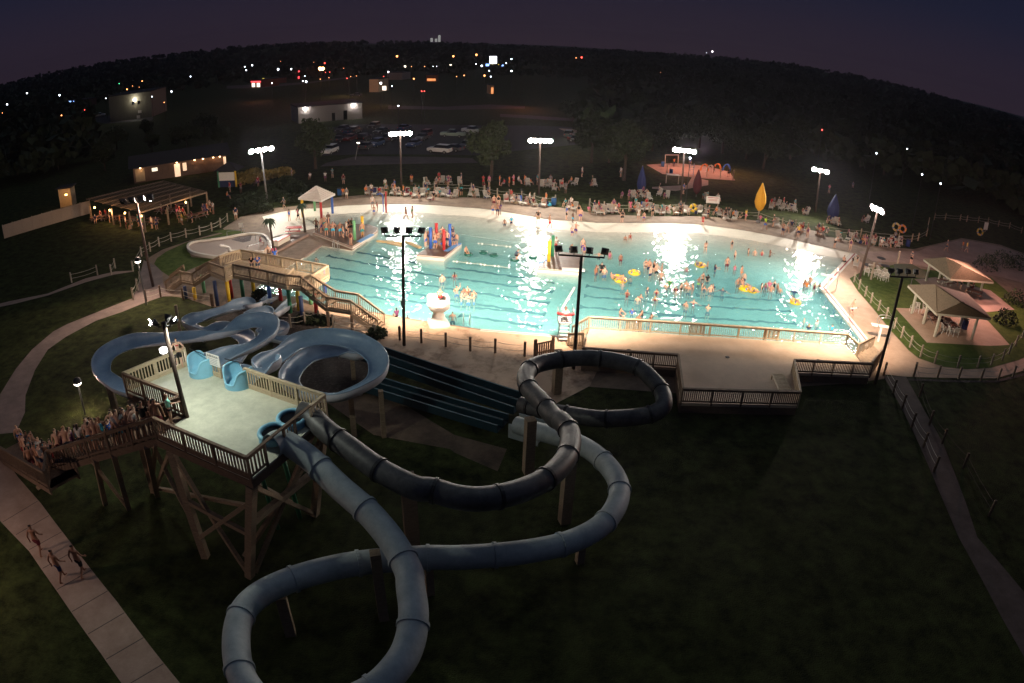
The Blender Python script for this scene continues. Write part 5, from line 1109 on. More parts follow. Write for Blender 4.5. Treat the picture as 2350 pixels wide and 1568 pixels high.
# ------------------------------------------------------------------ buildings, pergola, trees, cars, town
Bd = thing('bath_house', 'low cream building with warm lit doorways behind the shrubs', 'building')
def wallrun(rows, zt, m_, parent, name='wall', th=.2):
    pts = [P(*q) for q in rows]
    for a, c in zip(pts, pts[1:]): MB().bar(a+Vector((0,0,zt/2)), c+Vector((0,0,zt/2)), th, zt).build(name, m_, parent)
    return pts
w0, w1 = P('h',1170,1560), P('h',2000,1440)
w0, w1 = P('h',1150,1568), P('h',1940,1450)
dW = (w1-w0).normalized(); nW = Vector((-dW.y, dW.x, 0))
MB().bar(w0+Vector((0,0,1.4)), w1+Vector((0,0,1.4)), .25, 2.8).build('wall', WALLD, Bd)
rf = [w0-dW*.8-nW*1.4, w1+dW*.8-nW*1.4, w1+dW*.8+nW*9, w0-dW*.8+nW*9]; mid_ = [(rf[0]+rf[3])/2, (rf[1]+rf[2])/2]
z1, z2 = Vector((0,0,2.8)), Vector((0,0,4.4))
MB().add([rf[0]+z1, rf[1]+z1, rf[2]+z1, rf[3]+z1, mid_[0]+z2, mid_[1]+z2], [(0,1,5,4),(2,3,4,5),(0,4,3),(1,2,5)]).build('roof', ROOFD, Bd)
LW = (w1-w0).length
for i, (s0, s1, z0, z1_, m_) in enumerate([(.02,.12,.2,2.4,WALLO),(.20,.26,1.6,2.2,mat('lit_window', (1,1,1), emit=(1.0,.85,.6,1.3))),(.44,.50,.05,2.3,mat('lit_doorway', (1,1,1), emit=(1.0,.62,.36,.9))),(.53,.57,.9,2.3,mat('lit_doorway', (1,1,1))),(.97,.995,.3,2.4,mat('lit_doorway', (1,1,1)))]):
    a, c = w0+dW*LW*s0-nW*.14, w0+dW*LW*s1-nW*.14
    MB().bar(a+Vector((0,0,(z0+z1_)/2)), c+Vector((0,0,(z0+z1_)/2)), .04, z1_-z0).build('window' if z0 > 1 else 'doorway', m_, Bd)
for s_ in (.08,.47,.66,.75,.86,.93):
    q = w0+dW*LW*s_-nW*.7+Vector((0,0,2.55)); MB().tube([q, q+Vector((0,0,.12))], .14, 8).build('soffit_lamp', mat('lamp_glass_warm', (1,1,1), emit=(1,.6,.28,12)), Bd); point(q-Vector((0,0,.15)), 13, (1,.50,.22), .1)
t = thing('ticket_kiosk', 'small kiosk with dark pointed roof and pale panel beside the bath house', 'kiosk'); a, c = P('a',200,130), P('a',380,125); h_ = 2.6
for v, m_ in ((a, GREEN), (c, YEL)): MB().tube([v, v+Vector((0,0,h_))], .16, 10).build('post', m_, t)
MB().bar(a.lerp(c,.05)+Vector((0,0,1.7)), c.lerp(a,.05)+Vector((0,0,1.7)), .1, 1.3).build('panel', WHITEP, t); MB().bar(a.lerp(c,.05)+Vector((0,.05,.5)), c.lerp(a,.05)+Vector((0,.05,.5)), .1, 1.0).build('counter', NAVY, t)
ce = (a+c)/2+Vector((0,1.2,0)); ap_ = ce+Vector((0,0,3.9)); q = [ce+Vector((sx*2.1,sy*1.6,h_)) for sx, sy in ((-1,-1),(1,-1),(1,1),(-1,1))]
MB().add(q+[ap_], [(0,1,4),(1,2,4),(2,3,4),(3,0,4),(3,2,1,0)]).build('roof', ROOFD, t)
spot(P('a',290,60,3.4), P('a',290,140,0), 60, 120, .5, (1,.6,.4))
PGW = mat('pergola_timber', (.16,.115,.08), .85, col2=(.30,.22,.15), scale=4)
Pg = thing('pergola', 'long slatted pale pergola over crowded tables with hanging lamps', 'pergola'); zp = 2.5
g = [P('e',900,250,zp), P('e',1470,385,zp), P('e',2160,175,zp), P('e',1700,60,zp)]
m = MB(); K = 30
for k in range(K+1): a, c = g[0].lerp(g[3], k/K), g[1].lerp(g[2], k/K); m.bar(a, c, .12, .05)
for k in range(7): a, c = g[0].lerp(g[1], k/6), g[3].lerp(g[2], k/6); m.bar(a-Vector((0,0,.12)), c-Vector((0,0,.12)), .08, .18)
m.build('slatted_roof', PGW, Pg)
for f, x, y in (('e',1190,520),('e',1370,565),('e',1520,600),('e',1765,520),('e',1975,455),('e',2175,360),('e',1790,370),('e',2000,330),('e',960,480)):
    v = P(f, x, y); MB().box((v.x, v.y, zp/2-.1), (.2,.2,zp-.2)).build('post', PGW, Pg)
for i, (x, y) in enumerate([(988,340),(1145,368),(1305,398),(1483,428),(1940,285)]):
    v = P('e',x,y,2.1); t = thing('hanging_lamp', f'glowing yellow hanging lamp, {ORD[i]} from the left under the pergola', 'lamp', (0,0,0), 0, 'hanging lamps under the pergola')
    MB().tube([v-Vector((0,0,.13)), v, v+Vector((0,0,.13))], .15, 10, rs=[.05,.15,.05]).build('bulb', mat('bulb_yellow', (1,1,1), emit=(1,.62,.18,9)), t); MB().tube([v+Vector((0,0,.13)), v+Vector((0,0,.42))], .015, 4).build('cord', BLACKM, t)
    point(v-Vector((0,0,.35)), 110, (1,.55,.24), .1)
for i, (x, y) in enumerate([(1010,490),(1110,470),(1250,480),(1390,500),(1600,510),(1690,400),(1830,400),(1890,350),(2010,470),(2100,450)]):
    picnic(P('e',x,y), rnd.uniform(0,3), f'dark picnic table, {ORD[i]} from the left under the pergola', 1.7, simple('brown_table', (.16,.07,.05)), 'dark tables under the pergola')
t = thing('service_hut', 'small hut corner with an orange wall lamp at the left', 'hut'); v = P('e',680,340); MB().box((v.x-.2, v.y+1.3, 1.5), (2.2,2.2,3.0), rz=.3).build('wall', WALLO, t); MB().box((v.x-.2, v.y+1.3, 3.1), (2.8,2.8,.2), rz=.3).build('roof', ROOFD, t)
v = P('e',705,200,2.4); MB().box(v+Vector((0,-.4,0)), (.35,.2,.2)).build('wall_lamp', LAMPO, t); point(v+Vector((.1,-.9,-.3)), 160, (1,.50,.18), .1)
Wf = thing('board_fence', 'pale solid board fence running into darkness at the left', 'fence'); a, c = P('e',45,665), P('e',950,400); n_ = 9
for k in range(n_): p0, p1 = a.lerp(c, k/n_), a.lerp(c, (k+.985)/n_); MB().bar(p0+Vector((0,0,.95)), p1+Vector((0,0,.95)), .06, 1.9).build('panel', simple('fence_board_pale', (.42,.34,.28)), Wf)
m = MB()
for k in range(n_+1): q = a.lerp(c, k/n_); m.box(q+Vector((0,.08,1.0)), (.1,.1,2.0))
m.build_each('post', POST, Wf)
# trees
def crown_mesh(name, r_, h, n, seed, m_, size=.5, squash=1.0, spread=None):
    r2 = random.Random(seed); lobes = []
    for k in range(spread or 11):
        a = r2.uniform(0,6.28); q = r_*math.sqrt(r2.random())*.75; z = h*(.38+.5*r2.random()*(1-.5*q/r_)); lobes.append((Vector((q*math.cos(a), q*math.sin(a), z)), r_*r2.uniform(.28,.5)))
    lobes.append((Vector((0,0,h*.72)), r_*.55)); m = MB()
    for i in range(n):
        c, q = r2.choice(lobes); d = Vector((r2.gauss(0,1), r2.gauss(0,1), r2.gauss(0,.8))).normalized()*q*r2.uniform(.55,1.08); p_ = c+d; s_ = size*r2.uniform(.5,1.2)
        u_ = Vector((r2.gauss(0,1), r2.gauss(0,1), r2.gauss(0,1))).normalized(); v_ = u_.cross(Vector((r2.gauss(0,1), r2.gauss(0,1), r2.gauss(0,1)))).normalized()
        m.add([p_-u_*s_, p_+v_*s_*.5, p_+u_*s_, p_-v_*s_*.5], [(0,1,2,3)])
    return m
def tree_proto(name, r_, h, n, seed, m_, size):
    t = thing(name, 'x', 'tree', (0,0,-90)); m = MB().tube([(0,0,0),(.1,.05,h*.3),(0,.1,h*.62)], .2, 8, rs=[h*.03,h*.022,h*.012]); r2 = random.Random(seed)
    for k in range(5): a = k*1.3; m.tube([(0,0,h*(.28+.06*k)), (math.cos(a)*r_*.5, math.sin(a)*r_*.5, h*(.5+.07*k))], .1, 5, rs=[h*.012,h*.005])
    m.build('trunk', BARK, t); crown_mesh(name, r_, h, n, seed, m_, size).build('crown', m_, t); return t
TPR = [tree_proto('broadleaf_tree', 4.0, 9.0, 3800, 1, LEAF, .34), tree_proto('broadleaf_tree', 4.8, 8.0, 4200, 2, LEAF, .36), tree_proto('broadleaf_tree', 3.2, 9.5, 3000, 3, LEAFG, .32)]
tu = [0,0,0]
def tree(k, v, s_, label, group=None, sz=None):
    rz = rnd.uniform(0,6.28)
    if not tu[k]:
        tu[k] = 1; t = TPR[k]; t.location = v; t.rotation_euler = (0,0,rz); t.scale = (s_, s_, sz or s_); t['label'] = label
        if group: t['group'] = group
        return t
    return dup(TPR[k], v, rz, label, group, (s_, s_, sz or s_))
tree(2, P('f',560,1230), 1.0, 'rounded leafy tree left of the car park, behind the shelter')
tree(2, P('f',2060,1330), 1.05, 'leafy tree between the second and third floodlight poles')
tree(0, P('g',1060,1330), 1.15, 'large dark tree right of the third floodlight pole'); tree(1, P('g',930,1180), 1.0, 'dark tree at the right end of the car park behind the large one')
tree(1, P('g',620,830), .8, 'pale lit bushy tree beside a lamp beyond the car park')
near_t = [('g',780,1180),('g',1300,1080),('g',1450,1000),('g',1700,1050),('g',1900,1100),('g',2100,1150),('g',2250,1230),('i',150,1150),('i',350,1150),('i',560,1100),('i',760,1150),('i',950,1220),('i',1150,1280),('i',1350,1250),('i',1550,1300),('i',1750,1350),('i',1950,1300),('i',2150,1400),('i',2330,1450),('i',900,1030),('i',1250,1080),('i',1600,1050),('i',1900,1100),('i',2200,1150),('g',1150,930),('g',1600,850),('g',2000,930),('i',300,950),('i',650,930)]
for i, (f, x, y) in enumerate(near_t):
    tree(i % 2, P(f, x, y), rnd.uniform(.85,1.25), f'dark tree in the unlit wood beyond the chairs, {ORD[i % 49]} counted from the playground rightwards', 'dark trees in the wood at the right')
for i, (f, x, y) in enumerate([('h',150,1250),('h',420,1200),('h',700,1330),('h',1000,1280),('h',1300,1300),('h',1600,1270),('h',1900,1250),('h',500,1450),('h',900,1460),('h',150,1500),('h',1250,1180),('h',1750,1150)]):
    tree(i % 2, P(f, x, y), rnd.uniform(.5,.75), f'dark low tree behind the bath house, {ORD[i]} counted from the left edge', 'dark trees behind the bath house')
def bush(v, r_, h, n, seed, m_, label, group=None, size=.16, nm='shrub', cat='shrub'):
    t = thing(nm, label, cat, (v.x, v.y, 0), 0, group); r2 = random.Random(seed); m = MB()
    for i in range(n):
        d = Vector((r2.gauss(0,1), r2.gauss(0,1), abs(r2.gauss(0,1)))).normalized()*r2.uniform(.6,1.05); p_ = Vector((d.x*r_, d.y*r_*.8, d.z*h+.1)); s_ = size*r2.uniform(.6,1.3)
        u_ = Vector((r2.gauss(0,1), r2.gauss(0,1), r2.gauss(0,1))).normalized(); v_ = u_.cross(Vector((r2.gauss(0,1), r2.gauss(0,1), r2.gauss(0,1)))).normalized()
        m.add([p_-u_*s_, p_+v_*s_*.6, p_+u_*s_, p_-v_*s_*.6], [(0,1,2,3)])
    m.build('foliage', m_, t); MB().tube([(0,0,0),(0,0,h*.5)], .06, 6).build('stem', BARK, t)
for i, (f, x, y, r_) in enumerate([('a',430,330,1.9),('a',520,300,2.0),('a',620,300,2.2),('a',480,400,1.5),('a',650,380,1.6),('a',560,380,1.7),('a',800,260,1.8),('a',930,290,1.5),('a',1050,280,1.3),('a',700,200,1.8),('a',1000,180,2.0),('a',900,120,2.0)]):
    bush(P(f, x, y), r_, r_*.8, 700, i, LEAFG if i > 6 else LEAF, f'dark rounded shrub, {ORD[i]} in the bank of shrubs left of the shelter', 'shrubs left of the shelter')
YG = mat('yellow_grass', (.10,.08,.015), .9, col2=(.30,.22,.05), scale=1.5)
for i, (x, y) in enumerate([(430,60),(520,40),(610,60),(700,30),(790,20),(480,90),(580,10),(880,0)]):
    bush(P('a',x,y), 1.8, 1.2, 420, 40+i, YG, f'yellowish ornamental grass clump, {ORD[i]} behind the first floodlight pole', 'yellowish clumps behind the shrubs', .25, 'grass_clump', 'ornamental grass')
for i, (f, x, y, r_) in enumerate([('l',1330,390,.8),('l',100,-10,.8),('l',560,235,.7),('l',640,245,.7),('l',740,250,.7),('l',800,260,.6),('a',640,1400,.6),('o',1950,330,2.2),('o',2120,300,2.4),('o',2300,330,2.4),('o',2250,700,1.8),('o',2150,900,1.6)]):
    bush(P(f, x, y), r_, r_*.9, 360, 60+i, LEAF, f'small dark bush, {ORD[i]} of the low bushes by the paving' if i < 7 else f'dark bush beside the pavilions, {ORD[i-7]} from the left', 'low dark bushes near the paving' if i < 7 else 'bushes beside the pavilions')
# far woods: too many to count, one mass of crowns
def woods():
    r2 = random.Random(5); m = MB(); cnt = 0
    while cnt < 5200:
        az = R(r2.uniform(-46,46)); u_ = r2.random(); d = 150*(1750/150)**(u_**.75)
        x, y = d*math.sin(az), d*math.cos(az); azd = math.degrees(az)
        if d < 420 and azd < 6 and not (azd < -36): continue
        if 420 < d < 620 and azd < 2 and r2.random() < .6: continue
        h = r2.uniform(5,9)*(1.25 if d > 900 else 1); z = hill_z(x, y)
        if 300 < d < 900 and azd < 8: h = r2.uniform(3.5,6)
        q = r2.uniform(3.0,5.5)*(1 if d < 700 else 1.6); k = 26 if d < 500 else 12
        for i in range(k):
            dv = Vector((r2.gauss(0,1), r2.gauss(0,1), abs(r2.gauss(0,1)))).normalized()*r2.uniform(.65,1.05); p_ = Vector((x+dv.x*q, y+dv.y*q, z+h*.35+dv.z*h*.65)); s_ = q*r2.uniform(.22,.5)*(1 if d < 500 else 1.35)
            u1 = Vector((r2.gauss(0,1), r2.gauss(0,1), r2.gauss(0,1))).normalized(); v1 = u1.cross(Vector((r2.gauss(0,1), r2.gauss(0,1), r2.gauss(0,1)))).normalized()
            m.add([p_-u1*s_, p_+v1*s_*.8, p_+u1*s_*.8, p_-v1*s_], [(0,1,2,3)])
        cnt += 1
    tag(m.build('woods', LEAF), kind='stuff')
woods()
# cars
def car_proto(kind):
    t = thing({'suv': 'parked_car', 'pickup': 'pickup_truck', 'sedan': 'parked_car'}[kind], 'x', {'pickup': 'pickup truck'}.get(kind, 'car'), (0,0,-80)); L_, W_ = (5.4,1.9) if kind == 'pickup' else (4.6,1.85)
    sec = {'suv': [(-2.3,.45,.9),(-2.25,.4,1.0),(-1.6,.35,1.08),(-.9,.35,1.12),(0,.35,1.12),(1.2,.35,1.12),(2.15,.35,1.1),(2.3,.45,.95)], 'sedan': [(-2.3,.4,.72),(-2.2,.35,.82),(-1.3,.3,.92),(0,.3,.96),(1.3,.3,.96),(2.2,.35,.90),(2.3,.4,.75)], 'pickup': [(-2.7,.5,.95),(-2.6,.45,1.08),(-1.5,.4,1.15),(0,.4,1.15),(2.6,.45,1.15),(2.7,.5,1.0)]}[kind]
    m = MB(); n_ = 10
    for (x, z0, z1) in sec:
        e_ = .92 if abs(x) > 2.2 else 1
        for (a, q) in ((-.9,0),(-1,.25),(-1,.7),(-.93,1),(-.4,1.03),(.4,1.03),(.93,1),(1,.7),(1,.25),(.9,0)): m.v.append((x, a*W_/2*e_, z0+(z1-z0)*q))
    for i in range(len(sec)-1):
        for k in range(n_): m.f.append((i*n_+k, i*n_+(k+1) % n_, (i+1)*n_+(k+1) % n_, (i+1)*n_+k))
    m.f.append(tuple(range(n_))); m.f.append(tuple((len(sec)-1)*n_+k for k in reversed(range(n_)))); body = m.build('body', simple('car_paint_white', (.75,.75,.74)), t)
    cab = {'suv': (-1.0,-.35,1.9,2.25,1.10,1.68), 'sedan': (-.9,-.2,1.0,1.8,.94,1.42), 'pickup': (-.9,-.35,.9,1.15,1.13,1.75)}[kind]; x0, x1, x2, x3, z0, z1 = cab; w0_, w1_ = W_/2*.93, W_/2*.76
    def shell(g, s_): return [(x0-g,-w0_*s_,z0),(x0-g,w0_*s_,z0),(x3+g,w0_*s_,z0),(x3+g,-w0_*s_,z0),(x1,-w1_*s_,z1),(x1,w1_*s_,z1),(x2,w1_*s_,z1),(x2,-w1_*s_,z1)]
    F_ = [(0,1,5,4),(1,2,6,5),(2,3,7,6),(3,0,4,7)]; MB().add(shell(0,1), F_).build('windows', GLASSD, t)
    MB().add([(x1-.03,-w1_-.02,z1),(x1-.03,w1_+.02,z1),(x2+.03,w1_+.02,z1),(x2+.03,-w1_-.02,z1),(x1+.05,-w1_+.05,z1+.05),(x1+.05,w1_-.05,z1+.05),(x2-.05,w1_-.05,z1+.05),(x2-.05,-w1_+.05,z1+.05)], F_+[(4,5,6,7)]).build('roof', body.data.materials[0], t)
    if kind == 'pickup': MB().box((1.95,0,1.0), (1.35,1.55,.05)).build('bed_liner', BLACKM, t)
    for x in (-L_*.31, L_*.31):
        for s_ in (-1, 1):
            wh = MB().tube([(x, s_*W_/2-.12*s_, .34),(x, s_*W_/2+.02*s_, .34)], .34, 16).build('wheel', BLACKM, t); MB().tube([(x, s_*W_/2+.021*s_, .34),(x, s_*W_/2+.03*s_, .34)], .18, 12).build('rim', STEEL, wh)
    for s_ in (-1, 1): MB().box((-L_/2-.0, s_*.65, .78), (.08,.32,.14)).build('headlight', simple('headlamp_glass', (.6,.6,.6), .2), t); MB().box((L_/2+.0, s_*.72, .85), (.06,.2,.2)).build('tail_light', RED, t)
    return t
CPR = {k: car_proto(k) for k in ('suv','pickup','sedan')}; cu_ = {}
CC = {'white': (.55,.55,.54), 'silver': (.09,.095,.105), 'black': (.015,.015,.018), 'blue': (.02,.05,.15), 'red': (.12,.012,.012), 'grey': (.05,.05,.055), 'palegreen': (.30,.38,.31)}
def car(kind, f, x, y, rz, cn, label, group='vehicles parked beyond the pool'):
    v = P(f, x, y); mt = simple('car_paint_' + cn, CC[cn], .3)
    if kind not in cu_: t = CPR[kind]; cu_[kind] = 1; t.location = v; t.rotation_euler = (0,0,rz); t['label'] = label; t['group'] = group
    else: t = dup(CPR[kind], v, rz, label, group)
    for c in COL.objects:
        if c.parent == t and c.name.split('.')[0] in ('body', 'roof'): c.material_slots[0].link = 'OBJECT'; c.material_slots[0].material = mt
car('suv','f',1620,1095,R(-20),'white','white sport utility car parked near the road, best lit of the cars')
car('sedan','f',1725,1080,R(-25),'silver','silver car just right of the white sport utility car')
car('pickup','f',1735,960,R(170),'palegreen','pale pickup truck parked behind the white sport utility car'); car('pickup','f',1905,930,R(150),'white','white pickup truck seen beyond the pale pickup'); car('suv','f',685,1100,R(80),'white','white van-like car left of the car park, seen from behind')
dk = [('f',770,1000),('f',790,920),('f',860,930),('f',900,925),('f',850,990),('f',980,990),('f',1000,1060),('f',1080,1040),('f',1470,985),('f',1500,960),('f',1120,930),('f',1200,990),('f',1400,1040),('g',590,960),('g',620,985),('g',640,1010),('g',730,980),('g',770,965),('f',1850,1050),('f',2000,950),('f',2100,930),('f',1060,890),('f',1320,900)]
for i, (f, x, y) in enumerate(dk):
    car(('sedan','suv')[i % 2], f, x, y, R(rnd.choice((75,-105))+rnd.uniform(-6,6)), ('black','grey','blue','silver','red')[i % 5], f'{("black","grey","blue","silver","red")[i % 5]} car in the dark car park, {ORD[i]} counted from the left', 'dark cars in the unlit car park')
car('pickup','h',850,1000,R(10),'white','white pickup truck beside the far metal warehouse'); car('sedan','h',1000,1020,R(30),'black','black car in front of the far metal warehouse'); car('suv','h',1130,1000,R(30),'red','dark red car against the warehouse wall')
car('sedan','f',905,612,R(10),'silver','silver car on the dim ground beyond the white building')
# distant buildings
def block(f, xl, xr, yb, hgt, dep, m_, rf_m, label, cat='building', yb2=None, nm='warehouse', wins=()):
    a, c = P(f, xl, yb), P(f, xr, yb2 or yb); d = (c-a).normalized(); nr = Vector((-d.y, d.x, 0))
    if nr.y < 0: nr = -nr
    t = thing(nm, label, cat); q = [a, c, c+nr*dep, a+nr*dep]
    MB().prism(ccw([(v.x, v.y) for v in q]), 0, hgt).build('wall', m_, t); MB().prism(ccw(offs([(v.x, v.y) for v in q], .3)), hgt, hgt+.25).build('roof', rf_m, t)
    for (s0, s1, z0, z1, wm_) in wins:
        p0, p1 = a.lerp(c, s0)-nr*.06, a.lerp(c, s1)-nr*.06; MB().bar(p0+Vector((0,0,(z0+z1)/2)), p1+Vector((0,0,(z0+z1)/2)), .08, z1-z0).build('window' if z0 > .8 else 'door', wm_, t)
    return t, a, c, nr
LW2 = mat('lit_shop_window', (1,1,1), emit=(1,.80,.62,2.2)); LWO = mat('lit_shop_window_orange', (1,1,1), emit=(1,.35,.10,1.2)); LWR = mat('red_sign_face', (1,1,1), emit=(1,.05,.06,3)); LWB = mat('blue_sign_face', (1,1,1), emit=(.25,.45,1,3)); LWW = mat('white_sign_face', (1,1,1), emit=(.9,.9,1,3.5)); LWY = mat('yellow_sign_face', (1,1,1), emit=(1,.75,.1,3))
_, a, c, nr = block('h',945,1300,1045,9.5,22,WALLG,ROOFD,'far ribbed metal warehouse lit by one wall lamp', yb2=1000, wins=((.55,.61,5.5,6.6,GLASSD),(.68,.74,5.5,6.6,GLASSD),(.68,.76,2.0,3.0,WHITEP),(.64,.72,0,1.2,WHITEP)))
q = a.lerp(c,.62)-nr*1.2+Vector((0,0,7.2)); point(q, 350, (1,.85,.6), .2); MB().box(q+nr*.9, (.6,.4,.3)).build('wall_lamp', LAMPW, _)
_, a, c, nr = block('f',415,960,845,4.4,12,simple('white_siding', (.34,.31,.29)),ROOFD,'long low white building with two bright wall lamps behind the car park', yb2=800, nm='low_building', wins=((.52,.57,0,2.2,GLASSD),(.70,.76,0,2.6,GLASSD)))
for s_ in (.11,.86): q = a.lerp(c,s_)-nr*1.0+Vector((0,0,4.0)); point(q, 16, (.95,.95,.9), .2); MB().box(q+nr*.6, (.5,.3,.35)).build('wall_lamp', LAMPW, _)
block('f',10,95,535,4,12,simple('dim_red_wall', (.2,.08,.06)),ROOFD,'distant fuel station canopy with red trim', nm='fuel_station', wins=((0,1,2.9,3.5,LWR),(.1,.4,.3,2.5,LW2),(.6,.9,.3,2.5,LW2)))
block('f',110,190,505,3,10,simple('dim_red_wall', (.2,.08,.06)),ROOFD,'distant shop with yellow and red lit front beside the fuel station', nm='shop', wins=((0,.3,2.0,3.4,LWY),(.5,.95,1.5,2.6,LWR)))
block('f',1020,1100,575,5.5,10,WALLO,ROOFD,'distant tan building front with an orange window', nm='shop', wins=((1.4,1.8,.8,2.6,LW2),))
block('h',590,690,920,4,10,WALLD,ROOFD,'small distant shop with two white windows at the far left', nm='shop', wins=((.05,.85,3.2,3.9,LWB),(.3,.55,.5,2.4,LW2),(.7,.95,.5,2.4,LW2)))
block('f',1505,1595,485,3.5,8,simple('dim_orange_wall', (.35,.13,.05)),ROOFD,'distant low building glowing orange under the white sign', nm='shop', wins=((.1,.9,.4,1.6,LWO),))
block('f',1170,1300,470,4,12,simple('pale_wall_far', (.4,.35,.3)),ROOFD,'distant pale building behind the tall white lamp', nm='shop')
block('f',2050,2085,590,3.5,5,WALLO,ROOFD,'tiny distant doorway building lit orange', nm='shop', wins=((.3,.8,.1,2.6,LWO),))
def signboard(f, x0, y0, x1, y1, dist, m_, label, nm='lit_sign', pole=True):
    a, c, d_ = PD(f, x0, y0, dist), PD(f, x1, y0, dist), PD(f, x0, y1, dist); t = thing(nm, label, 'sign', (0,0,0), 0); h = a.z-d_.z; mdl = (a+c)/2
    MB().bar(a-Vector((0,0,h/2)), c-Vector((0,0,h/2)), .5, h).build('face', m_, t)
    zg = hill_z(mdl.x, mdl.y)
    if pole and d_.z > zg+.3: MB().box((mdl.x, mdl.y+.4, (zg+d_.z)/2), (.5,.4,d_.z-zg)).build('post', GREYP, t)
signboard('f',2048,268,2110,330,520,LWW,'large white billboard on the skyline of the town'); signboard('f',2058,332,2108,358,519,mat('dim_amber_face', (1,1,1), emit=(.6,.5,.25,1)),'amber panel under the large white billboard')
signboard('f',2015,333,2046,352,500,LWB,'blue lit sign left of the billboard'); signboard('f',2114,338,2132,352,500,LWY,'yellow lit sign right of the billboard'); signboard('f',2140,341,2168,352,500,LWB,'blue lit sign at the far right of the billboard')
signboard('f',1602,448,1658,470,430,LWW,'white lit sign above the orange building'); signboard('f',410,392,422,460,440,LWR,'tall red lit sign near the bright orange lamp'); signboard('f',1015,397,1040,424,460,mat('cream_sign_face', (1,1,1), emit=(1,.85,.65,3)),'square cream lit sign in the middle of the town')
signboard('f',1700,338,1724,362,520,mat('cream_sign_face', (1,1,1)),'small cream lit sign left of the billboard'); signboard('g',302,546,326,574,360,mat('cream_sign_face', (1,1,1)),'small cream lit panel above the orange brush'); signboard('f',1314,348,1334,362,560,mat('cream_sign_face', (1,1,1)),'tiny cream lit sign left of centre')
for k, (x, y, cn, s_) in enumerate([(680,183,'w',1.6),(785,178,'w',.5),(852,177,'w',.5),(1256,265,'o',1.0),(1738,265,'o',1.0),(1935,252,'o',1.0),(2235,291,'c',.8),(1980,347,'c',1.2),(1932,333,'c',.6),(2190,324,'c',.6),(2043,390,'c',.7),(2235,392,'c',1.0),(2004,430,'O',1.3),(2058,440,'c',.8),(1830,430,'O',.8),(1765,440,'O',.6),(1400,458,'O',1.0),(1492,355,'o',.5),(1380,355,'o',.5),(1565,353,'c',.4),(1595,353,'c',.4),(610,368,'A',2.8),(638,324,'r',.9),(645,405,'r',.5),(681,402,'r',.5),(240,377,'c',1.4),(352,375,'c',1.1),(18,343,'c',.8),(72,300,'c',.5),(261,310,'o',.4),(303,290,'c',.4),(126,418,'c',.7),(468,436,'c',.6),(475,482,'c',1.5),(452,478,'c',.8),(370,474,'c',.5),(228,472,'c',.5),(675,450,'p',.5),(830,455,'p',.7),(860,440,'p',.4),(910,435,'p',.5),(1142,440,'p',.4),(1213,522,'c',.7),(1182,400,'w',1.0),(188,497,'w',.7),(1118,495,'P',1.6),(1467,565,'r',.7),(1490,565,'r',.5),(1268,690,'c',1.3),(600,463,'y',.8),(1000,110,'n',0)]):
    pass
TL = [('f',*q) for q in [(680,183,'white',1.5),(785,178,'white',.5),(852,177,'white',.5),(1256,265,'orange',1.4),(1738,265,'orange',1.3),(1935,252,'orange',1.4),(2235,291,'cool',.8),(1980,347,'cool',1.2),(1932,333,'cool',.6),(2190,324,'cool',.6),(2043,390,'cool',.7),(2235,392,'cool',1.0),(2004,430,'orange',1.3),(2058,440,'cool',.8),(1830,430,'orange',.8),(1765,440,'orange',.6),(1400,458,'orange',1.0),(1492,355,'orange',.5),(1380,355,'orange',.5),(1565,353,'cool',.4),(1595,353,'cool',.4),(598,368,'amber',2.4),(622,368,'amber',2.4),(610,372,'amber',1.8),(638,324,'red',.9),(645,405,'red',.5),(681,402,'red',.5),(240,377,'cool',1.4),(352,375,'cool',1.1),(18,343,'cool',.8),(261,310,'orange',.4),(468,436,'cool',.6),(480,482,'cool',1.3),(452,478,'cool',.8),(675,450,'orange',.5),(830,455,'red',.7),(860,440,'orange',.4),(910,435,'orange',.5),(1142,440,'red',.4),(1213,522,'cool',.7),(1182,400,'white',.9),(188,497,'white',.7),(1118,495,'white',1.4),(1467,565,'red',.7),(1490,565,'red',.5),(1268,690,'cool',1.0),(600,463,'orange',.6),(545,318,'orange',.35),(800,370,'orange',.4)]]
TL += [('h',*q) for q in [(60,890,'cool',1.0),(230,795,'cool',.9),(508,812,'cool',1.1),(905,840,'cool',.6),(1018,714,'green',.5),(1215,692,'orange',.7),(1085,762,'orange',.9),(1133,735,'orange',.4),(1225,803,'cool',1.2),(1298,825,'cool',.7),(1465,780,'cool',1.1),(1628,653,'cool',.8),(2092,570,'cool',.7),(2103,600,'cool',.8),(2155,556,'cool',1.0),(1403,875,'orange',.4),(525,985,'orange',.9),(20,965,'orange',.5),(723,938,'red',.4),(1190,745,'orange',.3)]]
TL += [('g',*q) for q in [(98,290,'cool',.8),(54,325,'cool',.6),(98,392,'cool',1.0),(650,280,'orange',.7),(698,275,'red',1.2),(1372,405,'orange',.45),(1815,226,'white',.9),(1625,1135,'cool',.7),(1765,238,'cool',.4)]]
TL += [('i',*q) for q in [(625,895,'red',1.2),(1352,1058,'cool',.8),(1638,1353,'cool',.25),(1480,1275,'cool',.2),(886,468,'cool',.3),(1090,1095,'cool',.2)]]
TC = {'white': (1,.92,.95,14), 'cool': (.80,.90,1,9), 'orange': (1,.34,.10,6), 'red': (1,.06,.04,7), 'amber': (1,.42,.12,16), 'green': (.1,1,.4,4)}
def lamp_proto():
    t = thing('town_lamp', 'x', 'street lamp', (0,0,-70)); m = MB(); n_ = 8
    MB().tube([(0,0,-1),(0,0,-.55),(0,0,0),(0,0,.3)], 1, 8, rs=[0.02,.5,.62,.3]).build('lamp_head', mat('town_white', (1,1,1), emit=TC['white']), t)
    MB().box((0,0,-.5), (.12,.12,1)).build('pole', BLACKM, t); return t
LPT = lamp_proto(); first = True; cnt_ = {}
kids = [c for c in COL.objects if c.parent == LPT]
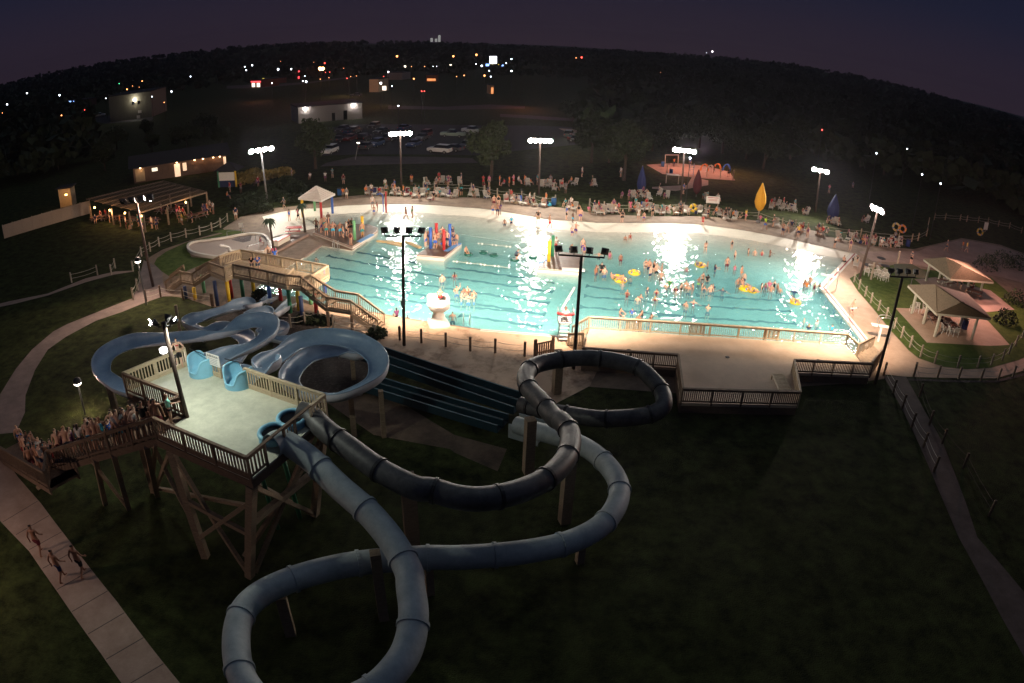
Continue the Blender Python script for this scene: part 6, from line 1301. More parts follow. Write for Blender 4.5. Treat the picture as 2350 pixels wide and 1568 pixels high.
TL.sort(key=lambda q: FR[q[0]][0] + q[1]*FR[q[0]][2])
for f, x, y, cn, s_ in TL:
    d = ray(f, x, y); el = d.z
    dist = 9 and max(90, min(1500, (CAM_H-8.5)/max(.006, -el/math.hypot(d.x, d.y)))); v = PD(f, x, y, dist); zg = hill_z(v.x, v.y)
    cnt_[cn] = cnt_.get(cn, 0)+1; lb = f'{cn} distant lamp beyond the pool, {ORD[cnt_[cn]-1]} of the {cn} lamps from the left'
    t = LPT if first else LPT.copy()
    if not first: COL.objects.link(t)
    k2 = kids if first else [c.copy() for c in kids]
    for c in k2:
        if not first: COL.objects.link(c); c.parent = t
    first = False; t.location = v; t['label'] = lb; t['group'] = 'distant ' + cn + ' lamps'; sz = max(.22, s_*dist/1556*2.6)
    for c in k2:
        if c.name.startswith('lamp_head'): c.scale = (sz,)*3; c.material_slots[0].link = 'OBJECT'; c.material_slots[0].material = mat('town_' + cn, (1,1,1), emit=TC[cn])
        else: hh = max(.5, v.z-zg); c.scale = (max(.6, dist/400),)*2 + (hh,)
for v, pw, co in ((P('g',660,760,6), 900, (.95,1,.6)), (P('g',250,560,6), 900, (1,.3,.08)), (P('f',2320,560,6), 700, (1,.25,.06)), (P('f',620,470,9), 2500, (1,.2,.08)), (P('f',1090,540,6), 900, (1,.5,.2)), (P('f',820,440,8), 2500, (1,.55,.4)), (P('g',640,905,5), 450, (1,.6,.5)), (P('d',1900,740,6), 2600, (1,.50,.40)), (P('o',1900,150,6), 2000, (1,.50,.40)), (P('f',60,530,6), 1200, (1,.3,.25)), (P('f',1400,640,9), 200, (.9,.95,1))):
    point(v, pw, co, .3)
lt = thing('radio_mast', 'far skyline mast cluster with pale lights', 'mast'); 
for x, hh in ((1618,88),(1590,118),(1552,112)):
    a = PD('f', x, 145, 1700); c = PD('f', x, hh, 1700); MB().bar(a, c, 5.5, 3).build('mast', mat('dim_pale_face', (1,1,1), emit=(.8,.8,.75,.35)), lt)
# ------------------------------------------------------------------ people
def skin_mesh(name, V, EDG, RAD, sub=1):
    me = bpy.data.meshes.new(name); me.from_pydata([tuple(v) for v in V], EDG, [])
    o = bpy.data.objects.new(name, me); COL.objects.link(o); md = o.modifiers.new('s', 'SKIN'); md.use_smooth_shade = True
    sv = me.skin_vertices[0].data
    for i, r_ in enumerate(RAD): sv[i].radius = (r_, r_) if not isinstance(r_, tuple) else r_; sv[i].use_root = (i == 0)
    if sub: s_ = o.modifiers.new('u', 'SUBSURF'); s_.levels = sub; s_.render_levels = sub
    dg = bpy.context.evaluated_depsgraph_get(); m2 = bpy.data.meshes.new_from_object(o.evaluated_get(dg)); m2.name = name
    bpy.data.objects.remove(o); bpy.data.meshes.remove(me); m2.polygons.foreach_set('use_smooth', [True]*len(m2.polygons)); return m2
STAND = dict(pel=(0,0,.95), sp=(0,0,1.12), ch=(0,.01,1.32), nk=(0,.01,1.50), hd=(0,-.01,1.60), tp=(0,0,1.70),
    shL=(.17,.01,1.42), elL=(.25,.03,1.14), wrL=(.27,-.05,.90), shR=(-.17,.01,1.42), elR=(-.25,.03,1.14), wrR=(-.27,-.05,.90),
    hpL=(.10,0,.90), knL=(.11,-.01,.50), anL=(.12,.03,.08), toL=(.14,-.13,.03), hpR=(-.10,0,.90), knR=(-.11,-.01,.50), anR=(-.12,.03,.08), toR=(-.14,-.13,.03))
def pose(base=STAND, **k): d = dict(base); d.update(k); return d
SIT = pose(pel=(0,.05,.46), sp=(0,.08,.62), ch=(0,.06,.82), nk=(0,.04,1.0), hd=(0,.0,1.10), tp=(0,.01,1.20), shL=(.17,.06,.92), shR=(-.17,.06,.92), elL=(.22,-.02,.66), wrL=(.14,-.22,.55), elR=(-.22,-.02,.66), wrR=(-.14,-.22,.55),
    hpL=(.10,0,.45), knL=(.12,-.40,.46), anL=(.12,-.44,.08), toL=(.13,-.58,.03), hpR=(-.10,0,.45), knR=(-.12,-.40,.46), anR=(-.12,-.44,.08), toR=(-.13,-.58,.03))
RECL = pose(SIT, pel=(0,.05,.48), sp=(0,.22,.60), ch=(0,.36,.78), nk=(0,.47,.93), hd=(0,.50,1.04), tp=(0,.54,1.14), shL=(.17,.40,.86), shR=(-.17,.40,.86), elL=(.24,.18,.66), wrL=(.12,-.02,.60), elR=(-.24,.18,.66), wrR=(-.12,-.02,.60), knL=(.12,-.36,.55), anL=(.11,-.74,.45), toL=(.12,-.78,.56), knR=(-.12,-.36,.55), anR=(-.11,-.74,.45), toR=(-.12,-.78,.56), hpL=(.10,0,.47), hpR=(-.10,0,.47))
TUBEP = pose(RECL, pel=(0,.1,.05), sp=(0,.26,.16), ch=(0,.40,.32), nk=(0,.47,.47), hd=(0,.46,.58), tp=(0,.47,.68), shL=(.17,.40,.40), shR=(-.17,.40,.40), elL=(.36,.22,.30), wrL=(.40,.0,.24), elR=(-.36,.22,.30), wrR=(-.40,.0,.24), hpL=(.10,.02,.08), hpR=(-.10,.02,.08), knL=(.13,-.30,.30), anL=(.12,-.66,.18), toL=(.12,-.76,.24), knR=(-.13,-.30,.30), anR=(-.12,-.66,.18), toR=(-.12,-.76,.24))
CROU = pose(pel=(0,.15,.42), sp=(0,.06,.56), ch=(0,-.06,.72), nk=(0,-.15,.87), hd=(0,-.20,.96), tp=(0,-.22,1.06), shL=(.17,-.08,.80), shR=(-.17,-.08,.80), elL=(.24,-.22,.60), wrL=(.18,-.40,.42), elR=(-.24,-.22,.60), wrR=(-.18,-.40,.42), hpL=(.10,.12,.42), knL=(.18,-.22,.46), anL=(.14,.02,.08), toL=(.16,-.14,.03), hpR=(-.10,.12,.42), knR=(-.18,-.22,.46), anR=(-.14,.02,.08), toR=(-.16,-.14,.03))
POSES = dict(
    stand=STAND,
    hips=pose(elL=(.36,.10,1.18), wrL=(.18,.04,1.00), elR=(-.36,.10,1.18), wrR=(-.18,.04,1.00)),
    cross=pose(elL=(.22,-.10,1.17), wrL=(-.04,-.20,1.20), elR=(-.22,-.10,1.17), wrR=(.05,-.18,1.24)),
    walk=pose(knL=(.11,-.18,.52), anL=(.11,-.24,.09), toL=(.12,-.40,.06), knR=(-.10,.04,.50), anR=(-.11,.28,.15), toR=(-.12,.16,.05), elL=(.25,.14,1.16), wrL=(.25,.10,.92), elR=(-.25,-.06,1.16), wrR=(-.23,-.25,.98)),
    armup=pose(elL=(.30,-.04,1.62), wrL=(.28,-.10,1.88), elR=(-.24,-.12,1.18), wrR=(-.20,-.32,1.20)),
    reach=pose(elL=(.24,-.20,1.28), wrL=(.20,-.44,1.30), elR=(-.24,-.18,1.24), wrR=(-.22,-.42,1.22)),
    wide=pose(elL=(.44,.0,1.30), wrL=(.66,-.08,1.24), elR=(-.44,.0,1.30), wrR=(-.66,-.08,1.24)),
    phone=pose(elL=(.24,-.08,1.16), wrL=(.08,-.28,1.26), elR=(-.22,-.06,1.16), wrR=(-.05,-.28,1.24), hd=(0,-.04,1.59), tp=(0,-.06,1.69)),
    lean=pose(sp=(0,-.04,1.10), ch=(0,-.16,1.26), nk=(0,-.27,1.40), hd=(0,-.33,1.48), tp=(0,-.37,1.57), shL=(.17,-.19,1.34), shR=(-.17,-.19,1.34), elL=(.24,-.34,1.12), wrL=(.10,-.50,1.05), elR=(-.24,-.34,1.12), wrR=(-.10,-.50,1.05)),
    bend=pose(sp=(0,-.10,1.06), ch=(0,-.28,1.12), nk=(0,-.42,1.14), hd=(0,-.50,1.10), tp=(0,-.58,1.06), shL=(.17,-.32,1.13), shR=(-.17,-.32,1.13), elL=(.20,-.38,.86), wrL=(.12,-.42,.62), elR=(-.20,-.38,.86), wrR=(-.12,-.42,.62)),
    sit=SIT, recline=RECL, tube=TUBEP, crouch=CROU,
    edge={k: (v[0], v[1], v[2]-.40) for k, v in SIT.items()})
def vec(d, k): return Vector(d[k])
BW = {}
def body(pk, fem):
    key = ('b', pk, fem)
    if key in BW: return BW[key]
    d = POSES[pk]; V, EE, RR = [], [], []
    def v(p_, r_): V.append(Vector(p_)); RR.append(r_); return len(V)-1
    def e(a, c): EE.append((a, c))
    s_ = .9 if fem else 1.0
    pel = v(d['pel'], (.125 if fem else .115)); sp = v(d['sp'], .10*s_); ch = v(d['ch'], .125*s_); nk = v(d['nk'], .052); hd = v(d['hd'], .082); tp = v(d['tp'], .072)
    e(pel, sp); e(sp, ch); e(ch, nk); e(nk, hd); e(hd, tp)
    hv, tv = vec(d,'hd'), vec(d,'tp'); up = (tv-hv).normalized(); fw = Vector((0,-1,0)); fw = (fw - up*fw.dot(up)).normalized()
    no = v(hv+fw*.085+up*.005, .016); e(hd, no); cn = v(hv+fw*.055-up*.055, .032); e(hd, cn)
    for S in 'LR':
        sg = 1 if S == 'L' else -1
        sh = v(Vector(d['sh'+S])*1.0, .062*s_); el = v(d['el'+S], .042*s_); wr = v(d['wr'+S], .029*s_); e(ch, sh); e(sh, el); e(el, wr)
        a, c = vec(d,'el'+S), vec(d,'wr'+S); dr = (c-a).normalized(); sd = dr.cross(Vector((1,0,0)) if abs(dr.x) < .8 else Vector((0,1,0))).normalized(); cl = dr.cross(sd)*-sg
        pm = v(c+dr*.065, .032); e(wr, pm)
        for k in range(4):
            off = (k-1.5)*.019; ln = (.062,.075,.070,.055)[k]; b0 = c+dr*.10+sd*off*1.1; f0 = v(b0, .0105); f1 = v(b0+dr*ln*.55+cl*.008, .0095); f2 = v(b0+dr*ln*.95+cl*.022, .008); e(pm, f0); e(f0, f1); e(f1, f2)
        t0 = v(c+dr*.055+sd*.038, .012); t1 = v(c+dr*.085+sd*.058, .0105); e(pm, t0); e(t0, t1)
        hp = v(d['hp'+S], .092); kn = v(d['kn'+S], .058); mk = v((vec(d,'kn'+S)*.62+vec(d,'an'+S)*.38)+Vector((0,.02,0)), .054); an = v(d['an'+S], .036); he = v(vec(d,'an'+S)+Vector((0,.03,-.03)), .030); to = v(d['to'+S], .030)
        e(pel, hp); e(hp, kn); e(kn, mk); e(mk, an); e(an, to); e(an, he)
    BW[key] = skin_mesh('person_body', V, EE, RR, 1); return BW[key]
def garment(pk, kind):
    key = (pk, kind)
    if key in BW: return BW[key]
    d = POSES[pk]; V, EE, RR = [], [], []
    def v(p_, r_): V.append(Vector(p_)); RR.append(r_); return len(V)-1
    def e(a, c): EE.append((a, c))
    g = lambda k: vec(d, k)
    if kind in ('shorts', 'brief'):
        w_ = v(g('pel').lerp(g('sp'), .45), .125 if kind == 'shorts' else .10); p0 = v(g('pel'), .14); e(w_, p0)
        for S in 'LR':
            h = v(g('hp'+S)+Vector((0,0,-.01)), .118 if kind == 'shorts' else .108); e(p0, h)
            k = v(g('hp'+S).lerp(g('kn'+S), .62 if kind == 'shorts' else .16), .098 if kind == 'shorts' else .095); e(h, k)
            if kind == 'shorts': m2 = v(g('hp'+S).lerp(g('kn'+S), .75), .094); e(k, m2)
    elif kind in ('top', 'suit', 'shirt', 'bra'):
        if kind == 'bra': a = v(g('sp').lerp(g('ch'), .65), .118); c = v(g('ch')+Vector((0,-.012,.01)), .137); c2 = v(g('ch').lerp(g('nk'), .25), .115); e(a, c); e(c, c2)
        else:
            a = v(g('pel'), .142); b_ = v(g('sp'), .115 if kind != 'shirt' else .135); c = v(g('ch'), .142 if kind != 'shirt' else .150); c2 = v(g('ch').lerp(g('nk'), .45), .10); e(a, b_); e(b_, c); e(c, c2)
            if kind == 'shirt':
                for S in 'LR': s0 = v(g('sh'+S), .080); s1 = v(g('sh'+S).lerp(g('el'+S), .62), .066); e(c, s0); e(s0, s1)
            if kind == 'suit':
                for S in 'LR': h = v(g('hp'+S), .105); e(a, h)
    elif kind in ('hair', 'long', 'cap'):
        hv, tv = g('hd'), g('tp'); up = (tv-hv).normalized(); fw = Vector((0,-1,0)); fw = (fw - up*fw.dot(up)).normalized()
        a = v(tv-fw*.012+up*.004, .082); c = v(hv-fw*.045+up*.025, .080); e(a, c)
        if kind == 'long':
            b0 = v(g('nk')-fw*.065+up*.01, .062); b1 = v(g('ch').lerp(g('nk'), .35)-fw*.10, .055); e(c, b0); e(b0, b1)
        if kind == 'cap': k = v(tv+fw*.11-up*.02, .035); e(a, k)
    BW[key] = skin_mesh('person_' + kind, V, EE, RR, 1); return BW[key]
PN = {'hair': 'hair', 'long': 'hair', 'cap': 'cap', 'shorts': 'shorts', 'brief': 'briefs', 'top': 'top', 'suit': 'swimsuit', 'shirt': 'shirt', 'bra': 'bikini_top'}
npers = [0]
CRW = []
def crowd_person(loc, rz, pk, outfit, skin, hair, long, h):
    """people beyond the three hundred that show largest: gathered in one crowd mesh"""
    M = Matrix.Translation(loc) @ Matrix.Rotation(rz, 4, 'Z') @ Matrix.Scale(h/1.78, 4)
    CRW.append((body(pk, long), M, SKIN[skin]))
    for kind, cn in list(outfit) + [('long' if long else 'hair', hair)]: CRW.append((garment(pk, kind), M, HAIRM[cn] if kind in ('hair','long') else cloth(cn)))
def build_crowd():
    V, F_, MI, ms = [], [], [], []
    for me, M, mt in CRW:
        if mt not in ms: ms.append(mt)
        b0 = len(V); V += [tuple(M @ v.co) for v in me.vertices]; k = ms.index(mt)
        for q in me.polygons: F_.append(tuple(i+b0 for i in q.vertices)); MI.append(k)
    me = bpy.data.meshes.new('crowd'); me.from_pydata(V, [], F_)
    for mt in ms: me.materials.append(mt)
    me.polygons.foreach_set('material_index', MI); me.polygons.foreach_set('use_smooth', [True]*len(F_))
    o = bpy.data.objects.new('crowd', me); COL.objects.link(o); tag(o, kind='stuff')
def person(loc, rz, pk, outfit, label, skin=0, hair='b', long=False, h=1.75, group=None):
    """outfit: list of (garment, colour)"""
    fem = long or any(o_[0] in ('suit','bra') for o_ in outfit); npers[0] += 1
    o = bpy.data.objects.new('person', body(pk, fem)); COL.objects.link(o); s_ = h/1.78; o.location = loc; o.rotation_euler = (0,0,rz); o.scale = (s_*(1.04 if not fem else .98), s_, s_); tag(o, label, 'person', group)
    if not o.data.materials: o.data.materials.append(SKIN[0])
    o.material_slots[0].link = 'OBJECT'; o.material_slots[0].material = SKIN[skin]
    for kind, cn in list(outfit) + [('cap' if hair in 'WR' else ('long' if long else 'hair'), hair)]:
        me = garment(pk, kind); c = bpy.data.objects.new(PN[kind], me); COL.objects.link(c); c.parent = o
        mt = HAIRM[cn] if kind in ('hair','long','cap') else cloth(cn)
        if not me.materials: me.materials.append(mt)
        c.material_slots[0].link = 'OBJECT'; c.material_slots[0].material = mt
    return o
def parse(code):
    """'m navy' man in navy shorts; 'M white navy' shirt+shorts; 'w black' swimsuit; 'b black' bikini; 'k ...' = child shirtless; 'g ..' girl suit; 'W shirt shorts' woman in top and shorts"""
    t = code.split(); k = t[0]; c = t[1:]
    if k in 'mk': return [('shorts', c[0])], False, (1.78 if k == 'm' else 1.35), ('man' if k == 'm' else 'boy') + f' in {c[0]} shorts'
    if k in 'MK': return [('shirt', c[0]), ('shorts', c[1])], False, (1.78 if k == 'M' else 1.35), ('man' if k == 'M' else 'boy') + (f' in {c[0]} shirt and {c[1]} shorts' if c[0] != c[1] else f' all in {c[0]}')
    if k in 'wg': return [('suit', c[0])], True, (1.66 if k == 'w' else 1.3), ('woman' if k == 'w' else 'girl') + f' in {c[0]} swimsuit'
    if k == 'b': return [('bra', c[0]), ('brief', c[1] if len(c) > 1 else c[0])], True, 1.66, f'woman in {c[0]} bikini'
    if k == 'W': return [('shirt', c[0]), ('shorts', c[1])], True, 1.66, f'woman in {c[0]} top and {c[1]} shorts' if c[0] != c[1] else f'woman all in {c[0]}'
def facing(v, off): return math.atan2(v.y, v.x) - math.pi/2 + R(off)   # local -Y looks at the camera when off is 0
def hairpick(i): return 'bkbbyrkb'[i % 8]
# standing on dry ground: frame, x, y(feet), code, pose, facing offset in degrees, where, optional z
def ux(q): return FR[q[0]][0] + q[1]*FR[q[0]][2]
def stand(rows, where, group, z=0.0, hs=None):
    rows = sorted(rows, key=ux)
    for i, (f, x, y, code, pk, off, *ex) in enumerate(rows):
        o_, lg, h, who = parse(code); v = P(f, x, y, z); extra = ex[0] if ex else ''
        sk = (0,1,1,2,0,1,0,3)[(i*5+len(code)) % 8]
        person(v, facing(v, off), pk, o_, f'{who} {extra}' if extra else f'{who}, {ORD[i]} from the left {where}', sk, hairpick(i*3+int(x)), lg, h, group)
# in the water: head pixel; feet on the pool floor where the body is tall enough
def swim(rows, where, group):
    rows = sorted(rows, key=ux)
    for i, (f, x, y, code, pk, off, *ex) in enumerate(rows):
        o_, lg, h, who = parse(code); vis = ex[0] if ex and ex[0] else None
        if vis is None:
            vis = .6
            for _ in range(4): v = P(f, x, y, WL+vis); vis = max(.32, min(h-.05, h-depth(v.x, v.y)*.98 + WL*-1 - .0))
            vis = min(vis, h-.05)
        v = P(f, x, y, WL+vis); v.z = WL+vis-h*(1 if pk not in ('tube','crouch','sit') else {'tube': .42, 'crouch': .62, 'sit': .70}[pk])
        sk = (1,0,1,0,2,1,0,1)[(i*3+int(y)) % 8]; lb = ex[1] if len(ex) > 1 else None
        person(v, facing(v, off), pk, o_, f'{who} {lb}' if lb else f'{who}, {ORD[i]} from the left {where}', sk, hairpick(i*5+int(x)), lg, h, group)
stand([('a',935,485,'w blue','stand',200),('a',1025,480,'W pink black','walk',80),('b',62,465,'w black','walk',60),('b',128,455,'w green','stand',-70),('a',1803,330+20,'M white grey','stand',20),('a',1852,380,'g red','stand',90),('a',1818,425,'k blue','stand',180),('a',1943,395,'w maroon','stand',-60),
       ('b',968,412,'k blue','stand',20),('b',1016,432,'m navy','hips',180),('b',1042,425,'W purple grey','stand',200),('b',1440,512,'M black khaki','stand',0),('b',1560,560,'m red','walk',90),('b',1803,500,'k cyan','stand',120)], 'on the shallow beach', 'people on the shallow beach', -.05)
stand([('a',378,468,'M navy white','stand',180),('a',880,352,'W grey grey','walk',-70),('a',1495,248,'W orange grey','stand',10),('a',1533,250,'W grey white','stand',10),('a',1945,212,'M grey olive','stand',180),('a',1935,150,'W white green','stand',0),
       ('b',980,345,'m maroon','stand',0),('b',1027,330,'w black','stand',180),('b',1738,468,'M blue black','stand',100),('b',1862,430,'w black','stand',180),('b',1882,485,'m purple','stand',180),('c',228,498,'M black black','stand',20),('c',398,470,'W white white','stand',0),('c',455,492,'k purple','stand',0),
       ('c',1070,530,'K red red','stand',10,'standing on the dry edge of the beach'),('c',1131,445,'M grey olive','stand',90),('c',835,395,'M slate slate','stand',0),('c',545,430,'M slate black','stand',40),('c',312,385,'W pink pink','stand',180),('c',1518,475,'W yellow pink','stand',120),('c',1718,572,'M lime blue','walk',60),('c',1903,630,'m navy','hips',-30),('c',1952,610,'w grey','walk',60),('c',2065,655,'M yellow navy','stand',20),('c',2162,660,'w plum','stand',0),
       ('d',368,760,'M white black','lean',60),('d',530,790,'w plum','stand',0),('d',675,730,'w plum','walk',90),('d',1165,930,'M grey black','phone',-40),('d',1532,798,'M slate slate','walk',80),('d',1700,800,'W orange grey','walk',70),('d',1742,808,'W yellow grey','walk',70),('b',200,250,'M black black','bend',-40),('b',640,215,'W teal black','bend',180),('b',280,225,'W teal grey','bend',90),('a',1500,95,'W maroon grey','stand',0)], 'along the sandy deck', 'people along the sandy deck')
stand([('d',545,1480,'m maroon','walk',-60,'patrolling the right walkway with a rescue tube')], 'lifeguard', 'lifeguards')
v = P('d',575,1395,1.0); t = thing('rescue_tube', 'white rescue tube under the arm of the walking lifeguard', 'rescue tube'); MB().tube([v+Vector((-.35,0,-.02)), v, v+Vector((.35,.1,.03))], .08, 8).build('float', WHITEP, t); MB().tube([v+Vector((.35,.1,.03)), v+Vector((.45,.12,.04))], .07, 8).build('end_cap', BLACKM, t)
stand([('a',1220,605,'m black','hips',150),('a',1268,602,'m purple','stand',60),('a',1303,575,'m teal','stand',0),('a',1322,637,'m teal','stand',180),('a',1350,590,'m grey','stand',90),('a',1392,642,'m cyan','hips',180),('a',1410,605,'k black','stand',0),('a',1468,645,'m cyan','stand',200),('a',1497,655,'k grey','stand',120),('a',1532,642,'M white black','stand',100),('a',1560,605,'W black black','stand',30),('a',1592,605,'M olive black','stand',0),('a',1697,650,'m teal','stand',200),('a',1578,738,'w maroon','stand',150),('a',1275,560,'k blue','stand',200),('a',1345,540,'m navy','cross',0)], 'on the crowded left slab', 'people waiting on the left pool slab', Z1+.02)
stand([('b',268,752,'m blue','stand',60),('b',297,735,'w navy','stand',60),('b',368,772,'m blue','stand',180),('b',405,750,'m grey','stand',200),('b',440,775,'k blue','stand',160),('b',443,700,'m navy','hips',20),('b',490,745,'m navy','stand',170),('b',560,738,'K navy navy','stand',200),('b',592,735,'k grey','stand',-30),('b',552,700,'M navy navy','stand',60),('b',345,730,'m olive','stand',10),('b',470,720,'w black','stand',40)], 'on the middle island', 'people waiting on the middle pool island', Z1+.02)
stand([('b',1625,812,'M white red','cross',60,'on lifeguard duty by the green post')], 'lifeguard', 'lifeguards', Z1+.02)
swim([('b',1095,452,'k slate','stand',180,.95),('b',1165,432,'K cyan navy','hips',20,.95),('b',1803,528,'k purple','stand',0,1.15),('b',1842,485,'m purple','reach',160,1.35),('c',268,628,'k grey','crouch',0,.6),('c',320,602,'w red','crouch',0,.8),('b',1780,698,'k navy','lean',60,.9),('b',1915,652,'m purple','stand',20,1.2),('b',1930,712,'w purple','stand',0,1.0),('b',2195,782,'w pink','stand',180,.6),('b',2080,800,'k grey','wide',0,.4)], 'wading off the beach', 'people wading below the beach')
swim([('b',2055,932,'m navy','stand',60),('b',2112,906,'M black black','hips',0),('b',2142,955,'m blue','stand',200,.65),('b',2310,817,'k navy','stand',180),('c',110,785,'w red','stand',150,.5)], 'below the tilted lamp heads', 'bathers near the right lamp heads')
swim([('b',440,1027,'m navy','stand',200),('b',570,1008,'w maroon','stand',180,.55),('b',592,1147,'m blue','armup',0,.6),('b',668,1167,'m navy','stand',200,.5),('b',705,1152,'m grey','reach',0,.5),('b',715,1187,'k blue','stand',40,.45),('b',640,1220,'m blue','reach',90,.55),('b',690,1205,'w navy','stand',0,.45),('b',713,1232,'m blue','stand',180,.5),('b',748,1217,'k navy','stand',90,.45),('b',772,1192,'m navy','stand',200,.5),('b',773,1220,'m blue','reach',-90,.6),('b',548,1418,'m navy','stand',180,.5),('a',1210,832,'m grey','lean',0,.4),('a',2165,1457,'k navy','stand',180,.3)], 'in the open left half of the pool', 'bathers in the left half of the pool')
cr = [('c',485,870,'b black','stand',20),('c',523,873,'m navy','cross',0),('c',573,888,'w black','stand',-40),('c',603,915,'m black','stand',200),('c',535,935,'m navy','reach',60),('c',655,908,'m black','hips',90),('c',650,990,'m maroon','stand',180,.75),('c',910,950,'w pink','crouch',0,.4),('c',1085,1010,'b black','stand',10),('c',1132,1030,'W black black','stand',200),('c',1040,1060,'k lime','stand',150),('c',735,1078,'W green grey','stand',0),('c',697,1118,'m grey','lean',180,.55),('c',908,1092,'m olive','stand',0),('c',857,1120,'w black','stand',60),('c',932,1137,'m navy','stand',180,.5),('c',973,1120,'w grey','stand',-60),('c',1075,1118,'b black','stand',90),('c',1097,1148,'w slate','stand',0,.6),('c',1165,1132,'m navy','stand',200),('c',1187,1130,'W navy navy','stand',0,.6),('c',797,1155,'W maroon grey','stand',0,.5),('c',800,1195,'m grey','lean',180,.4),('c',1287,1170,'M slate navy','wide',0,.42),('c',500,1163,'W slate black','stand',60,.6),('c',597,1180,'w maroon','stand',0,.6),('c',290,1190,'w maroon','phone',0,.75),('c',430,1235,'w slate','stand',20,.5),('c',400,1252,'m grey','stand',180,.5),('c',580,1255,'w maroon','stand',180,.5),('c',905,1308,'m navy','stand',150,.6),('c',985,1292,'w red','wide',0,.4),('c',1138,1340,'m navy','lean',180,.55),('c',222,1380,'w slate','reach',40,.8),('c',340,1385,'K blue navy','stand',0,.5),('c',443,1400,'w black','stand',60,.6),('c',412,1442,'m navy','stand',150,.75),('c',545,1440,'b black','wide',60,.5),('c',525,1472,'M navy navy','stand',180,.5),('c',375,1490,'m grey','stand',180,.3),('c',218,1425,'m grey','lean',90,.4)]
cr.sort(key=lambda q: q[1]); swim(cr, 'in the mid-pool crowd', 'bathers in the crowded middle of the pool')
r_ = [('c',222,820,'k maroon','stand',180),('c',1115,680,'b black','walk',190,1.25),('c',1387,672,'g black','stand',20),('c',1421,780,'k maroon','stand',-60,.75),('c',1560,758,'w black','stand',90,.65),('c',1625,768,'m navy','stand',0,.6),('c',1700,778,'w red','stand',0,.5),('c',1785,776,'b black','reach',60,.7),('c',1340,846,'m maroon','stand',200),('c',1131,895,'k navy','stand',100,.6),('c',1211,926,'W navy navy','reach',100,.7),('c',1415,930,'g pink','stand',0),('c',1491,938,'b orange','stand',60)]
r_.sort(key=lambda q: q[1]); swim(r_, 'in the shallow right half', 'bathers in the shallow right half')
r_ = [('c',1455,1058,'m grey','stand',190,.8),('c',1490,1058,'w olive','stand',30,.7),('c',1518,1016,'k navy','stand',0,.9),('c',1700,1120,'w black','stand',90,.7),('c',1736,1120,'w plum','stand',30,.6),('c',1780,1092,'W pink grey','stand',10,.75),('c',1832,1092,'w black','stand',0,.75),('c',1866,1122,'m navy','stand',-60,.65),('c',1800,1133,'m grey','stand',180,.8),('c',1893,1170,'k navy','stand',180,.5),('c',2037,1182,'M navy navy','wide',0,.45),('c',2150,1072,'m navy','stand',60,.8),('c',2172,1098,'W orange grey','stand',20,.7),('c',2210,1040,'m grey','stand',-40,.95),('c',2252,1115,'w maroon','stand',180,.7),('d',225,1120,'w black','stand',180,.6),('c',2140,1485,'k navy','stand',-80,.45),('c',2278,1500,'W white navy','stand',60,.5),('c',2190,1545,'W navy navy','stand',180,.5),('o',348,905,'K cyan navy','stand',180,.5)]
r_.sort(key=lambda q: FR[q[0]][0]+q[1]*.383); swim(r_, 'in the deep right end', 'bathers in the deep right end')
def rider(f, x, y, code, off, label, zz=.05, sc_=1.0):
    o_, lg, h, who = parse(code); v = P(f, x, y, .3); v.z = WL+zz; person(v, facing(v, off), 'tube', o_, f'{who} {label}', 1, hairpick(int(x)), lg, h*.92*sc_)
rider('c',155,1055,'m olive',60,'reclining on the left ring of the yellow double tube'); rider('c',240,1080,'m blue',0,'reclining on the right ring of the yellow double tube'); rider('c',1048,925,'M slate navy',80,'lying across the single yellow tube by the glare'); rider('c',1520,1130,'m grey',70,'riding the upper left end of the lower double tube'); rider('c',1600,1190,'m olive',80,'riding the right end of the lower double tube'); rider('c',2038,1300,'m slate',60,'riding the yellow tube close to the right wall')
swim([('c',322,1048,'k navy','lean',0,.3,'hanging on the single yellow tube at the left'),('c',240,1110,'m grey','lean',180,.4,'pushing the yellow double tube from behind')], '', 'bathers holding the tubes')
v = P('b',690,815,WL+.15); person(v, facing(v, 40), 'edge', [('shorts','olive')], 'boy in olive shorts sitting back on a dark lily pad', 1, 'b', False, 1.6)
v = P('b',1215,880,WL+.15); person(v, facing(v, 100), 'crouch', [('shirt','slate'),('shorts','black')], 'man in dark shirt crouching on a lily pad', 1, 'b', False, 1.75)
v = P('l',1530,172,.02); person(v, facing(v, 200), 'edge', [('shirt','plum'),('brief','black')], 'woman in plum top sitting on the near pool edge', 0, 'k', True, 1.68)
v = P('d',468,905,.02); person(v, facing(v, 150), 'edge', [('shorts','black')], 'man in black shorts perched on the right pool corner', 1, 'k', False, 1.75)
v = P('a',635,705,.36); person(v, facing(v, 60), 'edge', [('suit','plum')], 'girl sitting on the rim of the wading basin by the handrail', 1, 'k', True, 1.45)
v = P('m',945,180,2.0); person(P('m',925,435)+Vector((.03,.15,1.58)), facing(v, 180), 'sit', [('suit','yellow'),('brief','black')], 'lifeguard in dark straps seated high on the ladder chair', 0, 'r', True, 1.68)
v = P('b',440,1320,2.5); v = P('b',405,1560)+Vector((.1,.3,1.72)); person(v, facing(v, 180), 'sit', [('shorts','red')], 'lifeguard sitting inside the large white moulded stand', 1, 'b', False, 1.7)
# boardwalk visitors
for f, x, y, code, pk, off, lb in (('a',612,960,'M blue slate','lean',0,'leaning on the boardwalk rail'),('a',548,955,'W black grey','lean',0,'beside the man in blue at the boardwalk rail'),('a',722,880,'m grey','stand',180,'behind the boardwalk rail at the left'),('a',785,880,'W pink grey','stand',180,'partly hidden by the far boardwalk rail'),('a',790,905,'W blue grey','stand',200,'low behind the far boardwalk rail')):
    o_, lg, h, who = parse(code); v = P(f, x, y+60 if y > 930 else y+40, ZB if y > 930 else ZB); person(v, facing(v, off), pk, o_, f'{who} {lb}', 0, hairpick(int(x)), lg, h, 'visitors on the boardwalk')
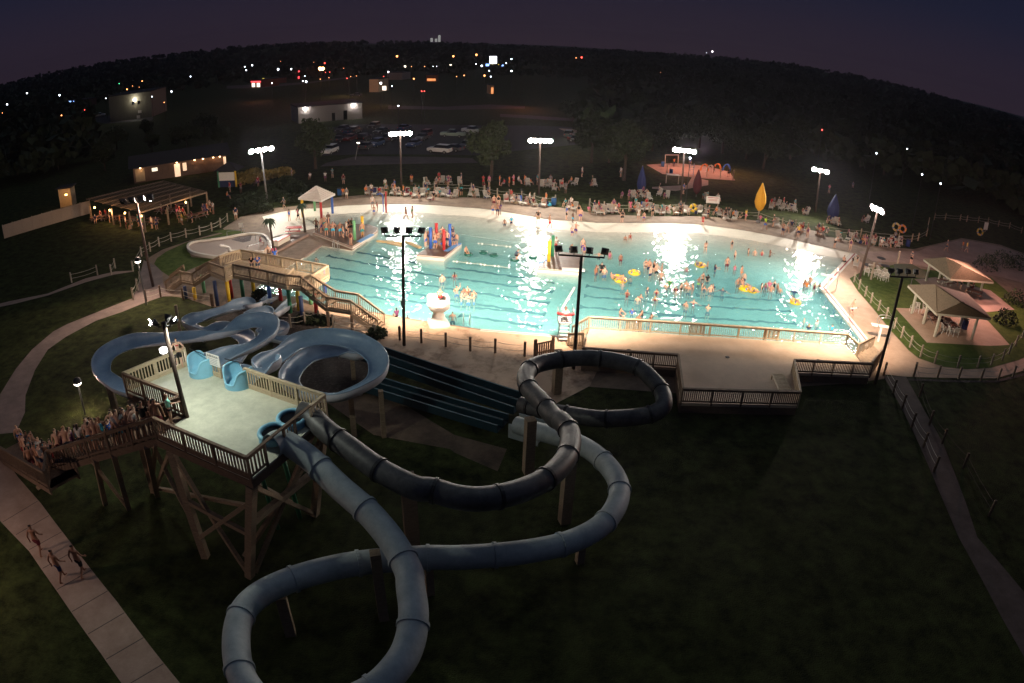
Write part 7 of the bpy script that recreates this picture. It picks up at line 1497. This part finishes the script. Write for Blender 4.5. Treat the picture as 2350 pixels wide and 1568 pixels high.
# chairs' occupants
st = [('a',2070,205,'W grey maroon'),('a',2160,205,'m red'),('b',85,205,'W white plum'),('b',385,205,'W olive grey'),('b',1490,320,'m khaki'),('c',130,375,'m grey'),('c',190,370,'W cyan grey'),('c',655,400,'M slate grey'),('c',718,395,'M white grey'),('c',920,410,'M white white'),('c',1670,490,'W pink grey'),('c',2260,605,'M white green'),('c',2110,590,'W red grey'),('c',2070,600,'M black black'),('d',20,585,'W orange grey'),('d',290,625,'W grey black'),('d',300,500,'W plum plum'),('d',665,700,'m orange'),('d',700,710,'W plum navy'),('d',760,700,'W maroon grey'),('d',910,735,'W maroon navy'),('c',1340,415,'M black white'),('c',1465,470,'W olive khaki'),('b',1970,400,'W pink khaki'),('c',230,240,'W plum grey'),('c',355,230,'M olive grey'),('c',400,235,'W black grey')]
for i, (f, x, y, code) in enumerate(sorted(st, key=ux)):
    o_, lg, h, who = parse(code); v = P(f, x, y)+Vector((0,0,-.03)); person(v, facing(v, rnd.uniform(-30,30)), 'recline' if i % 3 == 0 else 'sit', o_, f'seated {who}, {ORD[i % 49]} sitter from the left along the chairs', i % 3, hairpick(i*7), lg, h*.95, 'people sitting along the chairs')
# dim crowd on the grass behind
cb = [('b',120,100,'W red grey'),('b',380,95,'W grey grey'),('b',505,110,'W plum plum'),('b',870,110,'W red red'),('b',880,160,'M maroon grey'),('b',930,115,'W pink grey'),('b',1040,110,'W orange grey'),('b',1085,115,'W red grey'),('b',1140,120,'W orange orange'),('b',1185,105,'W pink red'),('b',1240,90,'M white grey'),('b',1300,105,'W orange grey'),('a',590,110,'W plum grey'),('a',960,40,'M grey grey'),('a',2030,130,'M blue blue'),('a',2210,110,'W orange grey'),('a',610,120,'W red plum'),('a',1385,30,'W teal grey'),('a',1150,45,'W white grey'),('a',1310,70,'W white plum'),('g',1030,1300,'M white grey'),('g',700,1300,'M white navy'),('g',560,1440,'M grey grey'),('c',300,260,'W plum plum'),('c',870,200,'M blue navy'),('d',310,190,'W pink grey'),('d',560,130,'W grey grey'),('a',290,250,'W orange navy'),('a',315,180,'W red grey'),('a',430,190,'M maroon grey'),('g',1485,1210,'W orange navy'),('g',1620,1215,'M blue navy'),('g',1950,1300,'M black black'),('g',1825,1270,'M black grey')]
for i, (f, x, y, code) in enumerate(sorted(cb, key=ux)):
    o_, lg, h, who = parse(code); v = P(f, x, y); crowd_person(v, facing(v, rnd.uniform(-90,90)), ('sit','stand','cross')[i % 3] if f != 'g' else 'stand', o_, i % 4, hairpick(i*3), lg, h)
pg_ = [('e',1000,500,'M navy navy'),('e',1060,480,'W maroon grey'),('e',1110,470,'W red grey'),('e',1150,500,'M olive navy'),('e',1260,540,'W orange grey'),('e',1320,560,'W white maroon'),('e',1380,560,'M olive grey'),('e',1450,540,'M teal navy'),('e',1495,570,'M green navy'),('e',1590,560,'W white navy'),('e',1640,570,'M navy navy'),('e',1690,410,'W white plum'),('e',1760,400,'M grey black'),('e',1850,420,'W red maroon'),('e',1880,440,'W red red'),('e',1915,420,'W red navy'),('e',1905,520,'W yellow white'),('e',1880,500,'M olive olive'),('e',1855,460,'W pink grey'),('e',2010,500,'W maroon navy'),('e',2130,430,'M navy navy'),('e',2170,420,'M orange navy'),('e',2230,410,'M white grey'),('a',110,390,'M white slate')]
for i, (f, x, y, code) in enumerate(sorted(pg_, key=ux)):
    o_, lg, h, who = parse(code); v = P(f, x, y)
    if i % 2: crowd_person(v, facing(v, rnd.uniform(-120,120)), 'stand', o_, i % 3, hairpick(i*3), lg, h); continue
    person(v, facing(v, rnd.uniform(-120,120)), ('sit','stand','stand')[i % 3], o_, f'{who}, {ORD[i]} from the left under the pergola', i % 3, hairpick(i*3), lg, h, 'people under the pergola')
for i, (f, x, y, code) in enumerate(sorted([('o',1345,830,'W maroon black'),('o',1385,860,'M olive maroon'),('o',1405,880,'W slate black'),('o',1500,830,'W maroon maroon'),('o',1540,850,'W red black'),('o',1460,950,'M maroon black'),('o',1505,490,'M white navy'),('o',1555,490,'M navy navy'),('o',1620,500,'W maroon black'),('o',1800,580,'W maroon maroon'),('o',1770,590,'M black black'),('o',1680,545,'W plum black')], key=ux)):
    o_, lg, h, who = parse(code); v = P(f, x, y, .02); person(v, facing(v, rnd.uniform(-120,120)), ('sit','stand')[i % 2], o_, f'{who}, {ORD[i]} from the left under the tan pavilions', i % 3, hairpick(i*3), lg, h, 'people under the tan pavilions')
# tower
v = P('k',975,845,ZT); person(v, facing(v, 185), 'hips', [('bra','red'),('shorts','black')], 'woman in red bikini top and black shorts at the tower corner', 0, 'b', False, 1.76)
v = P('p',1475,330,ZT); person(v, facing(v, 100), 'reach', [('shirt','mint'),('brief','black')], 'woman in mint shirt standing at the head of the queue', 0, 'r', True, 1.66)
qs = [(1035,250,'m cyan','stand'),(985,360,'m grey','lean'),(1085,215,'m black','stand'),(1060,240,'w white','stand'),(1150,190,'m grey','hips'),(1130,240,'m navy','stand'),(1250,95,'m black','stand'),(1275,110,'w red','stand'),(1300,190,'m maroon','stand'),(900,180,'m grey','hips'),(945,200,'k navy','stand'),(850,310,'m grey','stand'),(820,230,'k olive','stand'),(875,290,'m olive','stand'),(735,250,'m blue','stand'),(680,255,'w black','stand'),(640,320,'w navy','stand'),(605,362,'w plum','stand'),(550,352,'m grey','stand'),(510,390,'w plum','stand'),(460,370,'m maroon','stand'),(760,300,'m cyan','stand'),(1190,160,'k navy','stand')]
def stair_z(x): return 3.0 + max(0, min(1, (x-440)/860))*3.0
for k in range(13): x_ = 480 + k*60 + rnd.uniform(-12,12); qs.append((x_, 360-(x_-470)*.22 + (12 if k % 2 else -25), rnd.choice(['m red','M grey navy','W teal black','w plum','M white black','K blue navy','W pink grey','m olive','W white navy','M black grey','w cyan']), rnd.choice(['stand','cross','hips'])))
for i, (x, y, code, pk) in enumerate(sorted(qs)):
    o_, lg, h, who = parse(code); zf = stair_z(x); v = P('p', x, y, zf+h*.97); v.z = zf
    # keep the queue between the two rails
    a, c = STL.lerp(TA_, (zf-3)/3), STR.lerp(TB_, (zf-3)/3); sd = (c-a); sd.z = 0; t_ = max(.15, min(.85, (v-a).dot(sd.normalized())/sd.length)); v = a + sd*t_; v.z = zf
    person(v, facing(v, (150, 100, 60, 170)[i % 4]), pk, o_, f'{who} queueing, {ORD[i]} up the upper stairs', i % 3, hairpick(i*3), lg, h*(1.04 if i % 2 else 1.08), 'people queueing on the upper tower stairs')
q2 = [(105,115,'m navy','stand',1.9),(270,235,'m grey','hips',2.1),(95,310,'m black','stand',2.1),(130,370,'w black','stand',2.3),(190,400,'w plum','stand',2.5),(165,440,'m maroon','stand',2.5),(275,360,'w orange','stand',2.6),(305,400,'m grey','stand',2.8),(350,345,'m maroon','stand',3.0),(368,430,'w red','stand',3.0),(415,450,'m navy','stand',3.0),(225,420,'m grey','stand',2.6)]
for k in range(9): x_ = -20 + k*44; q2.append((x_, 200 + x_*.75 + (40 if k % 2 else -30), rnd.choice(['m red','M grey navy','W teal black','w plum','M white black','K blue navy','W orange grey']), rnd.choice(['stand','cross']), 2.5))
for i, (x, y, code, pk, zf) in enumerate(sorted(q2)):
    o_, lg, h, who = parse(code); v = P('p', x, y, zf+h*.97)
    tt_ = max(0, min(1, (v-e0).dot(ds)/11)) ; zf = 3.0*(1-tt_); v = P('p', x, y, zf+h*.97); v.z = zf
    sd = (e1-e0); sd.z = 0; t_ = max(.12, min(.88, (v-e0).dot(sd.normalized())/sd.length)); v = e0 + sd*t_ + ds*11*tt_; v.z = zf
    person(v, facing(v, (170, 120)[i % 2]), pk, o_, f'{who} queueing, {ORD[i]} along the lower stairs', i % 3, hairpick(i*3), lg, h, 'people queueing on the lower tower stairs')
for x, y, code, off, lb in ((360,470,'m maroon',140,'walking behind the other two on the bottom left path'),(545,690,'m navy',120,'walking in the middle of three on the bottom left path'),(720,650,'m black',130,'walking at the right of three on the bottom left path')):
    o_, lg, h, who = parse(code); v = P('t', x, y); person(v, facing(v, off), 'walk', o_, f'{who} {lb}', 2, 'k', False, 1.98, 'walkers on the bottom left path')

ex_ = []
for nm_, lst_ in list(rows.items()) + list(rows2.items()):
    for j_, q_ in enumerate(lst_):
        for rr in range(2): ex_.append((q_[0], q_[1]+rnd.uniform(-40,40), q_[2]+rnd.uniform(-26,8), rnd.choice(['W','M','K','W']) + ' ' + rnd.choice(['red','navy','olive','plum','teal','grey','white','black','orange','maroon']) + ' ' + rnd.choice(['navy','black','grey','khaki'])))
for i, (f, x, y, code) in enumerate(ex_):
    v = P(f, x, y)
    if inside((v.x, v.y), POOL): continue
    o_, lg, h, who = parse(code); crowd_person(v, facing(v, rnd.uniform(-100,100)), ('sit','sit','stand','crouch')[i % 4], o_, i % 3, hairpick(i*3), lg, h)
build_crowd()

# ------------------------------------------------------------------ night haze round the lamps and over the distance
hz = MB().box((0, 900, 58), (7600, 5600, 124)).build('haze', MATS['pool_water']); hz.data.materials.clear()
hm_ = bpy.data.materials.new('night_haze'); hm_.use_nodes = True; N = hm_.node_tree.nodes; N.clear(); o_ = N.new('ShaderNodeOutputMaterial'); pv = N.new('ShaderNodeVolumePrincipled')
pv.inputs['Color'].default_value = (.78,.76,.90,1); pv.inputs['Density'].default_value = 0.00010; pv.inputs['Anisotropy'].default_value = .70
hm_.node_tree.links.new(pv.outputs[0], o_.inputs['Volume']); hz.data.materials.append(hm_); tag(hz, kind='stuff')
sc.cycles.volume_bounces = 0
